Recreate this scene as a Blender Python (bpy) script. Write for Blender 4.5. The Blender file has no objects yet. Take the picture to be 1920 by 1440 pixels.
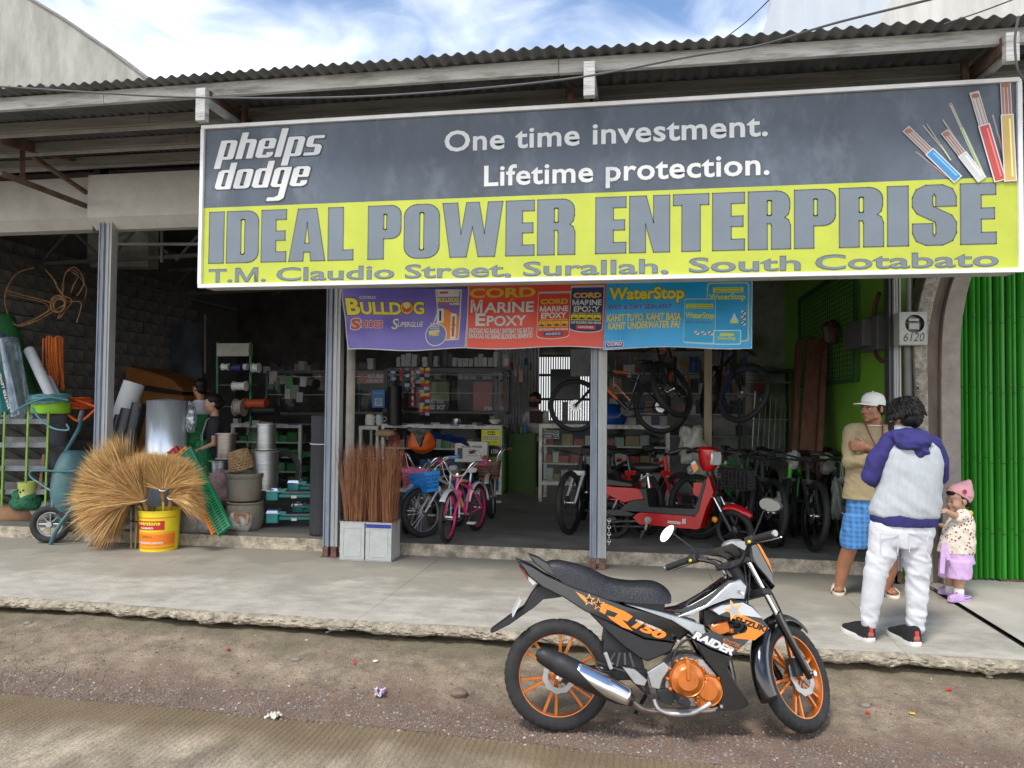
import bpy,bmesh,math,random
import numpy as np
from mathutils import Vector,Matrix,noise
from mathutils.geometry import tessellate_polygon
R=math.radians
PI=math.pi
random.seed(7)
SC=bpy.context.scene
COL=SC.collection
# - camera
CY,CP,CR,CF=0.1707,0.0300,0.0094,1406.4
CAM=Vector((0,0,1.5))
_f=Vector((-math.sin(CY)*math.cos(CP),math.cos(CY)*math.cos(CP),math.sin(CP)))
_r0=Vector((math.cos(CY),math.sin(CY),0));_u0=_r0.cross(_f)
_r=_r0*math.cos(CR)+_u0*math.sin(CR);_u=-_r0*math.sin(CR)+_u0*math.cos(CR)
cd=bpy.data.cameras.new('camera');cam=bpy.data.objects.new('camera',cd);COL.objects.link(cam)
cam.matrix_world=Matrix(((_r.x,_u.x,-_f.x,CAM.x),(_r.y,_u.y,-_f.y,CAM.y),(_r.z,_u.z,-_f.z,CAM.z),(0,0,0,1)))
cd.sensor_width=36;cd.lens=36*CF/1920;cd.clip_start=0.05;cd.clip_end=3000
SC.camera=cam
# - sky, sun, exposure
SUN_EL,SUN_AZ=R(58),R(200)
w=bpy.data.worlds.new('World');SC.world=w;w.use_nodes=True
nt=w.node_tree;N=nt.nodes;L=nt.links;N.clear()
sky=N.new('ShaderNodeTexSky');sky.sky_type='NISHITA';sky.sun_disc=False
sky.sun_elevation=SUN_EL;sky.sun_rotation=SUN_AZ
sky.air_density=1.0;sky.dust_density=0.5;sky.ozone_density=3.0
tc=N.new('ShaderNodeTexCoord');mp=N.new('ShaderNodeMapping');mp.inputs['Scale'].default_value=(1.1,1.1,2.6)
mp.inputs['Location'].default_value=(0.15,0.2,0.1)
nz=N.new('ShaderNodeTexNoise');nz.inputs['Scale'].default_value=1.9;nz.inputs['Detail'].default_value=9;nz.inputs['Roughness'].default_value=.55
nz.inputs['Distortion'].default_value=.35
rp=N.new('ShaderNodeValToRGB');rp.color_ramp.elements[0].position=.50;rp.color_ramp.elements[1].position=.78
rp.color_ramp.elements[0].color=(.0,.0,.0,1)
mx=N.new('ShaderNodeMixRGB');mx.inputs[2].default_value=(10.6,10.6,10.5,1)
bg=N.new('ShaderNodeBackground');bg.inputs[1].default_value=0.10
wo=N.new('ShaderNodeOutputWorld')
L.new(tc.outputs['Generated'],mp.inputs[0]);L.new(mp.outputs[0],nz.inputs['Vector']);L.new(nz.outputs[0],rp.inputs[0])
sp=N.new('ShaderNodeSeparateXYZ');mr=N.new('ShaderNodeMapRange');mr.interpolation_type='SMOOTHSTEP';mr.inputs[1].default_value=.50;mr.inputs[2].default_value=.27
n2=N.new('ShaderNodeTexNoise');n2.inputs['Scale'].default_value=5;n2.inputs['Detail'].default_value=8;n2.inputs['Distortion'].default_value=.6
ad=N.new('ShaderNodeMath');ad.operation='MULTIPLY_ADD';ad.inputs[1].default_value=.28;L.new(mp.outputs[0],n2.inputs['Vector']);L.new(n2.outputs[0],ad.inputs[0]);L.new(tc.outputs['Generated'],sp.inputs[0]);L.new(sp.outputs['Z'],ad.inputs[2])
a2=N.new('ShaderNodeMath');a2.operation='ADD';a2.inputs[1].default_value=-.14;L.new(ad.outputs[0],a2.inputs[0]);L.new(a2.outputs[0],mr.inputs[0])
mm_=N.new('ShaderNodeMath');mm_.operation='MAXIMUM';L.new(mr.outputs[0],mm_.inputs[0]);L.new(rp.outputs[0],mm_.inputs[1])
L.new(mm_.outputs[0],mx.inputs[0]);L.new(sky.outputs[0],mx.inputs[1]);L.new(mx.outputs[0],bg.inputs[0]);L.new(bg.outputs[0],wo.inputs[0])
sd=bpy.data.lights.new('sun','SUN');sd.energy=1.35;sd.angle=R(12);sd.color=(1,.94,.84)
sun=bpy.data.objects.new('sun',sd);COL.objects.link(sun)
_d=Vector((math.sin(SUN_AZ)*math.cos(SUN_EL),math.cos(SUN_AZ)*math.cos(SUN_EL),math.sin(SUN_EL)))
sun.rotation_euler=_d.to_track_quat('Z','Y').to_euler()
SC.view_settings.view_transform='Standard';SC.view_settings.look='None'
SC.view_settings.gamma=1;SC.view_settings.use_curve_mapping=False;SC.view_settings.exposure=1.2
SC.cycles.use_denoising=True
SC.cycles.max_bounces=8;SC.cycles.diffuse_bounces=5;SC.cycles.glossy_bounces=4;SC.cycles.transparent_max_bounces=12
SC.cycles.caustics_reflective=False;SC.cycles.caustics_refractive=False
# - layout helper: a pixel of the photo at a known wall, depth or floor height
def W(u,v,X=None,Y=None,Z=None):
 d=_r*((u-960)/CF)-_u*((v-720)/CF)+_f
 t=X/d.x if X is not None else Y/d.y if Y is not None else(Z-1.5)/d.z
 return CAM+d*t
def srgb(h):
 if not isinstance(h,str):return tuple(h)[:3]
 h=h.lstrip('#');c=[int(h[i:i+2],16)/255 for i in(0,2,4)]
 return tuple(x/12.92 if x<.04045 else((x+.055)/1.055)**2.4 for x in c)
# - materials
_mats={}
def mat(name,col,rough=.6,metal=0,var=.12,vs=6,bump=0,bs=60,col2=None,dirt=0,ds=2.2,dcol=(.08,.065,.05),coat=0,alpha=1,trans=0,stretch=(1,1,1),emis=None,spec=.5,speck=0,ss=160,sc_=(.5,.45,.4)):
 if name in _mats:return _mats[name]
 m=bpy.data.materials.new(name);m.use_nodes=True;t=m.node_tree;n=t.nodes;l=t.links
 b=n['Principled BSDF'];c=srgb(col)
 b.inputs['Roughness'].default_value=rough;b.inputs['Metallic'].default_value=metal
 b.inputs['Coat Weight'].default_value=coat;b.inputs['Alpha'].default_value=alpha
 b.inputs['Transmission Weight'].default_value=trans;b.inputs['Specular IOR Level'].default_value=spec
 tcn=n.new('ShaderNodeTexCoord');mpn=n.new('ShaderNodeMapping');mpn.inputs['Scale'].default_value=stretch
 l.new(tcn.outputs['Object'],mpn.inputs[0])
 c2=srgb(col2)if col2 else tuple(x*(1-var*2)for x in c)
 c1=c if col2 else tuple(min(1,x*(1+var))for x in c)
 nn=n.new('ShaderNodeTexNoise');nn.inputs['Scale'].default_value=vs;nn.inputs['Detail'].default_value=6;nn.inputs['Roughness'].default_value=.65
 l.new(mpn.outputs[0],nn.inputs['Vector'])
 r=n.new('ShaderNodeValToRGB');r.color_ramp.elements[0].position=.33;r.color_ramp.elements[1].position=.68
 r.color_ramp.elements[0].color=(*c2,1);r.color_ramp.elements[1].color=(*c1,1)
 l.new(nn.outputs[0],r.inputs[0]);out=r.outputs[0]
 if dirt:
  d2=n.new('ShaderNodeTexNoise');d2.inputs['Scale'].default_value=ds;d2.inputs['Detail'].default_value=8;d2.inputs['Roughness'].default_value=.7
  l.new(mpn.outputs[0],d2.inputs['Vector'])
  r2=n.new('ShaderNodeValToRGB');r2.color_ramp.elements[0].position=.5;r2.color_ramp.elements[1].position=.72
  r2.color_ramp.elements[1].color=(dirt,dirt,dirt,1)
  l.new(d2.outputs[0],r2.inputs[0]);mm=n.new('ShaderNodeMixRGB');mm.inputs[2].default_value=(*srgb(dcol),1)
  l.new(r2.outputs[0],mm.inputs[0]);l.new(out,mm.inputs[1]);out=mm.outputs[0]
 if speck:
  vv=n.new('ShaderNodeTexVoronoi');vv.inputs['Scale'].default_value=ss;l.new(mpn.outputs[0],vv.inputs[0]);v2=n.new('ShaderNodeSeparateColor');l.new(vv.outputs['Color'],v2.inputs[0])
  v3=n.new('ShaderNodeMapRange');v3.inputs[1].default_value=.0;v3.inputs[2].default_value=1;v3.inputs[3].default_value=1-speck;v3.inputs[4].default_value=1+speck;l.new(v2.outputs[0],v3.inputs[0])
  vm=n.new('ShaderNodeVectorMath');vm.operation='SCALE';l.new(out,vm.inputs[0]);l.new(v3.outputs[0],vm.inputs['Scale']);out=vm.outputs[0]
 m['src']=1;l.new(out,b.inputs['Base Color'])
 rr=n.new('ShaderNodeMapRange');rr.inputs[3].default_value=max(.02,rough-.1);rr.inputs[4].default_value=min(1,rough+.12)
 l.new(nn.outputs[0],rr.inputs[0]);l.new(rr.outputs[0],b.inputs['Roughness'])
 if bump:
  bn=n.new('ShaderNodeTexNoise');bn.inputs['Scale'].default_value=bs;bn.inputs['Detail'].default_value=5
  l.new(mpn.outputs[0],bn.inputs['Vector']);bb=n.new('ShaderNodeBump');bb.inputs['Strength'].default_value=bump;bb.inputs['Distance'].default_value=.02
  l.new(bn.outputs[0],bb.inputs['Height']);l.new(bb.outputs[0],b.inputs['Normal'])
 if emis:
  b.inputs['Emission Color'].default_value=(*srgb(col),1);b.inputs['Emission Strength'].default_value=emis
 _mats[name]=m
 return m
def glass(name='clear glass',tint=(.9,.95,.95),a=.22,rough=.05,dfm=.35):
 if name in _mats:return _mats[name]
 m=bpy.data.materials.new(name);m.use_nodes=True;t=m.node_tree;n=t.nodes;l=t.links;n.clear()
 tr=n.new('ShaderNodeBsdfTransparent');tr.inputs[0].default_value=(*tint,1)
 gl=n.new('ShaderNodeBsdfGlossy');gl.inputs['Roughness'].default_value=rough
 df=n.new('ShaderNodeBsdfDiffuse');df.inputs[0].default_value=(*tint,1)
 m1=n.new('ShaderNodeMixShader');m1.inputs[0].default_value=dfm;l.new(gl.outputs[0],m1.inputs[1]);l.new(df.outputs[0],m1.inputs[2])
 fr=n.new('ShaderNodeFresnel');ma=n.new('ShaderNodeMath');ma.operation='ADD';ma.inputs[1].default_value=a
 tn=n.new('ShaderNodeTexNoise');tn.inputs['Scale'].default_value=9;mu=n.new('ShaderNodeMath');mu.operation='MULTIPLY'
 l.new(fr.outputs[0],ma.inputs[0]);l.new(ma.outputs[0],mu.inputs[0]);l.new(tn.outputs[0],mu.inputs[1])
 m2=n.new('ShaderNodeMixShader');l.new(mu.outputs[0],m2.inputs[0]);l.new(tr.outputs[0],m2.inputs[1]);l.new(m1.outputs[0],m2.inputs[2])
 o=n.new('ShaderNodeOutputMaterial');l.new(m2.outputs[0],o.inputs[0]);_mats[name]=m
 return m
# - mesh builder
class MB:
 def __init__(s):s.v=[];s.f=[];s.m=[];s.cur=0;s.xf=None
 def add(s,vs,fs):
  o=len(s.v)
  if s.xf is not None:vs=[s.xf@Vector(p)for p in vs]
  s.v.extend([tuple(p)for p in vs]);s.f.extend([tuple(i+o for i in q)for q in fs]);s.m.extend([s.cur]*len(fs));return s
 def box(s,c,d,rot=None,taper=1):
  x,y,z=d[0]/2,d[1]/2,d[2]/2;k=taper
  vs=[(-x,-y,-z),(x,-y,-z),(x,y,-z),(-x,y,-z),(-x*k,-y*k,z),(x*k,-y*k,z),(x*k,y*k,z),(-x*k,y*k,z)]
  M=rot.to_matrix()if isinstance(rot,(Vector,))else rot
  if isinstance(rot,(int,float)):M=Matrix.Rotation(rot,3,'Z')
  elif isinstance(rot,tuple):M=Matrix.Rotation(rot[2],3,'Z')@Matrix.Rotation(rot[1],3,'Y')@Matrix.Rotation(rot[0],3,'X')
  vs=[(M@Vector(p)if rot is not None else Vector(p))+Vector(c)for p in vs]
  return s.add(vs,[(0,3,2,1),(4,5,6,7),(0,1,5,4),(1,2,6,5),(2,3,7,6),(3,0,4,7)])
 def bar(s,a,b,wd,h,up=(0,0,1)):
  a=Vector(a);b=Vector(b);d=(b-a).normalized();u=Vector(up)
  if abs(d.dot(u))>.95:u=Vector((0,1,0))
  x=d.cross(u).normalized();u=x.cross(d)
  vs=[p+x*(i*wd/2)+u*(j*h/2)for p in(a,b)for i,j in((-1,-1),(1,-1),(1,1),(-1,1))]
  return s.add(vs,[(3,2,1,0),(4,5,6,7),(0,1,5,4),(1,2,6,5),(2,3,7,6),(3,0,4,7)])
 def tube(s,pts,r,n=8,cap=True,closed=False,flat=1,up=None):
  pts=[Vector(p)for p in pts];k=len(pts);rs=r if isinstance(r,(list,tuple))else[r]*k
  vs=[];pu=None
  for i,p in enumerate(pts):
   a=pts[(i-1)%k]if(i or closed)else p;b=pts[(i+1)%k]if(i<k-1 or closed)else p
   d=(b-a);d=d.normalized()if d.length>1e-9 else Vector((0,0,1))
   if pu is None:
    g=Vector(up)if up else(Vector((0,0,1))if abs(d.z)<.9 else Vector((0,1,0)))
    pu=(g-d*g.dot(d)).normalized()
   else:
    pu=pu-d*pu.dot(d);pu=pu.normalized()if pu.length>1e-6 else Vector((1,0,0))
   x=d.cross(pu)
   for j in range(n):
    t=2*PI*j/n;vs.append(p+(x*math.cos(t)+pu*math.sin(t)*flat)*rs[i])
  fs=[]
  for i in range(k if closed else k-1):
   i2=(i+1)%k
   for j in range(n):j2=(j+1)%n;fs.append((i*n+j,i*n+j2,i2*n+j2,i2*n+j))
  if cap and not closed:fs.append(tuple(range(n-1,-1,-1)));fs.append(tuple((k-1)*n+j for j in range(n)))
  return s.add(vs,fs)
 def lathe(s,prof,c=(0,0,0),axis='Z',n=24,cap=True,arc=None):
  full=arc is None;a0,a1=arc or(0,2*PI);m=n if full else n+1;vs=[]
  for r,h in prof:
   for j in range(m):
    t=a0+(a1-a0)*j/n;x,y=r*math.cos(t),r*math.sin(t)
    vs.append({'Z':(x,y,h),'Y':(x,h,y),'X':(h,x,y)}[axis])
  if isinstance(c,Matrix):vs=[c@Vector(p)for p in vs]
  else:vs=[Vector(p)+Vector(c)for p in vs]
  fs=[]
  for i in range(len(prof)-1):
   for j in range(n):j2=(j+1)%m;fs.append((i*m+j,i*m+j2,(i+1)*m+j2,(i+1)*m+j))
  if cap and full:
   if prof[0][0]>1e-4:fs.append(tuple(range(m-1,-1,-1)))
   if prof[-1][0]>1e-4:fs.append(tuple((len(prof)-1)*m+j for j in range(m)))
  return s.add(vs,fs)
 def torus(s,c,R_,r,axis='Z',n=32,k=8,sc=1,arc=None):
  prof=[(R_+r*math.cos(2*PI*i/k),r*sc*math.sin(2*PI*i/k))for i in range(k+1)]
  return s.lathe(prof,c,axis,n,False,arc)
 def ell(s,c,r,n=10,k=7,rot=None):
  r=(r,r,r)if isinstance(r,(int,float))else r;vs=[(0,0,-r[2])];
  for i in range(1,k):
   t=-PI/2+PI*i/k
   for j in range(n):a=2*PI*j/n;vs.append((r[0]*math.cos(t)*math.cos(a),r[1]*math.cos(t)*math.sin(a),r[2]*math.sin(t)))
  vs.append((0,0,r[2]));fs=[]
  for j in range(n):fs.append((0,1+(j+1)%n,1+j));
  for i in range(k-2):
   for j in range(n):j2=(j+1)%n;a=1+i*n;fs.append((a+j,a+j2,a+n+j2,a+n+j))
  a=1+(k-2)*n
  for j in range(n):fs.append((a+j,a+(j+1)%n,len(vs)-1))
  if rot is not None:vs=[rot@Vector(p)for p in vs]
  return s.add([Vector(p)+Vector(c)for p in vs],fs)
 def loft(s,secs,n=16,cap=True):
  vs=[]
  for q in secs:
   c,rx,ry=Vector(q[0]),q[1],q[2];a0=q[3]if len(q)>3 else 0
   for j in range(n):
    t=2*PI*j/n;x,y=rx*math.cos(t),ry*math.sin(t)
    vs.append(c+Vector((x*math.cos(a0)-y*math.sin(a0),x*math.sin(a0)+y*math.cos(a0),0)))
  fs=[]
  for i in range(len(secs)-1):
   for j in range(n):j2=(j+1)%n;fs.append((i*n+j,i*n+j2,(i+1)*n+j2,(i+1)*n+j))
  if cap:fs.append(tuple(range(n-1,-1,-1)));fs.append(tuple((len(secs)-1)*n+j for j in range(n)))
  return s.add(vs,fs)
 def prism(s,poly,y0,y1,pl='XZ',inset=0):
  n=len(poly);cx=sum(p[0]for p in poly)/n;cz=sum(p[1]for p in poly)/n
  def P(a,b,y):return{'XZ':(a,y,b),'XY':(a,b,y),'YZ':(y,a,b)}[pl]
  vs=[]
  ys=[(y0,1),(y1,1)]
  if inset:ys=[(y0,1-inset),(y0+(y1-y0)*.25,1),(y1-(y1-y0)*.25,1),(y1,1-inset)]
  for y,k in ys:vs+=[P(cx+(p[0]-cx)*k,cz+(p[1]-cz)*k,y)for p in poly]
  tri=tessellate_polygon([[Vector((p[0],p[1],0))for p in poly]])
  m=len(ys)-1;fs=[tuple(t)for t in tri]+[tuple(m*n+i for i in reversed(t))for t in tri]
  for q in range(m):
   for i in range(n):j=(i+1)%n;fs.append((q*n+i,q*n+j,(q+1)*n+j,(q+1)*n+i))
  return s.add(vs,fs)
 def flat(s,loops,f):
  pts=[p for lp in loops for p in lp];tri=tessellate_polygon([[Vector((p[0],p[1],0))for p in lp]for lp in loops])
  return s.add([f(*p)for p in pts],[tuple(t)for t in tri])
 def quad(s,a,b,c,d):return s.add([a,b,c,d],[(0,1,2,3)])
 def grid(s,fn,nu,nv,closed_u=False):
  vs=[fn(i/nu,j/nv)for j in range(nv+1)for i in range(nu+1)];k=nu+1
  return s.add(vs,[(j*k+i,j*k+i+1,(j+1)*k+i+1,(j+1)*k+i)for j in range(nv)for i in range(nu)])
 def mesh(s,name,mats):
  me=bpy.data.meshes.new(name);me.from_pydata(s.v,[],s.f)
  for q in(mats if isinstance(mats,(list,tuple))else[mats]):me.materials.append(q)
  if any(s.m):me.polygons.foreach_set('material_index',s.m)
  return me
 def build(s,name,mats,parent=None,smooth=True,**kw):
  off=wloc(parent)if parent is not None else Vector()
  if off.length>0:s.v=[(p[0]-off.x,p[1]-off.y,p[2]-off.z)for p in s.v]
  me=s.mesh(name,mats);return link(name,me,parent,smooth,**kw)
def wloc(o):
 v=Vector()
 while o is not None:v+=o.location;o=o.parent
 return v
def fixn(me):
 bm=bmesh.new();bm.from_mesh(me);bmesh.ops.recalc_face_normals(bm,faces=bm.faces);bm.to_mesh(me);bm.free()
def link(name,me,parent=None,smooth=True,ang=38,fix=True,bevel=0,**kw):
 if fix:fixn(me)
 o=bpy.data.objects.new(name,me);COL.objects.link(o)
 if parent is not None:o.parent=parent
 if smooth:
  me.polygons.foreach_set('use_smooth',[True]*len(me.polygons))
  try:me.set_sharp_from_angle(angle=R(ang))
  except Exception:pass
 if bevel:
  m=o.modifiers.new('bevel','BEVEL');m.width=bevel;m.segments=2;m.limit_method='ANGLE';m.angle_limit=R(40)
 for k,v in kw.items():o[k]=v
 return o
def tag(o,label=None,cat=None,group=None,kind=None):
 for k,v in(('label',label),('category',cat),('group',group),('kind',kind)):
  if v:o[k]=v
 return o
def thing(name,label,cat,loc=(0,0,0),rz=0,group=None):
 o=bpy.data.objects.new(name,None);COL.objects.link(o);o.location=loc;o.rotation_euler=(0,0,rz);o.empty_display_size=.1
 return tag(o,label,cat,group)
def kids(o):return[c for c in bpy.data.objects if c.parent==o]
def dup(o,parent=None,label=None):
 c=o.copy();COL.objects.link(c);c.parent=parent
 if label:c['label']=label
 for ch in kids(o):dup(ch,c)
 return c
def place(o,loc,rz=0,rx=0,ry=0,s=1):
 o.location=loc;o.rotation_euler=(rx,ry,rz);o.scale=(s,s,s);return o
def arc(cx,cy,r,a0,a1,n):return[(cx+r*math.cos(a0+(a1-a0)*i/n),cy+r*math.sin(a0+(a1-a0)*i/n))for i in range(n+1)]
def rrect(x0,y0,x1,y1,r,n=5):
 rs=r if isinstance(r,(list,tuple))else[r]*4
 o=[]
 for(cx,cy,a),q in zip(((x0+rs[0],y0+rs[0],PI),(x1-rs[1],y0+rs[1],1.5*PI),(x1-rs[2],y1-rs[2],0),(x0+rs[3],y1-rs[3],.5*PI)),rs):
  o+=arc(cx,cy,q,a,a+PI/2,n)if q>1e-5 else[(cx,cy)]
 return o
def crv(pts,n=6,closed=False):
 P=[Vector(p)for p in pts];k=len(P);o=[]
 for i in range(k if closed else k-1):
  a,b,c,d=(P[(i-1)%k]if(i or closed)else P[0]),P[i],P[(i+1)%k],(P[(i+2)%k]if(i<k-2 or closed)else P[-1])
  for j in range(n):
   t=j/n;o.append(.5*((2*b)+(c-a)*t+(2*a-5*b+4*c-d)*t*t+(3*b-a-3*c+d)*t**3))
 if not closed:o.append(P[-1])
 return o
# - lettering from Blender's own font
def text_geo(s,bold=0,shear=0,sp=1):
 if 'M' in s and bold>0:s=s.replace('M','\u041c');bold=min(bold,.03)
 c=bpy.data.curves.new('t','FONT');c.body=s;c.offset=bold;c.shear=shear;c.space_character=sp;c.size=1
 c.resolution_u=3
 o=bpy.data.objects.new('t',c);me=bpy.data.meshes.new_from_object(o)
 v=[(p.co.x,p.co.y)for p in me.vertices];f=[tuple(p.vertices)for p in me.polygons]
 bpy.data.objects.remove(o);bpy.data.meshes.remove(me);bpy.data.curves.remove(c);return v,f
def text(mb,s,f,x,y,wd,h,bold=0,shear=0,sp=1,mirror=False,fit=None):
 """puts text into mb; f maps plane (a,b) -> point; box x,y (left, baseline) wd wide; h = height of the text's own box"""
 v,fs=text_geo(s,bold,shear,sp)
 if not v:return
 x0=min(p[0]for p in v);x1=max(p[0]for p in v)
 if fit:y0,y1=fit
 else:y0=min(p[1]for p in v);y1=max(p[1]for p in v)
 q=[]
 for a,b in v:
  a=(a-x0)/(x1-x0);b=(b-y0)/(y1-y0)
  if mirror:a=1-a
  q.append(f(x+a*wd,y+b*h))
 mb.add(q,fs)
def remesh(mb,name,vox,smooth=3,fn=None,mats=None,parent=None,pick=None,it2=0,dec=None):
 me=mb.mesh(name,mats if mats is not None else[])
 fixn(me)
 o=bpy.data.objects.new(name,me);COL.objects.link(o)
 r=o.modifiers.new('r','REMESH');r.mode='VOXEL';r.voxel_size=vox
 if smooth:
  s_=o.modifiers.new('s','SMOOTH');s_.iterations=smooth;s_.factor=.5
 dg=bpy.context.evaluated_depsgraph_get();m2=bpy.data.meshes.new_from_object(o.evaluated_get(dg))
 bpy.data.objects.remove(o);bpy.data.meshes.remove(me)
 if fn:
  co=[v.co.copy()for v in m2.vertices];no=[v.normal.copy()for v in m2.vertices]
  for i,v in enumerate(m2.vertices):v.co=fn(co[i],no[i])
 m2.materials.clear()
 for q in(mats if isinstance(mats,(list,tuple))else[mats]):m2.materials.append(q)
 if pick:m2.polygons.foreach_set('material_index',[pick(p.center)for p in m2.polygons])
 else:m2.polygons.foreach_set('material_index',[0]*len(m2.polygons))
 off=wloc(parent)if parent is not None else Vector()
 if off.length:m2.transform(Matrix.Translation(-off))
 return link(name,m2,parent,True,180,False)
def fbm(p,s,o=3):
 return noise.fractal(Vector(p)*s,1.0,2.0,o)
# = SETTING
def V3(*a):return Vector(a)
ST=dict(kind='structure')
def fl(nm,col,**k):return mat(nm,col,**k)
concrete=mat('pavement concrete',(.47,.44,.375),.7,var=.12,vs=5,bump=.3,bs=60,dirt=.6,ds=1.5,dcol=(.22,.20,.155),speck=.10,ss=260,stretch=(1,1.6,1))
concrete2=mat('neighbour pavement',(.50,.47,.41),.7,var=.08,vs=2.0,bump=.2,bs=50,dirt=.25,ds=1.2,dcol=(.26,.23,.19))
broken=mat('broken concrete edge',(.42,.365,.275),.95,var=.25,vs=18,bump=.9,bs=70,dirt=.6,ds=3,dcol=(.16,.15,.10))
soilm=mat('soil',(.36,.28,.195),.95,var=.2,vs=7,bump=1,bs=130,speck=.3,ss=230,dirt=.75,ds=1.3,dcol=(.15,.105,.08))
roadm=mat('road concrete',(.43,.355,.255),.85,var=.3,vs=3,bump=.6,bs=90,dirt=.92,ds=.9,dcol=(.135,.10,.055),stretch=(1,.6,1),speck=.22,ss=190)
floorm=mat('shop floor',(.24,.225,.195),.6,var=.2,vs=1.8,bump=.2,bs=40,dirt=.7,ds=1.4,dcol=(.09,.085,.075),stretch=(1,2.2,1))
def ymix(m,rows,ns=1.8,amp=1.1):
 """dust and moss on the soil, stains on the pavement, road darker towards its edge: colour by distance from the road, broken up by noise"""
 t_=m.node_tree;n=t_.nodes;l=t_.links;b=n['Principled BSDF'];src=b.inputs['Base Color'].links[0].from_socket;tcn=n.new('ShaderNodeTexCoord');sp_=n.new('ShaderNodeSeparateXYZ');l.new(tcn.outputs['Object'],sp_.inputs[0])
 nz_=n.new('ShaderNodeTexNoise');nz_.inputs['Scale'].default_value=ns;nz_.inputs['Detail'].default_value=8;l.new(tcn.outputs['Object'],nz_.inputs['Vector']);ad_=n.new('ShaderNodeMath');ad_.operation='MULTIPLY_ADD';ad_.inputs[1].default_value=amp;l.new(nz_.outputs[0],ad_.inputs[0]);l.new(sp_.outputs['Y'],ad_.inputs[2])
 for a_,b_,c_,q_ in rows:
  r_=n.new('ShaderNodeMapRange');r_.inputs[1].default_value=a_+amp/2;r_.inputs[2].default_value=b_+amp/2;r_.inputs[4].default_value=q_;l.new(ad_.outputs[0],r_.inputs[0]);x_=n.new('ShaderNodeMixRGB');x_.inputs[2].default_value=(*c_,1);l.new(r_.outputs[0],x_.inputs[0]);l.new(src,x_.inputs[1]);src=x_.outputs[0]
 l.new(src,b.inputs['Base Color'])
ymix(soilm,((4.40,4.12,(.23,.15,.105),.7),(4.72,4.98,(.155,.145,.08),.6)))
ymix(roadm,((3.25,3.62,(.16,.112,.055),.85),(3.0,2.6,(.50,.45,.38),.4)),1.3,1.0)
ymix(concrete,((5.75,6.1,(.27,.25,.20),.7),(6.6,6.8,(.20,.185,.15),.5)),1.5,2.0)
g=MB();g.box((0,60,-.36),(900,900,.1));g.build('ground',mat('distant ground',(.16,.15,.12),.9),None,False,**ST)
rng=np.random.default_rng(3)
# road edge line (worn), soil between road and pavement
def road_y(x):return 3.86-.055*(x+1.3)*(1 if x>-1.3 else .25)+.015*noise.noise(Vector((x*2.1,3,0)))
def edge_y(x):return 4.985+.035*noise.noise(Vector((x*1.3,0,0)))+.022*noise.noise(Vector((x*5,1,0)))+(0.05 if x<-3 else 0)*min(1,(-3-x))
def soil_z(x,y):
 t=max(0,min(1,(y-3.8)/1.25))
 z=-.205+.10*t**1.6+.02*noise.noise(Vector((x*.9,y*1.4,0)))-.018*math.exp(-((y-4.25)/.22)**2)
 z+=.012*noise.noise(Vector((x*5,y*6,3)))+.006*noise.noise(Vector((x*17,y*19,5)))+.003*noise.noise(Vector((x*60,y*60,5)))
 return z if y>road_y(x)-.03 else-.235
g=MB();g.grid(lambda a,b:(-9+15*a,3.45+1.85*b,soil_z(-9+15*a,3.45+1.85*b)),900,115);g.build('soil_verge',soilm,None,True,ang=180,fix=False,**ST)
_gj=[0]*2000
def road_z(x,y):
 q=x*1.0+.02*noise.noise(Vector((y*2,x*3,0)))
 gr=math.sin(q*2*PI/.034+2.5*noise.noise(Vector((x*3,y*.6,2))));m=max(0,.55+.9*noise.noise(Vector((x*.8,y*1.2,8))))
 return-.198-.007*max(0,gr)**2*m+.004*noise.noise(Vector((x*2,y*2,1)))-(.03 if y>road_y(x)-.012 else 0)
g=MB();g.grid(lambda a,b:(lambda x:(x,1.2+(road_y(x)-1.2)*(1-(1-b)**1.5),road_z(x,1.2+(road_y(x)-1.2)*(1-(1-b)**1.5))))(-4.2+6.2*a),1100,60)
g.build('road',roadm,None,True,ang=180,fix=False,**ST)
g=MB();g.grid(lambda a,b:(-60+120*a,-12+13.25*b,-.21),2,2);g.build('road_far_side',roadm,None,False,**ST)
# pavement: panels with joints, broken front edge
pav=tag(bpy.data.objects.new('pavement',None),kind='structure');COL.objects.link(pav)
def panel(x0,x1,front,y0,y1,m,z=0,nm='paving_panel'):
 nx=max(4,int((x1-x0)/.022));g=MB()
 if not front:
  g.box(((x0+x1)/2,(y0+y1)/2,z-.06),(x1-x0,y1-y0,.12));o=g.build(nm,[m],pav,False,bevel=.004);return o
 g.cur=0
 def row(j):
  vs=[]
  for i in range(nx+1):
   x=x0+(x1-x0)*i/nx;e=edge_y(x);h=.07+.016*noise.noise(Vector((x*2.2,7,0)))+.022*noise.noise(Vector((x*7,9,0)))
   nn=lambda s,k:noise.noise(Vector((x*s,k*3.3+j,k)))
   if j==0:p=(x,y1,z)
   elif j==1:p=(x,e+.3,z+.0008*nn(4,1))
   elif j==2:p=(x,e+.05,z+.0015*nn(9,1))
   elif j==3:p=(x,e+.012*nn(30,2)+.006,z-.006-.008*abs(nn(25,2)))
   elif j<11:
    t=(j-3)/8;p=(x,e-.016*math.sin(t*3)+.022*nn(22,3)+.012*nn(60,3)+.05*max(0,t-.7),z-.006-h*t+.006*nn(40,4))
   else:p=(x,e+(.09 if j==11 else .5),z-h-(.0 if j==11 else-.01))
   vs.append(p)
  return vs
 rows=[row(j)for j in range(13)];k=nx+1
 g.add([p for r_ in rows for p in r_],[(j*k+i,j*k+i+1,(j+1)*k+i+1,(j+1)*k+i)for j in range(12)for i in range(nx)])
 g.m=[0 if(q//nx)<2 else 1 for q in range(len(g.f))]
 g.build(nm,[m,broken],pav,True,ang=50,fix=False)
XJ=W(1745,1105,Z=0).x
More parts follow.
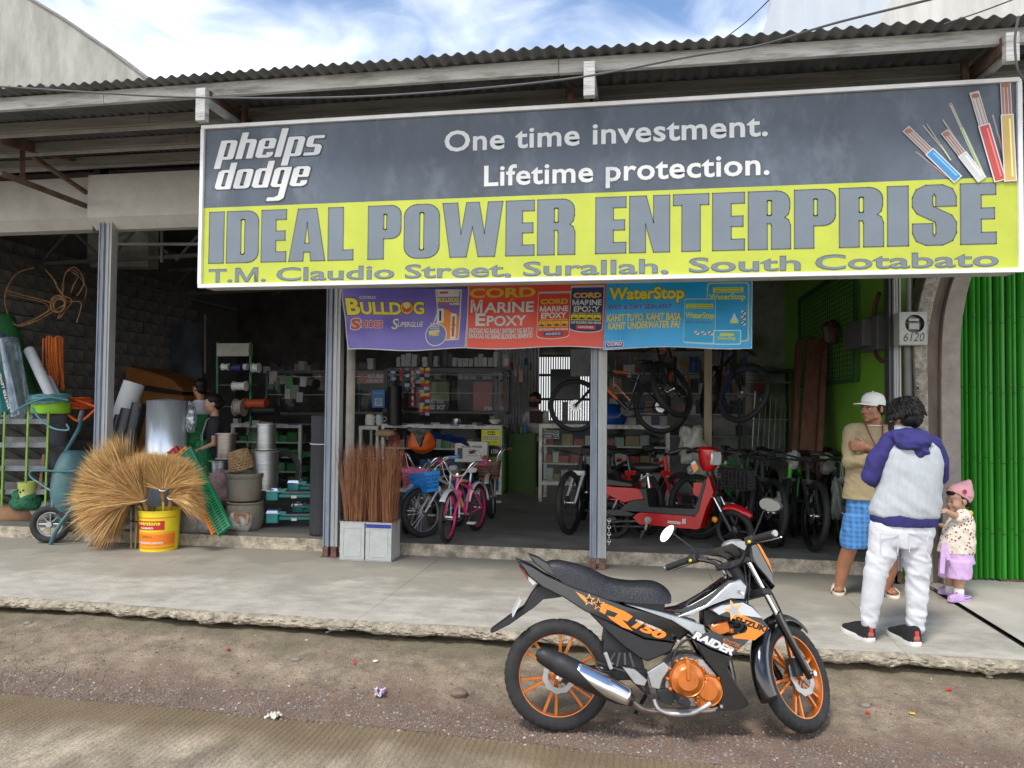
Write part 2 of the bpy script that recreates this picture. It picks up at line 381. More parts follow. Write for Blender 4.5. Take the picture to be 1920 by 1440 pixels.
js=[-9,-6.1,-3.6,-1.95,.62,1.62,XJ]
for a,b in zip(js[:-1],js[1:]):
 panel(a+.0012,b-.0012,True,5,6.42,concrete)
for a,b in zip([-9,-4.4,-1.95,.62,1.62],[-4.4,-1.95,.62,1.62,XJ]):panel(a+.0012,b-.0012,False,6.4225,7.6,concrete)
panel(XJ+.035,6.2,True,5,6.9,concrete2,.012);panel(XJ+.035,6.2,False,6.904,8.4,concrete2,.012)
g=MB();g.box(((XJ*2+.032)/2,6.6,-.05),(.026,3.2,.08));g.build('joint_strip',mat('black joint',(.03,.027,.024),.8),pav,False)
g=MB();g.box((-1.5,6.3,-.17),(15.5,2.2,.12));g.build('pavement_fill',soilm,None,False,**ST)
# raised shop floor with a rough step
XR=2.26
g=MB();
def step_front(x):return 7.3+.02*noise.noise(Vector((x*2,4,4)))
def frow(a,b):
 x=-8.7+(XR+8.7)*a;e=step_front(x);j=round(b*9)
 n1=noise.noise(Vector((x*14,j*2.1,1)));n2=noise.noise(Vector((x*40,j,9)))
 if j<=4:return(x,e-.012+.012*n1+.008*n2,-.02+.035*j)
 if j==5:return(x,e+.015+.008*n1,.12-.003*abs(n2))
 return(x,e+.06+(j-6)**2*1.15,.122)
g.grid(frow,560,9);g.m=[1 if(q//560)<5 else 0 for q in range(len(g.f))]
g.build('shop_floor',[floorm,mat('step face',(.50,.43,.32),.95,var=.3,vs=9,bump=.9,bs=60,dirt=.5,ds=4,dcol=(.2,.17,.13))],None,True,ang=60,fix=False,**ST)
# gravel
def stone(g,p,s):
 rr=[s*(.7+.6*random.random())for _ in range(3)];k=random.random()*6
 vs=[]
 for v in((0,0,1),(.9,0,.35),(.28,.85,.35),(-.72,.53,.35),(-.72,-.53,.35),(.28,-.85,.35),(.72,.5,-.5),(-.28,.85,-.5),(-.9,0,-.5),(-.28,-.85,-.5),(.72,-.53,-.5)):
  q=Vector(v)*(.8+.4*random.random());q=Matrix.Rotation(k,3,'Z')@q
  vs.append((p[0]+q.x*rr[0],p[1]+q.y*rr[1],p[2]+q.z*rr[2]*.6))
 fs=[(0,1,2),(0,2,3),(0,3,4),(0,4,5),(0,5,1)]+[(1,6,2),(2,6,7),(2,7,3),(3,7,8),(3,8,4),(4,8,9),(4,9,5),(5,9,10),(5,10,1),(1,10,6)]
 g.add(vs,fs)
sm=[mat('gravel brown',(.2,.14,.11),.9),mat('gravel grey',(.22,.20,.175),.9),mat('gravel pale',(.40,.37,.31),.9),mat('gravel rust',(.23,.125,.085),.9)]
g=MB()
for i in range(24000):
 x=random.uniform(-4.6,3.9)
 y=random.gauss(road_y(x)+.16,.16)if random.random()<.82 else random.uniform(3.7,4.95)
 if y<road_y(x)-.05:y=road_y(x)+random.random()*.2
 s=random.choice((.0025,.003,.004,.004,.005,.007))*random.uniform(.8,1.5);g.cur=random.choices((0,1,2,3),(7,4,.7,1.4))[0]
 stone(g,(x,y,max(soil_z(x,y),-.2 if y<road_y(x)else-9)+s*.2),s)
g.build('gravel',sm,None,False,kind='stuff')
for(u,v,s,c,lb)in((555,1243,.033,1,'smooth grey stone half sunk in the soil left of the crumpled wrapper'),(660,1283,.024,0,'brown lumpy stone beside the crumpled snack wrapper'),(628,1287,.016,3,'small reddish stone just left of the brown lumpy one'),(52,1182,.03,1,'flat grey stone at the far left under the pavement edge'),(1622,1324,.028,1,'grey stone on the soil right of the front motorcycle wheel'),(575,1215,.014,2,'pale pebble above the sunk grey stone'),(860,1297,.055,0,'flat dark stone in the soil left of the rear motorcycle wheel'),(1855,1288,.02,2,'pale stone under the broken kerb at the far right')):
 p=W(u,v,Z=-.17);m=MB();m.ell((0,0,0),(s,s*.8,s*.5),12,8)
 m.v=[tuple(Vector(q)*(1+.25*noise.noise(Vector(q)*40+Vector((u,0,0)))))for q in m.v]
 o=m.build('stone',sm[c],None);o.location=(p.x,p.y,soil_z(p.x,p.y)+s*.2);tag(o,lb,'stone','loose stones on the verge')
# litter
def crumple(nm,u,v,s,cols,lb,z=None,amp=.35):
 p=W(u,v,Z=-.17);m=MB();n=7
 for i in range(n):
  pass
 m.grid(lambda a,b:((a-.5)*s+.2*s*noise.noise(Vector((a*4,b*4,u))),(b-.5)*s*.7+.15*s*noise.noise(Vector((a*5,b*5,v))),amp*s*(.5+noise.noise(Vector((a*5,b*5,u*.1))))),9,9)
 m.m=[random.randrange(len(cols))if len(cols)>1 else 0 for _ in m.f]
 o=m.build(nm,cols,None,False,fix=False);o.location=(p.x,p.y,soil_z(p.x,p.y)+.004);o.rotation_euler=(.1,.1,u%6)
 return tag(o,lb,'litter')
red=mat('red plastic',(.6,.04,.03),.45);foil=mat('foil',(.7,.7,.72),.25,.6);wht=mat('white paint',(.72,.71,.68),.5,var=.05)
crumple('snack_wrapper',713,1296,.085,[mat('wrapper purple',(.2,.08,.3),.35),mat('wrapper orange',(.75,.3,.05),.35),foil,wht],'crumpled purple, orange and white snack wrapper on the gravel',amp=.5)
crumple('plastic_scrap',428,1226,.035,[red],'thin red plastic scrap on the bare soil, left of the others')
crumple('plastic_scrap',665,1250,.03,[red],'small red plastic scrap above the crumpled wrapper')
crumple('foil_scrap',705,1248,.035,[foil,wht],'silver foil scrap above the crumpled wrapper')
crumple('plastic_scrap',616,1202,.04,[mat('bluish plastic',(.45,.5,.52),.4)],'bluish grey plastic scrap under the pavement edge')
crumple('paper_scrap',513,1335,.08,[mat('cream paper',(.62,.6,.5),.7)],'cream ridged scrap lying at the road edge')
crumple('plastic_scrap',1780,1306,.035,[red],'red plastic scrap on the soil at the right under the broken kerb')
crumple('plastic_scrap',1627,1335,.03,[red],'red plastic scrap right of the front motorcycle wheel')
crumple('plastic_scrap',1710,1338,.03,[mat('yellow plastic',(.7,.5,.08),.4)],'yellow plastic scrap on the soil below the two red ones')
# = SHOP BUILDING
shop=thing('shop_building','open fronted concrete hardware shop with dark interior behind the steel posts','building',(0,7.2,0))
XL=-8.6;YB=15.0;ZC=4.35
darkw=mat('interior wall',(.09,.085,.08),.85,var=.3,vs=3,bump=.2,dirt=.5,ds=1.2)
blockm=mat('concrete block',(.19,.18,.165),.9,var=.28,vs=7,bump=.6,bs=50,dirt=.6,ds=2.5,dcol=(.05,.05,.045))
g=MB();g.box((XL-.11,11.1,2.1),(.1,7.9,4.5));wl=g.build('left_wall',mat('mortar',(.11,.105,.1),.95),shop,False)
bme=[]
for q in range(4):
 m=MB();m.box((0,0,0),(.06,.388,.188));m.v=[(a+.006*noise.noise(Vector((b*9,c*9,q))),b+random.uniform(-.004,.004),c+random.uniform(-.004,.004))for a,b,c in m.v]
 me=m.mesh('block',blockm);fixn(me);bme.append(me)
for j in range(18):
 for i in range(17):
  if 7.35+.4*i>13.2:continue
  o=bpy.data.objects.new('block',bme[random.randrange(4)]);COL.objects.link(o);o.parent=wl
  o.location=Vector((XL-.03,7.42+.4*i+(.2 if j%2 else 0),.22+.2*j))-shop.location
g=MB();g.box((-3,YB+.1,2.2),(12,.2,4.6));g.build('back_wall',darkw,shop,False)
greenm=mat('lime green wall paint',(.20,.47,.04),.55,var=.12,vs=3,bump=.08,dirt=.35,ds=1.5,dcol=(.06,.12,.02))
g=MB();g.box((XR+.075,9.9,2.1),(.15,5.3,4.4));g.build('side_wall',greenm,shop,False)
g=MB();g.box((1.75,12.62,2.1),(1.2,.15,4.4));g.build('rear_partition',mat('pale partition',(.36,.38,.34),.6,dirt=.6),shop,False)
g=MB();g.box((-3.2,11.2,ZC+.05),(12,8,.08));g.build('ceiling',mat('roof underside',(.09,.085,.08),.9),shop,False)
g=MB();g.box((1.2,8.7,3.9),(2.4,2.6,.06));g.build('ceiling',mat('plywood ceiling',(.2,.18,.14),.9),shop,False)
beamc=mat('beam plaster',(.56,.55,.51),.85,var=.08,vs=3,bump=.3,bs=60,dirt=.3,ds=1.1,dcol=(.3,.3,.27))
xj=W(165,380,Y=7.0).x
zb=W(200,408,Y=7.0).z;zt=W(200,328,Y=7.0).z
g=MB();g.prism([(6.98,zb),(6.98,zt),(7.3,zt),(7.3,zb-.08),(7.12,zb-.1)],xj+.01,2.3,'YZ');g.build('beam',beamc,shop,False)
zt2=W(80,337,Y=7.15).z;zb2=W(80,412,Y=7.15).z
g=MB();g.prism([(7.14,zb2),(7.14,zt2),(7.4,zt2),(7.4,zb2-.1),(7.25,zb2-.1)],-9.4,xj-.03,'YZ');g.build('beam',beamc,shop,False)
g=MB();g.box((xj-.01,7.2,(zt2+zb)/2),(.07,.14,.75));g.build('beam_stub',mat('black steel',(.03,.03,.03),.6),shop,False)
# steel trusses seen in the dark of the left bay
stl=mat('dull grey steel',(.2,.2,.2),.6,.3,dirt=.4)
g=MB()
for Y,x0,x1 in((9.5,XL,-1),(12.5,XL,-1)):
 g.bar((x0,Y,3.95),(x1,Y,4.1),.05,.06);g.bar((x0,Y,3.5),(x1,Y,3.7),.05,.05)
 for k in range(7):a=x0+(x1-x0)*k/7;g.bar((a,Y,3.5),(a+.48,Y,4.0),.03,.03);g.bar((a+.48,Y,4.0),(a+.96,Y,3.6),.03,.03)
g.build('roof_truss',stl,shop,False)
g=MB();g.bar((XL+.05,7.4,W(0,476,X=XL).z),(XL+.05,14.8,W(0,476,X=XL).z),.05,.05);g.build('wall_rail',stl,shop,False)
for(u0,v0,u1,v1,Y)in((219,458,375,458,7.6),(304,425,304,492,8.4),(217,443,275,424,8.4),(385,590,385,700,12)):
 g=MB();g.bar(W(u0,v0,Y=Y),W(u1,v1,Y=Y),.03,.03);g.build('hanger_rod',stl,shop,False)
# barred window and corrugated wall at the back
p0,p1=W(1012,788,Y=14.7),W(1100,664,Y=14.7)
wnd=MB();wnd.box(((p0.x+p1.x)/2,14.96,(p0.z+p1.z)/2),(p1.x-p0.x+.1,.03,p1.z-p0.z));wn=wnd.build('window',mat('window daylight',(.92,.95,.96),emis=.45),shop,False)
for k in range(22):
 x=p0.x-.05+(p1.x-p0.x+.1)*k/21;g=MB();g.bar((x,14.88,p0.z),(x,14.88,p1.z),.022,.022);g.build('window_bar',mat('dark bar',(.03,.03,.03),.7),wn,False)
for z in(p0.z+.42,p0.z+.9,p1.z-.02):g=MB();g.box(((p0.x+p1.x)/2,14.86,z),(p1.x-p0.x+.14,.03,.05));g.build('window_bar',_mats['dark bar'],wn,False)
q0,q1=W(925,820,Y=14.2),W(1011,650,Y=14.2)
g=MB();g.grid(lambda a,b:(q0.x+(q1.x-q0.x)*a,14.2+.02*math.sin(a*2*PI*15),q0.z+(q1.z+.9-q0.z)*b),180,1)
g.build('corrugated_panel',mat('galvanised inside',(.42,.42,.42),.45,.4,dirt=.5),shop,True,ang=60,fix=False)
# posts (two channels back to back with a flat foot)
bluegrey=mat('blue grey post paint',(.235,.275,.34),.5,var=.1,vs=10,bump=.1,dirt=.65,ds=5,dcol=(.42,.43,.43),stretch=(1,1,.25))
palep=mat('bare grey steel',(.40,.41,.41),.45,.2,var=.12,vs=9,dirt=.35,ds=4,dcol=(.2,.22,.26),stretch=(1,1,.2))
rust=mat('rusty foot',(.17,.09,.065),.9,var=.3,vs=20)
def post(u,v,hz,lb,w_=.15,dark=False,yp=7.07):
 p=W(u,v,Y=yp);t=thing('steel_post',lb,'post',(p.x,yp,0),0,'steel posts of the shop front')
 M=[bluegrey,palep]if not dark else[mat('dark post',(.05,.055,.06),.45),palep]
 a,b,c=-w_/2,-w_/2+w_*.42,w_/2;z0=.1
 g=MB();g.box((p.x+(a+b)/2,yp+.02,(hz+z0)/2),(b-a,.09,hz-z0));g.box((p.x+a+.006,yp-.03,(hz+z0)/2),(.012,.02,hz-z0));g.box((p.x+b-.008,yp-.03,(hz+z0)/2),(.012,.02,hz-z0));g.build('channel',M[0],t,False,bevel=.002)
 g=MB();g.box((p.x+(b+c)/2+.003,yp+.02,(hz+z0)/2),(c-b-.006,.08,hz-z0));g.box((p.x+c-.006,yp-.028,(hz+z0)/2),(.012,.018,hz-z0));g.box((p.x+b+(c-b)*.5,yp-.024,(hz+z0)/2),(.01,.01,hz-z0));g.build('channel',M[1],t,False,bevel=.002)
 for x in(a+.03,c-.035):g=MB();g.box((p.x+x,yp-.01,.05),(.055,.07,.1));g.box((p.x+x,yp-.03,.004),(.075,.08,.008));g.build('foot',rust,t,False)
 return t
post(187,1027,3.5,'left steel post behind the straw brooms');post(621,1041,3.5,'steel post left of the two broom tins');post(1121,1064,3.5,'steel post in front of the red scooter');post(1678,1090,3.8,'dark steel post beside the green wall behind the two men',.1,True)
pp=W(648,1030,Y=7.35);g=MB();g.lathe([(.045,.12),(.045,3.4)],(pp.x,7.42,0),n=16);o=g.build('drain_pipe',mat('cement pipe',(.42,.40,.35),.8,dirt=.5),None);tag(o,'grey round pipe rising just right of the post by the broom tins','pipe')
# - roof canopy
roofm=mat('roof sheet',(.13,.135,.14),.5,.25,var=.2,vs=2.5,dirt=.3,ds=1.5,dcol=(.07,.06,.05))
woodp=mat('flaking painted timber',(.52,.52,.50),.75,var=.12,vs=6,bump=.5,bs=30,dirt=.85,ds=7,dcol=(.13,.10,.08),stretch=(.35,1,3))
oldw=mat('old timber',(.26,.25,.225),.85,var=.25,vs=6,bump=.5,bs=30,dirt=.6,ds=3,dcol=(.08,.07,.06),stretch=(.3,1,3))
rustst=mat('rusty steel',(.15,.085,.06),.8,.2,var=.3,vs=8,dirt=.6,ds=3,dcol=(.24,.22,.2))
roof=thing('roof_canopy','corrugated metal canopy on timber purlins over the shop front','roof',(0,5.3,3.9))
def rz(y):return 4.03+.05*(y-5.35)
PW=.0955;sheet_w=PW*11
x=-9.0;k=0
while x<5.3:
 y0=5.20+random.uniform(-.02,.02);zz=.004*(k%2);x1=x+sheet_w+.05;nx=int((x1-x)/PW*8)
 g=MB();tl=random.uniform(-.006,.006)
 g.grid(lambda a,b:(x+(x1-x)*a,y0+(7.9-y0)*b,rz(y0+(7.9-y0)*b)+zz+.011+tl*a+.0125*math.sin((x+(x1-x)*a)*2*PI/PW)),nx,3)
 o=g.build('roof_sheet',roofm,roof,True,ang=80,fix=False);md=o.modifiers.new('thick','SOLIDIFY');md.thickness=.002
 x+=sheet_w;k+=1
for i,y in enumerate((5.35,5.92,6.48,7.0,7.55)):
 g=MB();h=.105 if i==0 else .085;M=woodp if i==0 else oldw;z=rz(y)
 for a,b in((-9,-4.3),(-4.3,-.6),(-.6,5.2)):
  g=MB();dz=random.uniform(-.006,.006);g.box(((a+b)/2,y+.02,z-h/2-.004+dz*.3),(b-a-.004,.045,h));g.build('fascia_board' if i==0 else 'purlin',M,roof,False,bevel=.003)
 if i:
  g=MB();g.box((-2,y+.05,z-h-.02),(14,.02,.028));g.build('batten',mat('pale batten',(.42,.41,.38),.8,dirt=.4),roof,False)
def rafter(u,v,vb):
 bz_=W(u,vb,Y=5.26).z
 p=W(u,v,Y=5.3);g=MB();g.bar((p.x,5.27,rz(5.3)-.13),(p.x,7.1,rz(7.1)-.13),.06,.1);g.build('rafter',rustst,roof,False)
 g=MB();g.bar((p.x,5.26,3.94),(p.x,5.26,bz_),.08,.06);g.build('bracket',woodp,roof,False,bevel=.004)
 g=MB();g.bar((p.x+.02,5.29,3.85),(p.x+.02,7.0,3.86),.04,.05);g.build('brace',palep,roof,False)
 g=MB();g.bar((p.x+.02,5.7,3.9),(p.x+.03,5.9,3.6),.03,.03);g.build('brace',rustst,roof,False)
rafter(385,200,228);rafter(1106,150,182);rafter(1890,120,118)
tr=[(W(0,262,Y=6.1),W(290,332,Y=8.3),.09),(W(0,324,Y=5.95),W(163,387,Y=7.1),.045),(W(60,292,Y=6.55),W(163,362,Y=7.1),.035),(W(42,275,Y=6.4),W(42,338,Y=6.3),.035)]
for a,b,s in tr:
 g=MB();g.bar(a,b,.045,s);g.build('truss_bar',rustst,roof,False)
# neighbour buildings above the roof
stucco=mat('weathered render',(.40,.39,.345),.9,var=.2,vs=1.6,bump=.9,bs=7,dirt=.8,ds=.9,dcol=(.27,.27,.25),stretch=(1.6,1,.5))
Yn=10.5
pts=[(W(u,v,Y=Yn).x,W(u,v,Y=Yn).z)for u,v in((-900,500),(278,500),(278,149),(213,100),(123,38),(60,0),(-60,-70),(-900,-500))]
t=thing('neighbour_wall','weathered pale gable wall rising behind the roof at top left','wall',(pts[1][0]-2,Yn,0))
g=MB();g.prism(pts,Yn,Yn+.25);g.build('rendered_wall',stucco,t,False)
cp=[(p[0],p[1])for p in pts[2:7]]
g=MB()
for a,b in zip(cp[:-1],cp[1:]):g.bar((a[0],Yn+.12,a[1]+.015),(b[0],Yn+.12,b[1]+.015),.3,.035)
g.build('coping',mat('grey coping',(.28,.27,.26),.9,dirt=.5),t,False)
Yn=9.5
pt=lambda u,v:(W(u,v,Y=Yn).x,W(u,v,Y=Yn).z)
t=thing('neighbour_wall','tall pale blue grey wall rising behind the roof at top right','wall',(3,Yn,0))
g=MB();g.prism([pt(1430,300),pt(1640,300),pt(1640,62),pt(1668,0),pt(1690,-80),pt(1452,-80),pt(1446,10),pt(1428,66)],Yn,Yn+.3);g.build('rendered_wall',mat('bluish render',(.54,.59,.64),.9,var=.05,vs=2,dirt=.25,ds=1.2,dcol=(.4,.42,.44),stretch=(2,1,.4)),t,False)
g=MB();g.prism([pt(1640,300),pt(2500,300),pt(2500,-80),pt(1690,-80),pt(1668,0),pt(1640,62)],Yn-.25,Yn+.05);g.build('rendered_wall',mat('grey stained render',(.6,.585,.54),.9,var=.1,vs=1.5,dirt=.55,ds=1.1,dcol=(.33,.32,.3),stretch=(2.5,1,.6)),t,False)
# wires
blk=mat('black rubber',(.012,.012,.013),.55)
def wire(pts,r,lb,m=None):
 g=MB();g.tube(crv(pts,10),r,6);o=g.build('wire',m or blk,None);return tag(o,lb,'wire','overhead wires')
wire([W(-60,158,Y=4.9),W(150,172,Y=4.92),W(380,183,Y=4.95),W(700,180,Y=4.96),W(1050,150,Y=4.96),W(1300,105,Y=4.97),W(1420,86,Y=4.95),W(1560,45,Y=4.6),W(1700,10,Y=4.3),W(1860,-30,Y=4)],.007,'long black wire sagging across the whole roof edge',mat('grey wire',(.09,.09,.09),.5))
wire([W(1350,78,Y=9.3),W(1400,40,Y=9.2),W(1450,-8,Y=9)],.006,'thin wire rising to the upper right against the white sky')
wire([W(1770,45,Y=4.9),W(1850,18,Y=4.7),W(1960,-25,Y=4.3)],.004,'thin grey wire crossing the wall at top right',mat('grey wire',(.09,.09,.09)))
wire([W(1910,30,Y=4.5),W(1903,75,Y=4.52),W(1908,130,Y=4.55),W(1925,155,Y=4.6)],.007,'grey cable hanging at the far right edge over the sign corner',mat('grey wire',(.09,.09,.09)))
# = SIGN
class Face:
 """flat print on a surface: f(a,b,lift) -> point; an item lies just above whatever it overlaps; cut: grid the surface bends along"""
 def __init__(s,f,step=.0003,lift=.001,cut=None):s.f=f;s.mats=[];s.l0=lift;s.step=step;s.items=[];s.cut=cut
 def put(s,c,v,fs,rough=.5):
  if not v:return s
  m=mat('print %s'%str(c),c,rough,var=.05,vs=3)
  if m not in s.mats:s.mats.append(m)
  x0=min(p[0]for p in v);x1=max(p[0]for p in v);y0=min(p[1]for p in v);y1=max(p[1]for p in v)
  ly=1+max([i[0]for i in s.items if i[1]<x1 and i[2]>x0 and i[3]<y1 and i[4]>y0]or[0])
  s.items.append((ly,x0,x1,y0,y1,v,fs,s.mats.index(m)));return s
 def poly(s,c,*loops):
  pts=[p for lp in loops for p in lp];return s.put(c,pts,[tuple(t)for t in tessellate_polygon([[Vector((p[0],p[1],0))for p in lp]for lp in loops])])
 def rect(s,c,x0,y0,x1,y1,r=0):return s.poly(c,rrect(x0,y0,x1,y1,r)if r else[(x0,y0),(x1,y0),(x1,y1),(x0,y1)])
 def circ(s,c,x,y,r,ry=None,n=20):return s.poly(c,[(x+r*math.cos(2*PI*i/n),y+(ry or r)*math.sin(2*PI*i/n))for i in range(n)])
 def text(s,c,t,x,y,wd,h,**k):
  m=MB();text(m,t,lambda a,b:(a,b,0),x,y,wd,h,**k);return s.put(c,[(p[0],p[1])for p in m.v],m.f)
 def otext(s,c,oc,t,x,y,wd,h,bold=.02,o=.02,**k):
  ox,oy=h*o*1.2,h*o*1.2
  bold*=.75;s.text(oc,t,x-ox,y-oy,wd+2*ox,h+2*oy,bold=bold+o*.6,**k);return s.text(c,t,x,y,wd,h,bold=bold,**k)
 def line(s,c,pts,w_,closed=False):
  v=[];fs=[]
  if closed:pts=list(pts)+[pts[0]]
  for p,q in zip(pts[:-1],pts[1:]):
   d=Vector((q[0]-p[0],q[1]-p[1]))
   if d.length<1e-5:continue
   d=d.normalized()*w_/2;n=(-d.y,d.x);e=d*.9;o=len(v)
   v+=[(p[0]+n[0]-e.x,p[1]+n[1]-e.y),(p[0]-n[0]-e.x,p[1]-n[1]-e.y),(q[0]-n[0]+e.x,q[1]-n[1]+e.y),(q[0]+n[0]+e.x,q[1]+n[1]+e.y)];fs.append((o,o+1,o+2,o+3))
  return s.put(c,v,fs)
 def build(s,nm,parent):
  bm=bmesh.new()
  for ly,x0,x1,y0,y1,v,fs,mi in s.items:
   vv=[bm.verts.new((p[0],p[1],s.l0+ly*s.step))for p in v]
   for q in fs:
    try:bm.faces.new([vv[i]for i in q]).material_index=mi
    except ValueError:pass
  if s.cut:
   for ax,step,mx_ in s.cut:
    k=step
    while k<mx_-1e-6:
     n=Vector((1,0,0))if ax==0 else Vector((0,1,0));bmesh.ops.bisect_plane(bm,geom=bm.verts[:]+bm.edges[:]+bm.faces[:],dist=1e-7,plane_co=n*k,plane_no=n);k+=step
  off=wloc(parent)
  for v in bm.verts:v.co=Vector(s.f(v.co.x,v.co.y,v.co.z))-off
  me=bpy.data.meshes.new(nm);bm.to_mesh(me);bm.free()
  for q in s.mats:me.materials.append(q)
  return link(nm,me,parent,False,fix=False)
SY=5.6;SX0,SX1,SZ0,SZ1=-3.580,2.558,2.447,3.7885
sign=thing('shop_sign','wide grey and yellow light box sign reading IDEAL POWER ENTERPRISE','sign',((SX0+SX1)/2,SY,SZ0))
sgrey=mat('sign grey',(.075,.095,.125),.42,var=.2,vs=1.4,dirt=.6,ds=2.5,dcol=(.20,.235,.28),stretch=(1,1,.6))
syel=mat('sign yellow',(.48,.54,.05),.45,var=.06,vs=2,dirt=.2,ds=6,dcol=(.5,.55,.12))
alu=mat('aluminium trim',(.80,.80,.80),.45,.0,var=.06)
g=MB();g.box(((SX0+SX1)/2,SY+.11,(SZ0+SZ1)/2),(SX1-SX0-.02,.2,SZ1-SZ0-.02));g.build('casing',mat('sign casing',(.5,.5,.48),.6,dirt=.4),sign,False)
zm=W(1200,358,Y=SY).z
g=MB();g.quad((SX0+.02,SY+.006,zm),(SX1-.02,SY+.006,zm),(SX1-.02,SY+.006,SZ1-.02),(SX0+.02,SY+.006,SZ1-.02));g.build('grey_panel',sgrey,sign,False,fix=False)
g=MB();g.quad((SX0+.02,SY+.006,SZ0+.02),(SX1-.02,SY+.006,SZ0+.02),(SX1-.02,SY+.006,zm),(SX0+.02,SY+.006,zm));g.build('yellow_panel',syel,sign,False,fix=False)
for a,b in(((SX0,SZ0+.014),(SX1,SZ0+.014)),((SX0,SZ1-.014),(SX1,SZ1-.014)),((SX0+.012,SZ0+.03),(SX0+.012,SZ1-.03)),((SX1-.012,SZ0+.03),(SX1-.012,SZ1-.03))):
 g=MB();g.bar((a[0],SY-.004,a[1]),(b[0],SY-.004,b[1]),.03,.03,up=(0,1,0));g.build('trim',alu,sign,False,bevel=.002)
for x in(SX0+.3,-.55,SX1-.3):g=MB();g.bar((x,SY+.12,SZ1-.01),(x,SY+.14,4.0),.04,.04);g.build('hanger',rustst,sign,False)
G={}
def _g(ch,w_,*loops):G[ch]=(w_,loops)
_g('I',.28,[(0,0),(.28,0),(.28,1),(0,1)])
_g('D',.60,rrect(0,0,.60,1,[0,.2,.2,0]),list(reversed(rrect(.27,.16,.34,.84,.03))))
_g('E',.46,[(0,0),(.46,0),(.46,.19),(.27,.19),(.27,.41),(.44,.41),(.44,.59),(.27,.59),(.27,.81),(.46,.81),(.46,1),(0,1)])
_g('A',.66,[(0,0),(.26,0),(.275,.17),(.385,.17),(.40,0),(.66,0),(.50,1),(.16,1)],[(.29,.34),(.33,.74),(.37,.34)])
_g('L',.45,[(0,0),(.45,0),(.45,.19),(.27,.19),(.27,1),(0,1)])
_g('P',.57,[(0,0),(.27,0),(.27,.38)]+rrect(.20,.38,.57,1,[0,.17,.17,0])[1:-1]+[(0,1)],list(reversed(rrect(.27,.55,.32,.84,.02))))
_g('O',.60,rrect(0,0,.60,1,.22),list(reversed(rrect(.265,.15,.335,.85,.03))))
_g('W',1.0,[(.13,0),(.40,0),(.50,.55),(.60,0),(.87,0),(1,1),(.76,1),(.70,.42),(.61,1),(.40,1),(.31,.42),(.25,1),(0,1)])
_g('R',.60,[(0,0),(.27,0),(.27,.44),(.315,.44),(.33,.40),(.33,0),(.60,0),(.60,.40),(.57,.50),(.52,.54),(.57,.6),(.59,.7)]+arc(.40,.81,.19,0,PI/2,5)+[(0,1)],list(reversed(rrect(.27,.58,.33,.84,.02))))
_g('N',.60,[(0,0),(.24,0),(.24,.50),(.36,0),(.60,0),(.60,1),(.36,1),(.36,.52),(.25,1),(0,1)])
_g('T',.52,[(.125,0),(.395,0),(.395,.81),(.52,.81),(.52,1),(0,1),(0,.81),(.125,.81)])
_g('S',.58,[(.58,.64),(.58,.80),(.53,.93),(.40,1),(.18,1),(.05,.93),(0,.80),(0,.64),(.06,.53),(.30,.38),(.31,.32),(.31,.19),(.29,.15),(.27,.19),(.27,.36),(0,.36),(0,.20),(.05,.07),(.18,0),(.40,0),(.53,.07),(.58,.20),(.58,.37),(.52,.49),(.28,.64),(.27,.69),(.27,.81),(.29,.85),(.31,.81),(.31,.64)])
F=Face(lambda a,b,l:(a,SY+.005-l,b),.0003,.0005)
LG=(.165,.20,.235);DK=(.09,.10,.10)
def sx(u,v):return W(u,v,Y=SY).x
def sz(u,v):return W(u,v,Y=SY).z
zL0=sz(1130,475);zL1=sz(1130,370)
def word(s,u0,u1,c,oc,z0,z1,v=430,glyphs=G,gap=.055,sh=0):
 x0,x1=sx(u0,v),sx(u1,v);tw=sum(glyphs[c_][0]for c_ in s)+gap*(len(s)-1);k=(x1-x0)/tw;x=x0;h=z1-z0
 for ch in s:
  w_,lps=glyphs[ch]
  L2=[[(x+a*k+sh*b*h,z0+b*h)for a,b in lp]for lp in lps]
  F.poly(c,*L2)
  if oc:
   for lp in L2:F.line(oc,lp,.008,True)
  x+=(w_+gap)*k
word('IDEAL',392,662,LG,DK,zL0,zL1);word('POWER',690,1078,LG,DK,zL0,zL1);word('ENTERPRISE',1117,1868,LG,DK,zL0,zL1,400)
za=(sz(392,528)+sz(1872,497))/2;zc=(sz(392,505)+sz(1872,472))/2;ha=zc-za
for s,u0,u1,desc in(('T.M.',392,497,0),('Claudio',519,738,0),('Street,',760,957,1),('Surallah,',982,1252,1),('South',1293,1500,0),('Cotabato',1530,1872,0)):
 v=505;F.text(DK,s,sx(u0,v)-.006,za-.006,sx(u1,v)-sx(u0,v)+.012,ha*1.02+.012,bold=.022,fit=(0,.72));F.text(LG,s,sx(u0,v),za,sx(u1,v)-sx(u0,v),ha*1.02,bold=.008,fit=(0,.72))
WH=(.68,.69,.68)
for s,u0,u1,v0,v1,c0,c1 in(('One time investment.',833,1440,283,254,240,214),('Lifetime protection.',908,1443,349,325,309,283)):
 z0=(sz(u0,v0)+sz(u1,v1))/2;z1=(sz(u0,c0)+sz(u1,c1))/2;x0,x1=sx(u0,290),sx(u1,290)
 for c,o,b in((DK,.006,.032),(WH,0,.018)):F.text(c,s,x0-o,z0-o,x1-x0+2*o,(z1-z0)*1.0+2*o,bold=b,sp=1.04,fit=(0,.74))
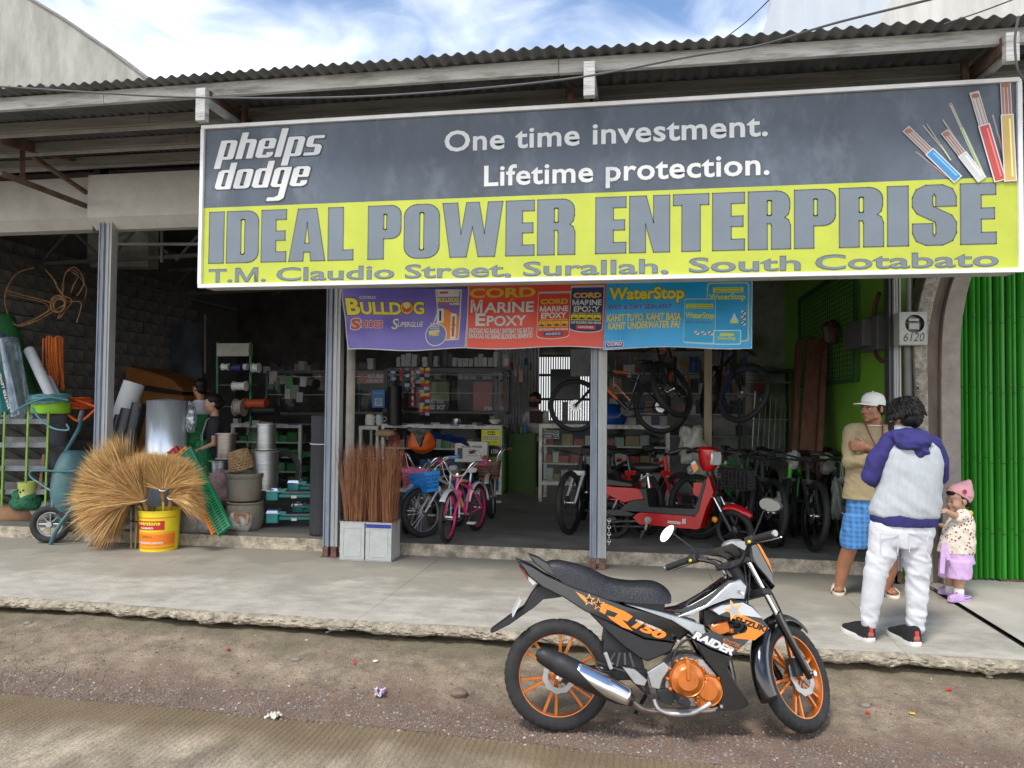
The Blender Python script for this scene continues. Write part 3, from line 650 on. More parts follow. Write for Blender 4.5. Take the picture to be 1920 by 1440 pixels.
# slanted heavy lettering of the cable maker
H={}
def _h(ch,w_,*loops):H[ch]=(w_,loops)
rr_=lambda*a:list(reversed(rrect(*a)))
_h('p',.36,[(0,-.28),(.15,-.28),(.15,0)]+rrect(0,0,.36,.64,[0,.06,.1,0])[1:],rr_(.15,.12,.21,.52,.02))
_h('h',.36,[(0,0),(.15,0),(.15,.50),(.21,.50),(.21,0),(.36,0)]+arc(.26,.54,.1,0,PI/2,4)+[(.15,.64),(.15,.86),(0,.86)])
_h('e',.36,[(.07,0),(.29,0),(.36,.07),(.36,.2),(.21,.2),(.21,.12),(.15,.12),(.15,.28),(.36,.28),(.36,.57),(.29,.64),(.07,.64),(0,.57),(0,.07)],rr_(.15,.38,.21,.53,.02))
_h('l',.15,[(0,0),(.15,0),(.15,.92),(0,.92)])
_h('s',.34,[(.0,0),(.27,0),(.33,.05),(.34,.28),(.28,.36),(.15,.38),(.15,.52),(.34,.52),(.34,.64),(.07,.64),(.0,.58),(0,.32),(.06,.26),(.19,.25),(.19,.12),(0,.12)])
_h('d',.36,[(.07,0),(.36,0),(.36,.86),(.21,.86),(.21,.64),(.07,.64),(0,.57),(0,.07)],rr_(.15,.12,.21,.52,.02))
_h('o',.36,rrect(0,0,.36,.64,.08),rr_(.15,.12,.21,.52,.02))
_h('g',.36,[(.07,0),(.21,0),(.21,-.24),(.15,-.29),(0,-.29),(0,-.43),(.28,-.43),(.36,-.35),(.36,.64),(.07,.64),(0,.57),(0,.07)],rr_(.15,.12,.21,.52,.02))
hh=(sz(500,258)-sz(500,296))/.64
word('phelps',404,600,WH,DK,sz(500,296),sz(500,296)+hh,280,H,.03,.28)
word('dodge',400,574,WH,DK,sz(500,352),sz(500,352)+hh,340,H,.03,.28)
# fan of cables
def cable(uv0,uv1,w0,cI,cC,split=.5,tip=(.32,.2,.15)):
 a=Vector((sx(*uv0),sz(*uv0)));b=Vector((sx(*uv1),sz(*uv1)));m=a.lerp(b,split);d=(b-a).normalized();n=Vector((-d.y,d.x))
 F.line((.6,.6,.6),[tuple(a),tuple(m)],w0*.92);F.line(cC,[tuple(a),tuple(m)],w0*.78)
 for k in(-2,-1,0,1,2):
  o=n*(w0*.15*k);F.line((.55,.52,.5)if k%2 else tip,[tuple(a+o),tuple(m+o*1.1)],w0*.07)
 F.line((.7,.7,.68),[tuple(m),tuple(b)],w0*1.12);F.line(cI,[tuple(m),tuple(b)],w0*.9);F.line((min(1,cI[0]*1.8+.1),min(1,cI[1]*1.8+.1),min(1,cI[2]*1.8+.1)),[tuple((m+n*w0*.2)),tuple(b+n*w0*.2)],w0*.15)
 c=a;F.circ((.3,.13,.08),c.x,c.y,w0*.38,w0*.25)
for q in(((1718,284),(1775,331),.008,(.55,.2,.1),(.5,.4,.35),.6),((1731,235),(1776,290),.009,(.5,.5,.4),(.6,.6,.5),.9),((1783,195),(1845,331),.02,(.32,.42,.2),(.5,.48,.4),.35),((1768,225),(1840,331),.011,(.4,.1,.1),(.5,.45,.4),.5),((1738,233),(1782,300),.008,(.5,.55,.3),(.5,.5,.5),.6),((1862,215),(1893,331),.010,(.5,.1,.08),(.55,.5,.48),.35),((1703,246),(1790,331),.062,(.06,.26,.55),(.36,.25,.2),.52),((1774,252),(1836,331),.058,(.55,.55,.55),(.35,.22,.18),.55),((1828,180),(1872,331),.068,(.5,.07,.06),(.5,.45,.43),.42),((1884,160),(1893,331),.072,(.62,.42,.12),(.42,.17,.12),.38)):
 cable(*q)
F.build('lettering',sign)
# = BANNERS
def banner(nm,lb,uv,base,grp='advertising banners tied under the sign',amp=.012,seed=0,yb=6.93,sag=.0):
 (tl,tr_,br,bl)=[W(u,v,Y=yb)for u,v in uv]
 wd=(tr_-tl).length;ht=(tl-bl).length
 t=thing(nm,lb,'banner',(tl.x,yb,bl.z),0,grp)
 def f(a,b,l=0):
  A,B=a/wd,b/ht;p=bl.lerp(br,A).lerp(tl.lerp(tr_,A),B)
  q=max(0,1-B)**1.2
  y=amp*(math.sin(A*9+seed)*.6*q+.5*math.sin(A*21+B*5+seed*2)*q*.5+noise.noise(Vector((A*4+seed,B*3,seed)))*1.6)
  z=.012*q*math.sin(A*7+seed)-sag*q*math.sin(PI*A)
  return(p.x,p.y+y-l,p.z+z)
 g=MB();g.grid(lambda a,b:f(a*wd,b*ht),36,14);g.build('sheet',base,t,True,ang=180,fix=False)
 return t,Face(f,.0003,.001,((0,wd/36,wd),(1,ht/14,ht))),wd,ht
vin=dict(rough=.32,var=.06,vs=2)
t,B1,w1,h1=banner('banner','purple tarpaulin banner for shoe and super glue, left of three',((640,541),(880,541),(873,655),(652,657)),mat('banner purple',(.17,.14,.52),**vin),seed=1)
Wd=.74
def bx(u,u0=640,u1=880,w_=w1):return(u-u0)/(u1-u0)*w_
def bz(v,v0=656,v1=541,h_=h1):return(v-v0)/(v1-v0)*h_
YEL=(.85,.72,.05);BLK=(.015,.015,.02)
B1.otext(WH,BLK,'CORD',bx(674),bz(561),bx(706)-bx(674),.03,bold=.03)
B1.otext(YEL,BLK,'B',bx(646),bz(591),bx(673)-bx(646),.17,bold=.06,o=.03);B1.otext(YEL,BLK,'ULLD',bx(674),bz(590),bx(754)-bx(674),.125,bold=.05,o=.03);B1.otext(YEL,BLK,'G',bx(776),bz(589),bx(797)-bx(776),.125,bold=.05,o=.03)
B1.circ(BLK,bx(764),bz(577),.068).circ((.75,.5,.05),bx(764),bz(577),.062).circ((.55,.12,.04),bx(764),bz(577),.05,.045).circ((.75,.6,.3),bx(764),bz(573),.035,.028)
B1.otext((.55,.10,.04),WH,'S',bx(650),bz(619),.11,.115,bold=.07,o=.05,shear=.1);B1.otext((.55,.10,.04),WH,'HOES',bx(672),bz(615),bx(716)-bx(672),.075,bold=.05,o=.05,shear=.1)
B1.otext(WH,BLK,'S',bx(733),bz(617),.08,.11,bold=.02,o=.03,shear=.2);B1.otext(WH,BLK,'UPERGLUE',bx(746),bz(612),bx(795)-bx(746),.052,bold=.03,o=.03,shear=.2)
B1.poly(WH,[(bx(818),bz(543)),(bx(867),bz(543)),(bx(866),bz(640)),(bx(812),bz(640)),(bx(812),bz(612)),(bx(822),bz(585))]);B1.poly((.2,.13,.4),[(bx(820),bz(545)),(bx(865),bz(545)),(bx(864),bz(638)),(bx(815),bz(638)),(bx(815),bz(612)),(bx(824),bz(585))])
B1.poly((.8,.25,.02),[(bx(838),bz(580)),(bx(864),bz(595)),(bx(864),bz(638)),(bx(833),bz(638)),(bx(815),bz(612))])
B1.rect((.6,.6,.62),bx(822),bz(557),bx(863),bz(544)).rect((.5,.06,.05),bx(826),bz(551),bx(842),bz(547))
B1.otext(YEL,BLK,'BULLDOG',bx(822),bz(567),bx(862)-bx(822),.045,bold=.05);B1.text((.6,.12,.05),'SHOES',bx(822),bz(573),.11,.025,bold=.04);B1.text(WH,'SUPER',bx(845),bz(573),.10,.025,bold=.04,shear=.2)
B1.rect(WH,bx(821),bz(606),bx(835),bz(579),.01).rect(BLK,bx(826),bz(602),bx(830),bz(583));B1.rect(WH,bx(848),bz(639),bx(859),bz(589),.012).rect((.4,.12,.06),bx(851),bz(633),bx(856),bz(594))
B1.circ(WH,bx(820),bz(628),.115).circ((.17,.2,.5),bx(820),bz(628),.105).text(YEL,'WET',bx(805),bz(630),.12,.055,bold=.06)
for i,s in enumerate(('THE','SUPERGLUE','THAT WORKS','EVEN WHEN')):B1.text(WH,s,bx(808),bz(609+i*4.6),.10,.018,bold=.03)
B1.rect(WH,0,0,w1,.008).rect(WH,0,.008,.008,h1).rect(WH,w1-.008,.008,w1,h1)
B1.build('printed_artwork',t)
t,B2,w2,h2=banner('banner','red tarpaulin banner for marine epoxy in the middle of three',((878,537),(1137,531),(1131,652),(874,653)),mat('banner red',(.80,.075,.04),**vin),seed=3,amp=.006,yb=6.925)
def bx(u,u0=877,u1=1134,w_=w2):return(u-u0)/(u1-u0)*w_
def bz(v,v0=653,v1=534,h_=h2):return(v-v0)/(v1-v0)*h_
GLD=(.70,.42,.04)
B2.otext(GLD,(.35,.12,.02),'CORD',bx(880),bz(557),bx(1005)-bx(880),bz(538)-bz(557),bold=.05,o=.03)
B2.otext(WH,(.3,.02,.02),'M',bx(883),bz(585),.115,.125,bold=.05);B2.otext(WH,(.3,.02,.02),'ARINE',bx(909),bz(585),bx(1003)-bx(909),.10,bold=.04);B2.poly(GLD,[(bx(957),bz(563)),(bx(960),bz(560)),(bx(965),bz(558)),(bx(960),bz(564))])
B2.otext(WH,(.3,.02,.02),'E',bx(893),bz(610),.10,.12,bold=.05);B2.otext(WH,(.3,.02,.02),'POXY',bx(915),bz(610),bx(990)-bx(915),.098,bold=.04)
B2.otext(WH,(.2,.01,.01),'SINTIGAS NG BAKAL! SINTIBAY NG BATO!',bx(881),bz(624),bx(1003)-bx(881),.05,bold=.04,o=.03);B2.otext(WH,(.2,.01,.01),'SINTATAG NG ISANG BLOKENG SEMENTO',bx(881),bz(634),bx(1003)-bx(881),.05,bold=.04,o=.03)
def can(B,x0,x1,z0,z1,c,c2,lab,bx,bz):
 a,b,y0,y1=bx(x0),bx(x1),bz(z0),bz(z1);m=(a+b)/2;wd=b-a
 sh=[(a,y0+.03)]+[(m-wd/2*math.cos(PI*i/10),y0+.03-.035*math.sin(PI*i/10))for i in range(1,10)]+[(b,y0+.03),(b,y1),(a,y1)]
 B.poly(WH,[(m+(x-m)*1.03,y+(-.006 if y<m_ else .006))for(x,y),m_ in zip(sh,[(y0+y1)/2]*20)]);B.poly(c,sh);B.rect((.4,.42,.45),a,y1-.012,b,y1)
 h=y1-y0;B.text(GLD,'CORD',a+.02,y0+h*.74,wd-.04,h*.12,bold=.05);B.text(WH,'MARINE',a+.015,y0+h*.58,wd-.03,h*.13,bold=.03);B.text(WH,'EPOXY',a+.03,y0+h*.43,wd-.06,h*.13,bold=.03)
 B.text(YEL,'ANG ORIGINAL! ITO ANG NO.1',a+.015,y0+h*.385,wd-.03,h*.03,bold=.03)
 for i in range(4):
  x=a+.008+(wd-.016)*i/4;B.rect(c2,x,y0+h*.24,x+wd*.22,y0+h*.37,.004);B.poly((.1,.06,.02),[(x+wd*.03,y0+h*.26),(x+wd*.18,y0+h*.26),(x+wd*.2,y0+h*.3),(x+wd*.11,y0+h*.3),(x+wd*.1,y0+h*.34),(x+wd*.07,y0+h*.3),(x+wd*.02,y0+h*.3)])
 B.text(WH,'SHIP BUILDING AND REPAIR',a+.01,y0+h*.165,wd-.02,h*.055,bold=.03);B.rect(lab[1],a+wd*.2,y0+h*.045,b-wd*.2,y0+h*.135,.005);B.text(WH,lab[0],a+wd*.26,y0+h*.065,wd*.48,h*.05,bold=.02)
can(B2,1071,1130,623,539,(.02,.03,.12),(.75,.65,.03),('HARDENER',(.6,.05,.04)),bx,bz)
can(B2,1011,1070,636,549,(.62,.05,.03),(.75,.45,.02),('ADHESIVE',(.05,.05,.2)),bx,bz)
B2.rect(WH,0,0,w2,.007).rect(WH,0,.007,.008,h2)
B2.build('printed_artwork',t)
t,B3,w3,h3=banner('banner','bright blue tarpaulin banner for wet and dry sealant, right of three',((1137,531),(1411,527),(1410,652),(1131,654)),mat('banner blue',(.02,.42,.88),**vin),seed=5,amp=.008,yb=6.92,sag=0)
def bx(u,u0=1134,u1=1411,w_=w3):return(u-u0)/(u1-u0)*w_
def bz(v,v0=653,v1=529,h_=h3):return(v-v0)/(v1-v0)*h_
B3.otext(YEL,(.12,.12,.03),'WaterStop',bx(1140),bz(568),bx(1285)-bx(1140),bz(537)-bz(568),bold=.05,o=.03)
PUR=(.13,.08,.35)
B3.otext(PUR,(.4,.55,.8),'WET & DRY SEALANT',bx(1139),bz(579),bx(1262)-bx(1139),.045,bold=.03,o=.02)
B3.otext(YEL,(.15,.25,.1),'KAHIT TUYO. KAHIT BASA.',bx(1138),bz(601),bx(1281)-bx(1138),.068,bold=.03,shear=.12,o=.02);B3.otext(YEL,(.15,.25,.1),'KAHIT UNDERWATER PA!',bx(1141),bz(616),bx(1278)-bx(1141),.068,bold=.03,shear=.12,o=.02)
B3.rect(WH,bx(1137),bz(650),bx(1173),bz(637),.02).rect(PUR,bx(1138),bz(649),bx(1172),bz(638),.02).text(WH,'CORD',bx(1141),bz(646),bx(1170)-bx(1141),.035,bold=.05)
B3.rect((.55,.7,.25),bx(1327),bz(640),bx(1405),bz(531),.03).rect((.02,.36,.72),bx(1329),bz(638),bx(1403),bz(533),.03)
YL=(.62,.72,.12)
B3.rect(YL,bx(1338),bz(550),bx(1394),bz(540)).text(BLK,'The Amazing Sealant that',bx(1342),bz(544),bx(1390)-bx(1342),.016).text(BLK,'Works Even On Wet Surfaces',bx(1342),bz(548.5),bx(1390)-bx(1342),.016)
B3.otext(YL,(.1,.25,.1),'WaterStop',bx(1331),bz(566),bx(1398)-bx(1331),.07,bold=.04)
B3.poly((.6,.72,.8),[(bx(1371),bz(602)),(bx(1386),bz(602)),(bx(1378),bz(587))]).rect(YL,bx(1371),bz(606),bx(1386),bz(601),.004)
for i in range(3):B3.rect(WH,bx(1391),bz(590+i*10),bx(1399),bz(583+i*10)).line(BLK,[(bx(1392),bz(589+i*10)),(bx(1398),bz(584+i*10))],.01)
a,b,y0,y1=bx(1286),bx(1343),bz(645),bz(560)
B3.rect((.45,.72,.82),a-.004,y0,b+.004,y1,.02).rect((.03,.42,.75),a,y0+.015,b,y1-.012,.015).rect((.3,.5,.6),a,y1-.012,b,y1-.004).rect(YL,a+.01,bz(579),b-.02,bz(570)).text(BLK,'The Amazing Sealant',a+.02,bz(574.5),b-a-.05,.015).text(BLK,'Works Even On Wet',a+.02,bz(578.5),b-a-.05,.015)
B3.otext(YL,(.08,.22,.1),'WaterStop',a+.006,bz(601),b-a-.012,.075,bold=.04,o=.03).text(PUR,'WET & DRY SEALANT',a+.01,bz(607),b-a-.03,.022,bold=.02)
for i in range(3):B3.rect(WH,a+.09+.06*i,bz(628),a+.13+.06*i,bz(621)).line(BLK,[(a+.095+.06*i,bz(627)),(a+.125+.06*i,bz(622))],.008)
B3.rect((.5,.75,.85),bx(1340),bz(645),bx(1391),bz(618),.01).rect((.05,.45,.75),bx(1342),bz(643),bx(1389),bz(620),.01).otext(YL,(.08,.22,.1),'WaterStop',bx(1347),bz(638),bx(1381)-bx(1347),.04,bold=.04).rect(YL,bx(1352),bz(629),bx(1378),bz(624))
B3.rect(WH,0,0,w3,.006).rect(WH,w3-.006,.006,w3,h3)
B3.build('printed_artwork',t)
g=MB();g.tube([W(641,541,Y=6.95),W(1030,536,Y=6.95),W(1411,528,Y=6.95)],.006,6);tag(g.build('banner_rope',mat('grey rope',(.3,.3,.28)),None),'thin rope along the top of the three banners','rope')
# = PEOPLE
skinm=mat('brown skin',(.31,.135,.07),.5,var=.07,vs=12,bump=.05,bs=200)
skin2=mat('light brown skin',(.44,.25,.17),.5,var=.05,vs=12)
hairm=mat('black hair',(.008,.007,.007),.55,var=.3,vs=30,spec=.25)
eyew=mat('eye white',(.6,.57,.53),.25);eyeb=mat('eye dark',(.015,.01,.008),.15);lipm=mat('lip',(.27,.095,.075),.5);browm=mat('brow hair',(.02,.014,.012),.8)
def limb(g,pts,rad,n=14):
 g.tube(pts,rad,n)
 for p,r in zip(pts,rad):g.ell(p,r,12,8)
def hfr(C,yaw,pitch=0,roll=0,s=1):
 return Matrix.Translation(C)@Matrix.Rotation(yaw,4,'Z')@Matrix.Rotation(roll,4,'Y')@Matrix.Rotation(pitch,4,'X')@Matrix.Scale(s,4)
def head(g,M,child=False):
 g.xf=M
 if child:
  for c,r in(((0,.012,.03),(.078,.09,.085)),((0,-.028,-.03),(.064,.06,.07)),((.032,-.052,-.042),(.03,.028,.03)),((-.032,-.052,-.042),(.03,.028,.03)),((0,-.06,-.078),(.03,.03,.022)),((0,-.09,-.032),(.010,.013,.013)),((0,-.087,-.055),(.016,.008,.008)),((.078,.0,-.015),(.01,.02,.028)),((-.078,.0,-.015),(.01,.02,.028))):g.ell(c,r,14,10)
 else:
  for c,r in(((0,.012,.035),(.075,.094,.088)),((0,-.022,-.02),(.064,.07,.085)),((0,-.040,-.075),(.046,.046,.034)),((0,-.068,-.100),(.022,.022,.017)),((.040,-.060,-.028),(.022,.022,.02)),((-.040,-.060,-.028),(.022,.022,.02)),((0,-.080,.018),(.052,.016,.011)),((0,-.094,-.012),(.009,.014,.030)),((0,-.104,-.034),(.0135,.014,.010)),((.012,-.094,-.037),(.009,.012,.008)),((-.012,-.094,-.037),(.009,.012,.008)),((0,-.090,-.062),(.023,.012,.0055)),((0,-.088,-.073),(.020,.012,.006)),((.077,.012,-.010),(.009,.02,.032)),((-.077,.012,-.010),(.009,.02,.032)),((.052,-.015,-.07),(.016,.03,.025)),((-.052,-.015,-.07),(.016,.03,.025))):g.ell(c,r,14,10)
 g.xf=None
def face_bits(t,M,child=False,lips=True):
 k=-.088 if not child else-.082;z=-.006 if not child else-.012;ex=.031
 for sx_ in(1,-1):
  g=MB();g.xf=M;g.ell((sx_*ex,k+.012,z),(.014,.012,.0075),12,8);e=g.build('eye',eyew,t);g=MB();g.xf=M;g.ell((sx_*ex,k+.0035,z),(.0065,.005,.0065),10,6);g.build('iris',eyeb,e)
  g=MB();g.xf=M;g.tube([(sx_*.014,k+.0005,z+.007),(sx_*.03,k-.002,z+.0095),(sx_*.045,k+.008,z+.005)],.0024,6);g.build('eyelid',eyeb,e)
  g=MB();g.xf=M;g.tube([(sx_*.013,k-.006,z+.021),(sx_*.03,k-.008,z+.027),(sx_*.05,k+.008,z+.021)],[.003,.0045,.002],6,flat=.7);g.build('eyebrow',browm,t)
 if lips:
  g=MB();g.xf=M;y=-.1005 if not child else-.094;zz=-.062 if not child else-.055
  g.ell((0,y,zz),(.021,.0055,.004),12,6);g.ell((0,y+.001,zz-.0095),(.017,.0055,.005),12,6);g.build('lips',lipm,t)
def hand(g,w_,d,nrm,s=1,curl=.6,side=1,spread=.1):
 """palm and five fingers: w_ wrist point, d direction to the fingers, nrm palm normal (fingers curl towards it)"""
 d=Vector(d).normalized();nrm=Vector(nrm);nrm=(nrm-d*nrm.dot(d)).normalized();x=d.cross(nrm)*side;w_=Vector(w_)
 M=Matrix((x,d,nrm)).transposed()
 g.ell(w_+d*.045*s,(.040*s,.052*s,.015*s),14,10,M);g.ell(w_+d*.02*s+x*.018*s+nrm*.006*s,(.018*s,.03*s,.014*s),12,8,M)
 for i,(o,l)in enumerate(((.029,.068),(.010,.078),(-.010,.072),(-.029,.056))):
  p=w_+d*.080*s+x*o*s;a=0;pts=[p-d*.02*s,p];dd=d+x*spread*(o*8)
  for k in range(3):a+=curl*(.7 if k==0 else 1);q=(dd*math.cos(a)+nrm*math.sin(a)).normalized();p=p+q*l*s*(.45,.32,.25)[k];pts.append(p)
  limb(g,pts,[.0095*s,.0095*s,.009*s,.008*s,.007*s],8)
 p=w_+d*.022*s+x*.028*s;pts=[p,p+(x*.8+d*.7+nrm*.3).normalized()*.034*s];pts.append(pts[-1]+(x*.25+d*.9+nrm*curl*.7).normalized()*.030*s);pts.append(pts[-1]+(d+nrm*curl).normalized()*.022*s)
 limb(g,pts,[.013*s,.0115*s,.010*s,.008*s],8)
def wrink(amp,sc=(7,7,24),extra=None,seed=0):
 def f(p,n):
  q=Vector((p.x*sc[0]+seed,p.y*sc[1],p.z*sc[2]+p.x*6))
  a=1-2*abs(noise.noise(q));b=noise.noise(q*2.3+Vector((5,0,0)))
  k=amp*(extra(p)if extra else 1)
  return p+n*(k*(a*.8+b*.4-.2))
 return f
def locks(g,M,N_,ln,rad,cover,r=(.086,.104,.10),c=(0,.014,.035),fall=.6,seed=0,curl=.02,nseg=6):
 """hair locks growing from the crown; cover(theta, phi) tells where; lie along the skull and end free"""
 rnd=random.Random(seed)
 for i in range(N_):
  ph=rnd.uniform(0,2*PI);th=math.acos(1-rnd.random()*1.15)
  if not cover(th,ph):continue
  pts=[];a=th;p_=ph+rnd.uniform(-.2,.2);dph=rnd.uniform(-.5,.5)*curl*20
  for k in range(nseg):
   q=k/(nseg-1);aa=a+ln/.1*q;lift=1.0+.05*math.sin(q*3+i)+.10*q*rnd.uniform(.2,1)
   if aa<1.75:pt_=Vector((math.sin(aa)*math.cos(p_)*r[0],math.sin(aa)*math.sin(p_)*r[1],math.cos(aa)*r[2]))*lift;last=pt_
   else:pt_=last+Vector((math.cos(p_)*.003,math.sin(p_)*.003,-ln/nseg));last=pt_
   pts.append(pt_+Vector(c));p_+=dph/nseg
  g.xf=M;g.tube(pts,[rad*(1-.75*(k/(nseg-1))**1.5)for k in range(nseg)],5);g.xf=None
def shoe(t,heel,yaw,L_,kind,mats_,label=None):
 """kind: sneaker, slide, clog; heel = back of sole on the ground; toe along local +x"""
 M=Matrix.Translation(heel)@Matrix.Rotation(yaw,4,'Z')@Matrix.Scale(L_/.28,4)
 out=crv([(0,0),(.01,.03),(.06,.036),(.12,.038),(.20,.048),(.26,.036),(.282,.0),(.262,-.035),(.20,-.046),(.12,-.036),(.06,-.034),(.01,-.03)],4,True)
 base=MB();base.xf=M
 th=.03 if kind!='slide' else .026
 base.add(*(lambda q:(q.v,q.f))(MB().prism([(p.x,p.y)for p in out],0,th,'XY',.03)))
 nm={'sneaker':'shoe','slide':'slide_sandal','clog':'clog'}[kind]
 s_=base.build(nm,mats_[0],t,True)
 if kind=='sneaker':
  g=MB();g.xf=M
  for i in range(9):
   pass
  secs=[(.012,.030,.10),(.04,.036,.098),(.075,.037,.092),(.11,.036,.085),(.15,.038,.072),(.19,.041,.056),(.23,.038,.038),(.265,.024,.026)]
  vs=[];n=12
  for x_,hw,h in secs:
   for j in range(n):a=PI*j/(n-1);vs.append((x_,hw*math.cos(a)*(1.05 if a else 1),.024+(h-.0)*abs(math.sin(a))**.7))
  fs=[(i*n+j,i*n+j+1,(i+1)*n+j+1,(i+1)*n+j)for i in range(len(secs)-1)for j in range(n-1)]
  g.add(vs,fs);g.add(vs[:n],[tuple(range(n))]);g.add(vs[-n:],[tuple(range(n))]);g.build('upper',mats_[1],s_)
  g=MB();g.xf=M;g.box((.012,0,.065),(.012,.024,.06),(0,.15,0));g.build('heel_tab',mats_[2],s_,bevel=.003)
  g=MB();g.xf=M
  for k in range(4):g.bar((.10+.025*k,-.022,.100-.012*k),(.10+.025*k,.022,.100-.012*k),.005,.004)
  g.build('laces',mats_[1],s_)
 elif kind=='slide':
  g=MB();g.xf=M;g.grid(lambda a,b:(.135+.085*b,-.05*math.cos(a*PI)*(1-.05*b),.02+(.058-.012*b)*abs(math.sin(a*PI))**.8),14,4);o=g.build('strap',mats_[1],s_,fix=False);md=o.modifiers.new('t','SOLIDIFY');md.thickness=.007
 else:
  g=MB();g.xf=M;n=12;secs=[(.10,.045,.075),(.14,.048,.085),(.19,.050,.075),(.24,.044,.058),(.272,.026,.04)];vs=[]
  for x_,hw,h in secs:
   for j in range(n):a=PI*j/(n-1);vs.append((x_,hw*math.cos(a),.02+h*abs(math.sin(a))**.6))
  g.add(vs,[(i*n+j,i*n+j+1,(i+1)*n+j+1,(i+1)*n+j)for i in range(len(secs)-1)for j in range(n-1)]);g.add(vs[-n:],[tuple(range(n))]);g.add(vs[:n],[tuple(range(n))]);g.build('upper',mats_[1],s_)
  g=MB();g.xf=M;g.tube([(.115,.046,.05),(.06,.042,.05),(.0,.02,.055),(-.008,0,.056),(.0,-.02,.055),(.06,-.042,.05),(.115,-.046,.05)],.007,8,flat=1.5);g.build('heel_strap',mats_[1],s_)
  g=MB();g.xf=M
  for k in range(6):a=.5+k*.42;g.ell((.2+.02*math.sin(k),-.05+.018*k,.075-.002*k),.005,8,5)
  g.build('vent_holes',mats_[2],s_)
  for k,c in enumerate(((.16,.0,.104),(.19,.015,.098),(.2,-.02,.095))):g=MB();g.xf=M;g.ell(c,(.011,.011,.007),8,5);g.build('charm',mats_[3+k%2],s_)
 return s_
def foot(g,ankle,heel,yaw,L_=.24):
 d=Vector((math.cos(yaw),math.sin(yaw),0));s=Vector((-d.y,d.x,0));h=Vector(heel);z=Vector((0,0,1))
 limb(g,[h+d*.03+z*.03,h+d*.10+z*.04,h+d*.18+z*.028,h+d*.215+z*.022],[.03,.034,.03,.024]);g.tube([ankle,h+d*.045+z*.04],[.034,.033],12)
 for k in range(5):o=(k-2)*.016;p=h+d*(.222-abs(k-.5)*.008)+s*o;g.ell(p+z*.018,(.016,.0085,.011)if k else(.02,.011,.013),8,6,Matrix.Rotation(yaw,3,'Z'))
U_=Vector
# - man with the raglan hoodie, seen from behind
Y0=W(1640,1212,Z=0).y+.12
P=lambda u,v,dy=0:W(u,v,Y=Y0+dy)
hm=thing('person','man with bushy black hair, grey and navy hooded sweatshirt, white jeans, back to us','person',(P(1675,1200).x,Y0,0))
hC=P(1695,784,.02)
HM=hfr(hC,R(180+35),R(14),0,.93)
g=MB();head(g,HM)
neck=P(1702,822,.0);chest=P(1706,870,.02)
limb(g,[hC+V3(.005,.0,-.06),neck,chest],[.055,.056,.10])
g.loft([(P(1697,985),.14,.10),(P(1700,930),.14,.1),(P(1704,870),.16,.1),(P(1706,830),.13,.07)],16)
LE,RE=P(1632,893,.0),P(1760,893,.12);LS,RS=P(1660,836),P(1752,836,.03)
LWr,RWr=P(1660,905,.26),P(1735,905,.28)
for S_,E_,W_,sd in((LS,LE,LWr,1),(RS,RE,RWr,-1)):
 limb(g,[S_,E_,W_],[.045,.038,.026]);hand(g,W_,(W_-E_).normalized()+V3(.3*sd,.4,.1),(0,-.3,1),.95,.45,sd)
La=[P(1660,990),P(1641,1078,-.02),P(1628,1168,.0)];Ra=[P(1722,990),P(1720,1078,.0),P(1716,1178,.0)]
for q in(La,Ra):limb(g,q,[.07,.05,.035])
hl1,hl2=W(1636,1206,Z=0),W(1722,1214,Z=0);y1,y2=R(112),R(107)
foot(g,La[2],hl1+V3(0,0,.02),y1,.24);foot(g,Ra[2],hl2+V3(0,0,.02),y2,.24)
remesh(g,'body',.007,3,mats=skinm,parent=hm)
face_bits(hm,HM,lips=False)
# face mask
g=MB();g.xf=HM;g.grid(lambda a,b:((.078*math.sin((a-.5)*2.7),-.01-.108*math.cos((a-.5)*2.7)*(.96+.1*math.sin(b*PI)),-.018-.088*b)),16,8);o=g.build('face_mask',mat('black cloth',(.012,.012,.014),.85),hm,fix=False);o.modifiers.new('t','SOLIDIFY').thickness=.004
g=MB();g.xf=HM
for s_ in(1,-1):g.tube([(s_*.07,-.03,-.03),(s_*.085,.012,.018),(s_*.086,.02,-.02)],.0018,5)
g.build('mask_loop',_mats['black cloth'],o)
# hair: cap of base volume plus locks
g=MB();g.xf=HM
for c,r in(((0,.028,.045),(.094,.108,.098)),((0,.055,-.02),(.084,.072,.062)),((.045,-.02,.07),(.05,.06,.045)),((-.045,-.02,.07),(.05,.06,.045)),((.078,.0,.02),(.02,.045,.04)),((-.078,.0,.02),(.02,.045,.04)),((0,-.06,.08),(.06,.04,.035))):g.ell(c,r,18,12)
g.xf=None
hb=remesh(g,'hair',.008,4,lambda p,n:p+n*(.010*noise.noise(Vector((p.x*40,p.y*40,p.z*16)))+.004*noise.noise(p*110)),hairm,hm)
g=MB();locks(g,HM,900,.05,.0055,lambda th,ph:not(math.sin(ph)<-.75 and th>1.15),r=(.098,.116,.106),c=(0,.022,.04),seed=4,curl=.06)
g.build('locks',hairm,hb,kind='stuff')
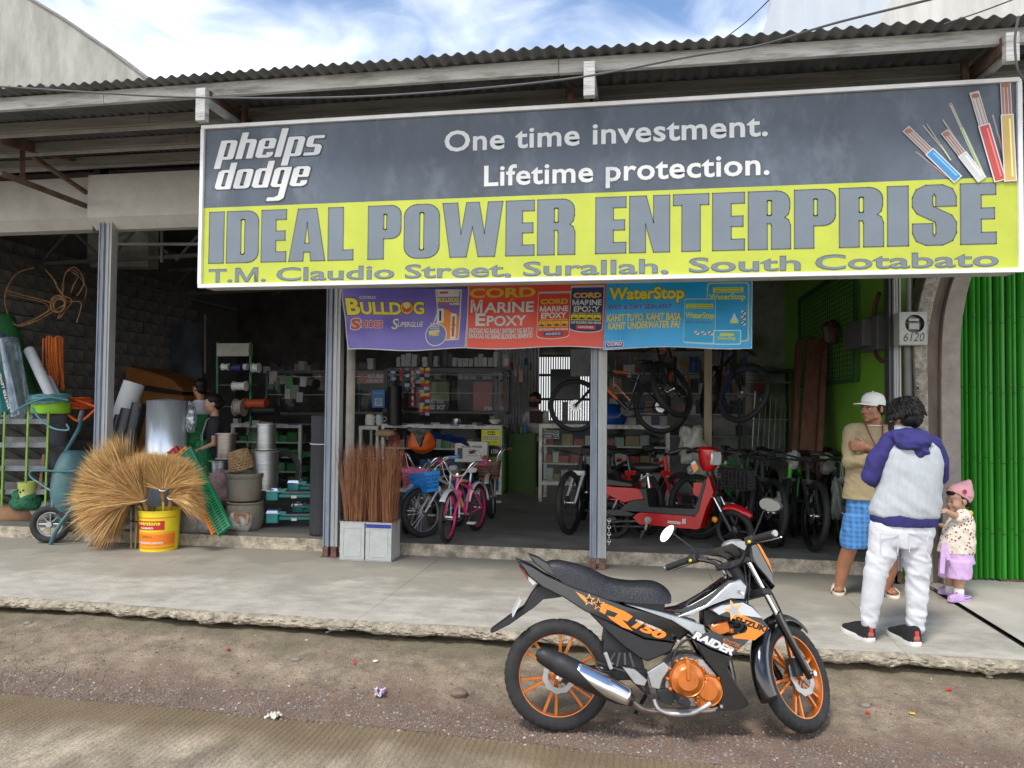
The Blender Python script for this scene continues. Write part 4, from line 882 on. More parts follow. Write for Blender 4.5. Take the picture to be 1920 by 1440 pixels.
# sweatshirt
whj=mat('heather grey cotton',(.44,.47,.49),.95,var=.05,vs=60,bump=.15,bs=300,stretch=(1,1,.25));navy=mat('navy cotton',(.032,.028,.15),.95,var=.15,vs=20,bump=.1,bs=200)
g=MB()
g.loft([(P(1695,968),.208,.135),(P(1697,948),.212,.14),(P(1707,905),.19,.132),(P(1711,868),.188,.125),(P(1709,842),.165,.11),(P(1707,825,.01),.11,.085),(P(1706,815,.01),.07,.07)],24)
g.tube([LS+V3(.04,0,-.02),RS+V3(-.04,0,-.02)],[.075,.075],14)
hsw=remesh(g,'sweatshirt',.010,5,wrink(.014,(5,5,8),lambda p:.6+max(0,min(1,(1.05-p.z)*2)),3),whj,hm)
g=MB()
g.loft([(P(1696,984),.198,.128),(P(1695,972),.206,.134),(P(1695,962),.204,.132)],28);remesh(g,'hem_band',.008,3,wrink(.003,(30,30,4)),navy,hsw)
for S_,E_,W_,sd in((LS,LE,LWr,1),(RS,RE,RWr,-1)):
 g=MB();limb(g,[S_+V3(.02*sd,0,.012),(S_+E_)/2+V3(-.01*sd,0,0),E_,(E_+W_)/2+V3(0,0,-.02),E_.lerp(W_,.9)],[.062,.062,.057,.05,.038])
 remesh(g,'sleeve',.009,4,wrink(.009,(9,9,11),None,9*sd),navy,hsw)
hd=P(1712,815,-.03)
g=MB();g.loft([(P(1712,842,-.085),.085,.05),(P(1712,828,-.075),.115,.07),(P(1706,812,-.03),.11,.075),(P(1702,803,.0),.08,.06)],18);g.ell(P(1726,846,-.09),(.055,.04,.045),12,8);g.ell(P(1672,820,.0),(.05,.06,.035),10,8);remesh(g,'hood',.008,4,wrink(.012,(12,12,16)),navy,hsw)
g=MB();g.loft([(P(1700,822,-.02),.078,.065),(P(1697,806,.01),.074,.066),(P(1695,797,.02),.066,.06)],18);remesh(g,'collar',.008,3,wrink(.006,(16,16,20)),whj,hsw)
# jeans
jean=mat('white denim',(.64,.65,.68),.85,var=.03,vs=40,bump=.15,bs=260)
g=MB();g.loft([(P(1688,1024),.150,.105),(P(1693,1002),.165,.118),(P(1694,975),.165,.115),(P(1695,955),.15,.105)],20)
for q,s_ in((La,1),(Ra,-1)):
 limb(g,[q[0]+V3(0,0,-.0),q[0].lerp(q[1],.5)+V3(.012*s_,0,0),q[1],q[1].lerp(q[2],.45),q[2]+V3(0,0,.015)],[.098,.086,.070,.066,.050],16)
jn=remesh(g,'jeans',.009,3,wrink(.010,(9,9,15),lambda p:.4+.9*noise.noise(p*3.1)+.75*math.exp(-((p.z-.52)/.12)**2)+.9*max(0,min(1,(.35-p.z)*4))+.5*math.exp(-((p.z-.78)/.07)**2),2),jean,hm)
for u in(1668,1722):
 g=MB();a=P(u,1001,-.12);g.box(a,(.115,.006,.006));g.bar(a+V3(-.055,-.0,0),a+V3(-.05,.012,-.12),.005,.005);g.bar(a+V3(.055,0,0),a+V3(.05,.012,-.12),.005,.005);g.build('pocket_seam',mat('denim seam',(.66,.66,.70),.8),jn)
shm=[mat('white rubber',(.75,.74,.72),.5),mat('black knit',(.015,.015,.017),.8),mat('red tab',(.6,.03,.03),.5)]
shoe(hm,hl1,y1,.29,'sneaker',shm);shoe(hm,hl2,y2,.29,'sneaker',shm)
# - man with white cap and crossed arms
Y0=W(1570,1122,Z=0).y+.10
P=lambda u,v,dy=0:W(u,v,Y=Y0+dy)
cm=thing('person','man in white cap, tan long sleeved shirt and blue checked shorts, arms crossed','person',(P(1620,1110).x,Y0,0))
hC=P(1636,765,-.02);HM=hfr(hC,R(-56),R(0),R(0),.97)
g=MB();head(g,HM)
limb(g,[hC+V3(.01,.02,-.06),P(1640,795,.01),P(1638,820,.02)],[.056,.058,.08])
g.loft([(P(1632,960),.15,.1),(P(1632,900),.14,.1),(P(1632,840),.165,.1),(P(1636,805),.12,.07)],16)
LS,RS=P(1596,812),P(1674,815);LE,RE=P(1594,866,-.06),P(1680,868,-.06)
LWr=P(1643,858,-.185);RWr=P(1626,838,-.17)
limb(g,[LS,LE,LWr],[.045,.038,.028]);hand(g,LWr,V3(.9,.1,.25),(0,1,-.1),.95,.35,1)
limb(g,[RS,RE,RWr],[.045,.038,.028]);hand(g,RWr,V3(-.95,.2,.05),(0,1,.1),.98,.5,-1)
limb(g,[P(1604,985),P(1592,1030,-.03),P(1581,1062,.02),P(1573,1100,.02)],[.085,.058,.056,.036]);limb(g,[P(1655,985),P(1668,1030,-.03),P(1668,1070,.02),P(1659,1103,.02)],[.085,.058,.056,.036])
hl1,hl2=W(1574,1106,Z=0),W(1658,1110,Z=0);y1,y2=R(-104),R(-88)
foot(g,P(1573,1100,.02),hl1+V3(0,-.0,.026),y1);foot(g,P(1659,1103,.02),hl2+V3(0,0,.026),y2)
remesh(g,'body',.006,2,mats=skinm,parent=cm);face_bits(cm,HM)
g=MB();g.xf=HM
for c,r in(((0,.022,.03),(.080,.096,.080)),((.074,.0,.0),(.008,.02,.035)),((-.074,.0,.0),(.008,.02,.035)),((0,.07,-.02),(.058,.04,.05))):g.ell(c,r,14,10)
g.xf=None;remesh(g,'hair',.007,2,mats=hairm,parent=cm)
capm=mat('white cap cotton',(.74,.73,.66),.9,var=.04,bump=.1,bs=200)
g=MB();g.xf=HM@Matrix.Translation((0,.008,.038))@Matrix.Rotation(R(-6),4,'X')
g.lathe([(.092,-.012),(.094,.01),(.091,.035),(.082,.06),(.06,.082),(.03,.093),(.008,.096),(0,.096)],n=24,cap=False);g.v=[tuple(p)for p in g.v]
cp_=g.build('cap',capm,cm);g=MB();g.xf=HM@Matrix.Translation((0,.008,.036))@Matrix.Rotation(R(-4),4,'X')
g.grid(lambda a,b:((lambda t:((.089-.006*b)*math.sin(t),-(.089+.125*b*max(0,math.cos(t))**.6)*math.cos(t),.0-.018*b*math.cos(t)-.02*(math.sin(t)**2)*b))((a-.5)*2.5)),20,6);o=g.build('visor',capm,cp_,fix=False);o.modifiers.new('t','SOLIDIFY').thickness=.004
g=MB();g.xf=HM;g.ell((0,.008,.135),.007,8,6);g.build('button',capm,cp_)
tan=mat('tan jersey',(.325,.26,.145),.95,var=.06,vs=30,bump=.1,bs=200)
g=MB();g.loft([(P(1625,936),.185,.125),(P(1628,900),.178,.12),(P(1632,860),.18,.12),(P(1634,828),.175,.115),(P(1636,808),.14,.09),(P(1638,797,.01),.08,.065)],22);limb(g,[LS+V3(.02,0,.015),RS+V3(-.02,0,.015)],[.07,.07])
limb(g,[LS+V3(0,0,.005),LS.lerp(LE,.5),LE+V3(0,0,0),LE.lerp(LWr,.5),LE.lerp(LWr,.72)],[.066,.066,.064,.054,.042]);limb(g,[RS+V3(0,0,.005),RS.lerp(RE,.5),RE,RE.lerp(RWr,.5),RE.lerp(RWr,.72)],[.066,.066,.062,.052,.042])
ts=remesh(g,'shirt',.008,3,wrink(.011,(9,9,13),lambda p:.5+.8*math.exp(-((p.z-1.08)/.12)**2),5),tan,cm)
g=MB();g.lathe([(.071,0),(.079,.004),(.071,.010)],P(1638,799,.0),n=20,cap=False);g.build('neck_rim',wht,ts)
g=MB();lan=mat('red braided lanyard',(.20,.03,.03),.8);g.tube(crv([P(1622,792,-.03),P(1628,808,-.115),P(1640,832,-.15),P(1652,848,-.17)],6),.006,6);g.tube(crv([P(1654,790,-.03),P(1655,808,-.10),P(1652,830,-.15),P(1650,848,-.17)],6),.006,6);g.build('lanyard',lan,cm)
def plaid():
 m=mat('blue plaid',(.045,.17,.42),.9,var=.08,vs=20);t_=m.node_tree;n=t_.nodes;l=t_.links;b=n['Principled BSDF'];src=b.inputs['Base Color'].links[0].from_socket
 tcn=n.new('ShaderNodeTexCoord');prev=src
 for ax,sc,c in(('X',3.1,(.02,.07,.25,1)),('Z',3.3,(.02,.07,.25,1)),('X',7.7,(.1,.3,.6,1)),('Z',8.3,(.1,.3,.6,1))):
  w_=n.new('ShaderNodeTexWave');w_.bands_direction=ax;w_.inputs['Scale'].default_value=sc;l.new(tcn.outputs['Object'],w_.inputs[0]);r_=n.new('ShaderNodeMath');r_.operation='MULTIPLY';r_.inputs[1].default_value=.45;l.new(w_.outputs['Fac'],r_.inputs[0])
  mx_=n.new('ShaderNodeMixRGB');mx_.inputs[2].default_value=c;l.new(r_.outputs[0],mx_.inputs[0]);l.new(prev,mx_.inputs[1]);prev=mx_.outputs[0]
 l.new(prev,b.inputs['Base Color']);return m
g=MB();g.loft([(P(1628,985),.16,.11),(P(1627,950),.165,.115),(P(1627,925),.15,.1)],20)
g.loft([(P(1601,1026,-.02),.103,.10),(P(1603,1000,-.01),.108,.105),(P(1608,965),.10,.105)],18);g.loft([(P(1660,1030,-.02),.103,.10),(P(1658,1000,-.01),.108,.105),(P(1650,965),.10,.105)],18)
remesh(g,'shorts',.009,3,wrink(.009,(16,16,8),None,1),plaid(),cm)
sl=[mat('cream foam',(.66,.60,.48),.7),mat('cream strap',(.7,.65,.54),.7)]
shoe(cm,hl1+V3(0,.03,0),y1,.285,'slide',sl);shoe(cm,hl2+V3(0,.03,0),y2,.285,'slide',sl)
# - toddler in profile
Y0=W(1790,1126,Z=.012).y+.06
P=lambda u,v,dy=0:W(u,v,Y=Y0+dy)
td=thing('person','toddler in pink pointed beanie and lilac shorts holding on to the pillar','person',(P(1788,1110).x,Y0,.012))
hC=P(1796,936);HM=hfr(hC,R(-72),R(8),0,.93)
g=MB();head(g,HM,True);limb(g,[hC+V3(.01,0,-.05),P(1802,965),P(1802,985)],[.04,.042,.06])
g.loft([(P(1795,1060),.085,.075),(P(1797,1020),.085,.08),(P(1800,985),.075,.075),(P(1802,965),.05,.05)],14)
e1=P(1776,963,-.09);w1_=P(1757,958,-.12);limb(g,[P(1806,968,-.06),P(1790,967,-.09),w1_+V3(.06,.0,.0)],[.034,.03,.023]);hand(g,w1_+V3(.07,0,0),(-1,.1,.15),(0,.2,-1),.6,.3,1)
limb(g,[P(1800,968,.07),P(1780,990,.09),P(1765,985,.08)],[.032,.028,.02]);hand(g,P(1765,985,.08),(-1,0,.1),(0,-.2,-1),.6,.3,-1)
a1,a2=P(1782,1103,.05),P(1798,1108,-.06)
limb(g,[P(1785,1060,.05),P(1783,1082,.05),a1],[.055,.045,.030]);limb(g,[P(1798,1060,-.05),P(1799,1085,-.06),a2],[.055,.045,.030])
remesh(g,'body',.005,3,mats=skin2,parent=td);face_bits(td,HM,True)
g=MB();g.xf=HM
for c,r in(((0,.025,.035),(.083,.092,.080)),((.0,.06,-.03),(.06,.04,.05)),((.070,.012,.005),(.013,.032,.045)),((-.070,.012,.005),(.013,.032,.045)),((0,-.055,.062),(.05,.03,.022))):g.ell(c,r,14,10)
g.xf=None;remesh(g,'hair',.006,3,lambda p,n:p+n*.004*noise.noise(Vector((p.x*90,p.y*90,p.z*30))),hairm,td)
pk=mat('pink knit',(.62,.33,.35),.95,var=.06,vs=40,bump=.3,bs=150)
g=MB();g.xf=HM@Matrix.Translation((0,.02,.03))@Matrix.Rotation(R(-42),4,'X');g.loft([((0,0,-.02),.092,.100),((0,0,.02),.096,.104),((0,.005,.06),.082,.09),((0,.01,.10),.056,.06),((0,.012,.14),.028,.03),((0,.012,.165),.008,.01)],20);g.xf=None
hat=remesh(g,'beanie',.006,3,wrink(.004,(14,14,20)),pk,td)
g=MB();g.xf=HM
for k in range(5):a=k*2*PI/5;g.ell((-.094,.0+.012*math.cos(a),.075+.012*math.sin(a)),.009,8,6)
for k in range(5):a=k*2*PI/5;g.ell((.094,.0+.012*math.cos(a),.075+.012*math.sin(a)),.009,8,6)
g.build('flower_patch',mat('crimson felt',(.5,.03,.1),.8),hat)
def dotted():
 m=mat('dotted cotton',(.70,.64,.54),.9,var=.03,vs=30);t_=m.node_tree;n=t_.nodes;l=t_.links;b=n['Principled BSDF'];src=b.inputs['Base Color'].links[0].from_socket
 tcn=n.new('ShaderNodeTexCoord');vo=n.new('ShaderNodeTexVoronoi');vo.inputs['Scale'].default_value=38;l.new(tcn.outputs['Object'],vo.inputs['Vector']);r_=n.new('ShaderNodeValToRGB');r_.color_ramp.elements[0].position=.27;r_.color_ramp.elements[1].position=.33
 r_.color_ramp.elements[0].color=(.38,.06,.07,1);r_.color_ramp.elements[1].color=(1,1,1,1);l.new(vo.outputs['Distance'],r_.inputs[0]);mx_=n.new('ShaderNodeMixRGB');mx_.blend_type='MULTIPLY';mx_.inputs[0].default_value=1;l.new(src,mx_.inputs[1]);l.new(r_.outputs[0],mx_.inputs[2]);l.new(mx_.outputs[0],b.inputs['Base Color']);return m
g=MB();g.loft([(P(1793,1036),.135,.10),(P(1796,1010),.125,.10),(P(1800,985),.105,.10),(P(1803,967),.08,.085),(P(1803,958),.045,.05)],18)
limb(g,[P(1806,966,-.05),P(1797,971,-.075)],[.05,.044]);limb(g,[P(1803,966,.05),P(1790,974,.075)],[.05,.044])
tsh=remesh(g,'blouse',.007,3,wrink(.008,(14,14,10),None,7),dotted(),td)
g=MB();g.lathe([(.052,0),(.062,.006),(.05,.014)],P(1803,959),n=18,cap=False);g.ell(P(1819,962,-.03),(.02,.03,.022),8,6);g.build('bib_trim',mat('yellow trim',(.72,.55,.16),.8),tsh)
lil=mat('lilac cotton',(.60,.40,.66),.9,var=.06,vs=20,bump=.1,bs=200)
g=MB();g.loft([(P(1795,1055),.125,.10),(P(1793,1030),.115,.095),(P(1793,1020),.10,.09)],18);g.loft([(P(1779,1082,.06),.080,.07),(P(1783,1050,.05),.085,.08)],16);g.loft([(P(1799,1084,-.06),.090,.07),(P(1798,1050,-.05),.09,.08)],16)
sh=remesh(g,'shorts',.007,3,wrink(.007,(18,18,9),None,3),lil,td)
g=MB();g.bar(P(1770,1018,-.11),P(1766,1075,-.12),.035,.006);g.bar(P(1772,1018,-.11),P(1779,1050,-.12),.03,.006);g.build('bow_ribbon',lil,sh)
for a_,s_ in((a1,1),(a2,-1)):g=MB();g.lathe([(.036,-.03),(.037,.01),(.034,.02)],a_,n=16);g.build('sock',mat('white ribbed sock',(.7,.68,.68),.95),td)
cl=[mat('lilac foam',(.50,.33,.60),.5),mat('lilac foam',(.50,.33,.60)),mat('clog hole',(.12,.06,.16)),mat('charm red',(.6,.05,.08)),mat('charm teal',(.1,.4,.45))]
shoe(td,W(1800,1114,Z=.012),R(188),.175,'clog',cl);shoe(td,W(1818,1127,Z=.012),R(198),.185,'clog',cl)
# - people inside
def inside_person(lb,u,vh,Y,yaw,cloth,skin,scale,vfoot_z=.12,hair_back=False,apron=None,mask=False,sleeves=.45):
 c=W(u,vh,Y=Y);t=thing('person',lb,'person',(c.x,Y,vfoot_z));HM=hfr(c,yaw,R(6),0,scale);Rz=Matrix.Rotation(yaw,3,'Z');s=scale
 Q=lambda x,y,z:c+Rz@(V3(x,y,z)*s)
 g=MB();head(g,HM);limb(g,[Q(0,.02,-.07),Q(0,.03,-.16),Q(0,.03,-.25)],[.05*s,.055*s,.08*s]);g.loft([(Q(0,.03,-.8),.14*s,.1*s,yaw),(Q(0,.03,-.5),.13*s,.1*s,yaw),(Q(0,.03,-.25),.15*s,.09*s,yaw)])
 for sd in(1,-1):
  S_=Q(.19*sd,.03,-.24);E_=Q(.22*sd,.03,-.5);H_=Q(.12*sd,-.2,-.6);limb(g,[S_,E_,H_],[.045*s,.038*s,.027*s]);hand(g,H_,H_-E_,(0,0,-1),s*.95,.4,sd)
  limb(g,[Q(.09*sd,.03,-.85),Q(.1*sd,.03,-1.15),Q(.1*sd,.04,-1.48)],[.08*s,.055*s,.04*s])
  f=Q(.1*sd,.05,0);foot(g,V3(f.x,f.y,vfoot_z+.1),V3(f.x,f.y,vfoot_z),yaw-PI/2,.2)
 remesh(g,'body',.012,2,mats=skin,parent=t);face_bits(t,HM,lips=not mask)
 g=MB();g.loft([(Q(0,.03,-.68),.17*s,.12*s,yaw),(Q(0,.03,-.5),.165*s,.12*s,yaw),(Q(0,.03,-.3),.18*s,.115*s,yaw),(Q(0,.03,-.2),.13*s,.08*s,yaw),(Q(0,.03,-.16),.07*s,.06*s,yaw)])
 for sd in(1,-1):limb(g,[Q(.18*sd,.03,-.24),Q(.18*sd+(.04*sd)*sleeves,.03,-.24-.26*sleeves)],[.07*s,.06*s])
 remesh(g,'shirt',.012,3,wrink(.008,(9,9,14),None,u),cloth,t)
 g=MB();g.loft([(Q(0,.03,-.9),.15*s,.11*s,yaw),(Q(0,.03,-.66),.15*s,.11*s,yaw)])
 for sd in(1,-1):limb(g,[Q(.09*sd,.03,-.88),Q(.1*sd,.03,-1.15),Q(.1*sd,.04,-1.45)],[.09*s,.07*s,.055*s])
 remesh(g,'trousers',.014,2,mats=mat('dark trousers',(.02,.025,.05),.9),parent=t)
 g=MB();g.xf=HM
 for cc,r in(((0,.028,.045),(.086,.1,.09)),((0,.06,-.02),(.072,.05,.07)),((0,-.05,.09),(.06,.04,.03)))+(()if not hair_back else(((0,.11,.0),(.04,.05,.05)),)):g.ell(cc,r,14,10)
 g.xf=None;remesh(g,'hair',.01,2,mats=hairm,parent=t)
 if apron:
  g=MB();g.grid(lambda a,b:Q((a-.5)*.34,-.1-.03*math.cos((a-.5)*3),-.38-.45*b),10,4);o=g.build('apron',apron,t,fix=False);o.modifiers.new('t','SOLIDIFY').thickness=.004
  g=MB();g.tube([Q(-.12,-.11,-.38),Q(-.09,-.06,-.2),Q(0,.06,-.14),Q(.09,-.06,-.2),Q(.12,-.11,-.38)],.01,6);g.build('apron_strap',apron,o)
 if mask:
  g=MB();g.xf=HM;g.grid(lambda a,b:((.08*math.sin((a-.5)*2.7),-.01-.11*math.cos((a-.5)*2.7),-.018-.09*b)),12,5);o=g.build('face_mask',_mats['black cloth'],t,fix=False);o.modifiers.new('t','SOLIDIFY').thickness=.004
 return t
inside_person('woman with tied black hair, black shirt and pale apron beside the wire spools',398,757,8.5,R(-58),mat('black shirt',(.02,.022,.03),.9),skin2,.97,hair_back=True,apron=mat('pale apron',(.3,.3,.29),.9))
inside_person('man in white t-shirt turned away to the left, behind the woman with the apron',374,728,9.1,R(-115),mat('white t-shirt',(.62,.64,.7),.9),skinm,1.0)
t=inside_person('man in white t-shirt and black face mask looking down behind the far counter',1003,750,12.3,R(-30),mat('grey t-shirt',(.5,.5,.5),.9),skinm,1.0,mask=True)
g=MB();p=W(1004,782,Y=12.12);g.box(p,(.2,.004,.2));g.build('printed_square',mat('dark print',(.05,.02,.03),.8),t)
# = BIG MOTORCYCLE (side x forward, z up, near side -y)
def mc(cx,cy):return((cx-405)/1036,(1203-cy)/1036)
org=mat('orange metallic',(.62,.175,.025),.3,.45,var=.12,vs=8,coat=.4);orgp=mat('orange sticker',(.80,.24,.02),.4,var=.04)
bgl=mat('gloss black plastic',(.006,.006,.007),.12,var=.2,coat=.6);bmt=mat('matt black plastic',(.016,.016,.018),.5,var=.2,vs=20)
slv=mat('silver paint',(.42,.44,.46),.25,.5,coat=.5);chrome=mat('chrome',(.72,.72,.73),.12,1,var=.04);alum=mat('cast aluminium',(.45,.45,.45),.4,.7);gun=mat('gunmetal',(.07,.075,.08),.35,.6)
tyrem=mat('tyre rubber',(.022,.022,.023),.75,var=.25,vs=20,bump=.15,bs=120,dirt=.35,ds=6,dcol=(.07,.06,.05));seatm=mat('seat vinyl',(.014,.014,.016),.35,var=.2,vs=30,bump=.1,bs=200)
def water(m):
 t_=m.node_tree;n=t_.nodes;l=t_.links;b=n['Principled BSDF'];tcn=n.new('ShaderNodeTexCoord');vo=n.new('ShaderNodeTexVoronoi');vo.inputs['Scale'].default_value=95
 r_=n.new('ShaderNodeMapRange');r_.inputs[1].default_value=.12;r_.inputs[2].default_value=.32;r_.inputs[3].default_value=1;r_.inputs[4].default_value=0;l.new(tcn.outputs['Object'],vo.inputs[0]);l.new(vo.outputs['Distance'],r_.inputs[0])
 bb=n.new('ShaderNodeBump');bb.inputs['Strength'].default_value=.3;bb.inputs['Distance'].default_value=.003;l.new(r_.outputs[0],bb.inputs['Height'])
 if b.inputs['Normal'].links:l.new(b.inputs['Normal'].links[0].from_socket,bb.inputs['Normal'])
 l.new(bb.outputs[0],b.inputs['Normal'])
water(seatm)
def tyre(g,c,r,w_,n=150,tread=True,ph=40):
 k=15;prof=[]
 for i in range(k):a=-2.35+4.7*i/(k-1);prof.append((r-w_*.55+w_*.55*math.cos(a),w_*.5*math.sin(a)*(1.0 if abs(a)<1.6 else .96)))
 vs=[]
 for q,h in prof:
  for j in range(n):
   t=2*PI*j/n;rr=q
   if tread and q>r-w_*.38:
    s_=math.sin(t*ph+abs(h)/w_*9);rr-=.0045 if s_>.55 else 0
   vs.append(Vector((rr*math.cos(t),h,rr*math.sin(t)))+Vector(c))
 g.add(vs,[(i*n+j,i*n+(j+1)%n,(i+1)*n+(j+1)%n,(i+1)*n+j)for i in range(k-1)for j in range(n)])
def moto_wheel(t,c,r,w_,xf=None):
 g=MB();g.xf=xf;tyre(g,c,r,w_);wh=g.build('wheel',tyrem,t)
 g=MB();g.xf=xf;R1=r-w_*.72
 g.lathe([(R1-.022,-w_*.32),(R1+.006,-w_*.36),(R1+.008,-w_*.30),(R1-.008,-w_*.2),(R1-.012,w_*.2),(R1+.008,w_*.3),(R1+.006,w_*.36),(R1-.022,w_*.32),(R1-.026,0),(R1-.022,-w_*.32)],c,'Y',72,False)
 g.build('rim',org,wh)
 for k in range(6):
  g=MB();g.xf=xf;a=k*PI/3+.3
  for s_ in(-1,1):
   p0=Vector(c)+Vector((math.cos(a),0,math.sin(a)))*.035;b_=a+s_*.16;p1=Vector(c)+Vector((math.cos(b_),0,math.sin(b_)))*(R1-.02);g.bar(p0,p1,.015,.018,up=(0,1,0))
  g.build('spoke',org,wh,False,bevel=.002)
 g=MB();g.xf=xf;g.lathe([(.0,-.05),(.022,-.05),(.026,-.03),(.045,-.026),(.045,.03),(.02,.05),(0,.05)],c,'Y',24);g.build('hub',org,wh)
 g=MB();g.xf=xf;rd=.085 if r>.28 else .1;y=c[1]-.045
 n=48;vs=[];
 for rr,yy in((rd*.68,y),(rd,y),(rd,y-.004),(rd*.68,y-.004)):
  for j in range(n):a=2*PI*j/n;q=rr*(1+(.035*math.sin(a*10)if rr==rd else 0));vs.append((c[0]+q*math.cos(a),yy,c[2]+q*math.sin(a)))
 g.add(vs,[(i*n+j,i*n+(j+1)%n,((i+1)%4)*n+(j+1)%n,((i+1)%4)*n+j)for i in range(4)for j in range(n)])
 for j in range(5):a=j*2*PI/5;g.bar((c[0]+.03*math.cos(a),y-.002,c[2]+.03*math.sin(a)),(c[0]+rd*.72*math.cos(a+.3),y-.002,c[2]+rd*.72*math.sin(a+.3)),.003,.012,up=(0,1,0))
 d=g.build('brake_disc',alum,wh)
 return wh
mt=thing('motorcycle','black, silver and orange motorcycle with orange rims parked on the soil in front','motorcycle')
moto_wheel(mt,(0,0,.285),.285,.082)
def pane(nm,pts,y0,y1,m,par=mt,ins=.04,both=True,bev=.004,sm=True):
 P_=[mc(*p)for p in pts];o=None
 for s_ in((-1,1)if both else(-1,)):
  g=MB();a,b=(s_*y0,s_*y1);g.prism(P_,min(a,b),max(a,b),'XZ',ins);o2=g.build(nm,m,par,sm,bevel=bev);o=o or o2
 return o
def cpoly(pts,n=3):return[(p.x,p.y)for p in crv(pts,n,True)]
tail=pane('tail_panel',[(165,288),(245,322),(330,372),(470,432),(620,480),(760,530),(900,566),(1010,600),(1120,660),(1040,722),(870,702),(740,645),(620,596),(540,560),(430,492),(300,430),(225,372)],.055,.105,bgl)
pane('tail_fin',[(230,260),(290,280),(350,315),(420,400),(340,365),(270,310)],.03,.06,bgl)
pane('side_cover',[(560,566),(640,598),(740,648),(870,706),(1035,726),(1005,770),(880,822),(830,800),(740,735),(650,655)],.04,.095,bmt)
pane('silver_trim',[(760,520),(860,540),(960,562),(1060,590),(1185,628),(1200,668),(1140,700),(1110,664),(1010,604),(900,568)],.07,.113,slv)
# seat
g=MB();top=[mc(*p)for p in((330,312),(400,296),(560,330),(680,385),(800,405),(930,406),(1000,440),(1024,488))];bot=[mc(*p)for p in((350,340),(440,424),(560,470),(680,500),(800,514),(930,518),(995,516),(1010,505))]
tp=crv([(a,b,0)for a,b in top],4);bt=crv([(a,b,0)for a,b in bot],4);vs=[];n=14
for i,(a,b)in enumerate(zip(tp,bt)):
 q=i/(len(tp)-1);hw=.062+.055*math.sin(q*PI*.55)if q<.93 else .08*(1-(q-.93)*5)
 for j in range(n+1):
  s_=-1+2*j/n;e=(1-abs(s_)**3.2)**.5 if abs(s_)<1 else 0;vs.append((b.x+(a.x-b.x)*e,s_*hw,b.y+(a.y-b.y)*e))
k=n+1;g.add(vs,[(i*k+j,i*k+j+1,(i+1)*k+j+1,(i+1)*k+j)for i in range(len(tp)-1)for j in range(n)]+[tuple(range(k)),tuple((len(tp)-1)*k+j for j in range(k))]);g.build('seat',seatm,mt)
pane('seat_base',[(740,500),(985,515),(985,560),(900,566),(760,530)],-.08,.08,bmt,both=False)
tl=pane('tail_light',[(180,325),(240,365),(300,405),(260,428),(232,400)],.0,.06,mat('red lens',(.5,.015,.015),.12,coat=.5));pane('clear_lens',[(240,372),(305,410),(262,432),(236,402)],.061,.066,mat('clear lens',(.7,.68,.68),.1,.3),tl)
fd=pane('rear_fender',[(290,432),(256,480),(215,548),(130,604),(30,676),(36,690),(130,645),(272,548),(322,505),(420,492),(450,478),(330,425)],-.055,.055,bmt,both=False)
a,b=mc(140,590),mc(212,500)
g=MB();g.bar((mc(152,588)[0],-.075,mc(152,588)[1]),(mc(196,503)[0],-.075,mc(196,503)[1]),.13,.003);g.bar((mc(152,588)[0]-.002,0,mc(152,588)[1]),(mc(196,503)[0]-.002,0,mc(196,503)[1]),.2,.003);g.build('number_plate',mat('plate',(.6,.6,.6),.4,dirt=.5,ds=20,dcol=(.05,.05,.05)),fd,False)
# front body
pane('tank_cover',[(985,566),(1060,552),(1130,520),(1220,470),(1340,385),(1395,385),(1432,425),(1418,490),(1370,480),(1260,512),(1200,545),(1090,580)],-.075,.075,bgl,both=False,ins=.08)
pane('leg_shield',[(1330,410),(1398,388),(1430,425),(1416,492),(1330,490),(1240,522),(1100,585),(1030,590),(1200,524)],.05,.098,slv)
sh_=pane('shroud',[(1212,545),(1270,520),(1330,500),(1400,498),(1450,528),(1532,638),(1420,700),(1325,782),(1200,742),(1130,700),(1200,660),(1180,640),(1290,684),(1380,676),(1412,640),(1396,606),(1262,572)],.07,.128,gun,ins=.02)
pane('belly_cowl',[(1120,700),(1205,744),(1318,784),(1292,832),(1340,920),(1408,1030),(1366,1056),(1225,1066),(1268,985),(1252,890),(1180,805)],.06,.13,bgl)
YF=-.1295
def dec(nm,y,par):return Face(lambda a,b,l:(a,y-l,b),.0003,.0006)
D=dec('d',YF,sh_)
def M_(pts):return[mc(*p)for p in pts]
def rotext(D,c,s,p,q,h,bold=.03,shear=.2,oc=None):
 """lettering whose baseline runs from crop point p to q"""
 a=Vector(mc(*p));b=Vector(mc(*q));d=(b-a);L_=d.length;d.normalize();n=Vector((-d.y,d.x));hh=h/1036
 for cc,o,bb in(((oc,.02,bold+.03),)if oc else())+((c,0,bold),):
  m=MB();text(m,s,lambda x,y:(x,y,0),0,0,L_,hh,bold=bb,shear=shear);e=o*hh
  D.put(cc,[tuple(a+d*(v[0]*(1+2*e/L_)-e)+n*(v[1]*(1+2*e/hh)-e))for v in m.v],m.f)
D.poly((.80,.24,.02),M_([(1310,545),(1400,575),(1528,638),(1445,700),(1330,690),(1330,676),(1400,660),(1412,640),(1396,606),(1330,586)]))
D.poly((.55,.57,.6),M_([(1225,545),(1275,522),(1390,505),(1440,530),(1490,585),(1380,570),(1310,548),(1260,570)]))
def star(D,c,cx,cy,r,rot=0,ic=None):
 pts=[mc(cx+(r if i%2==0 else r*.42)*math.sin(rot+i*PI/5),cy-(r if i%2==0 else r*.42)*math.cos(rot+i*PI/5))for i in range(10)];D.poly(c,pts)
star(D,(.85,.45,.15),1340,545,58,-.3);star(D,(.4,.42,.45),1340,547,38,-.3)
rotext(D,(.01,.01,.01),'SUZUKI',(1340,606),(1514,662),33,.05,.1)
rotext(D,WH,'RAIDER',(1110,690),(1322,780),42,.06,.25,BLK)
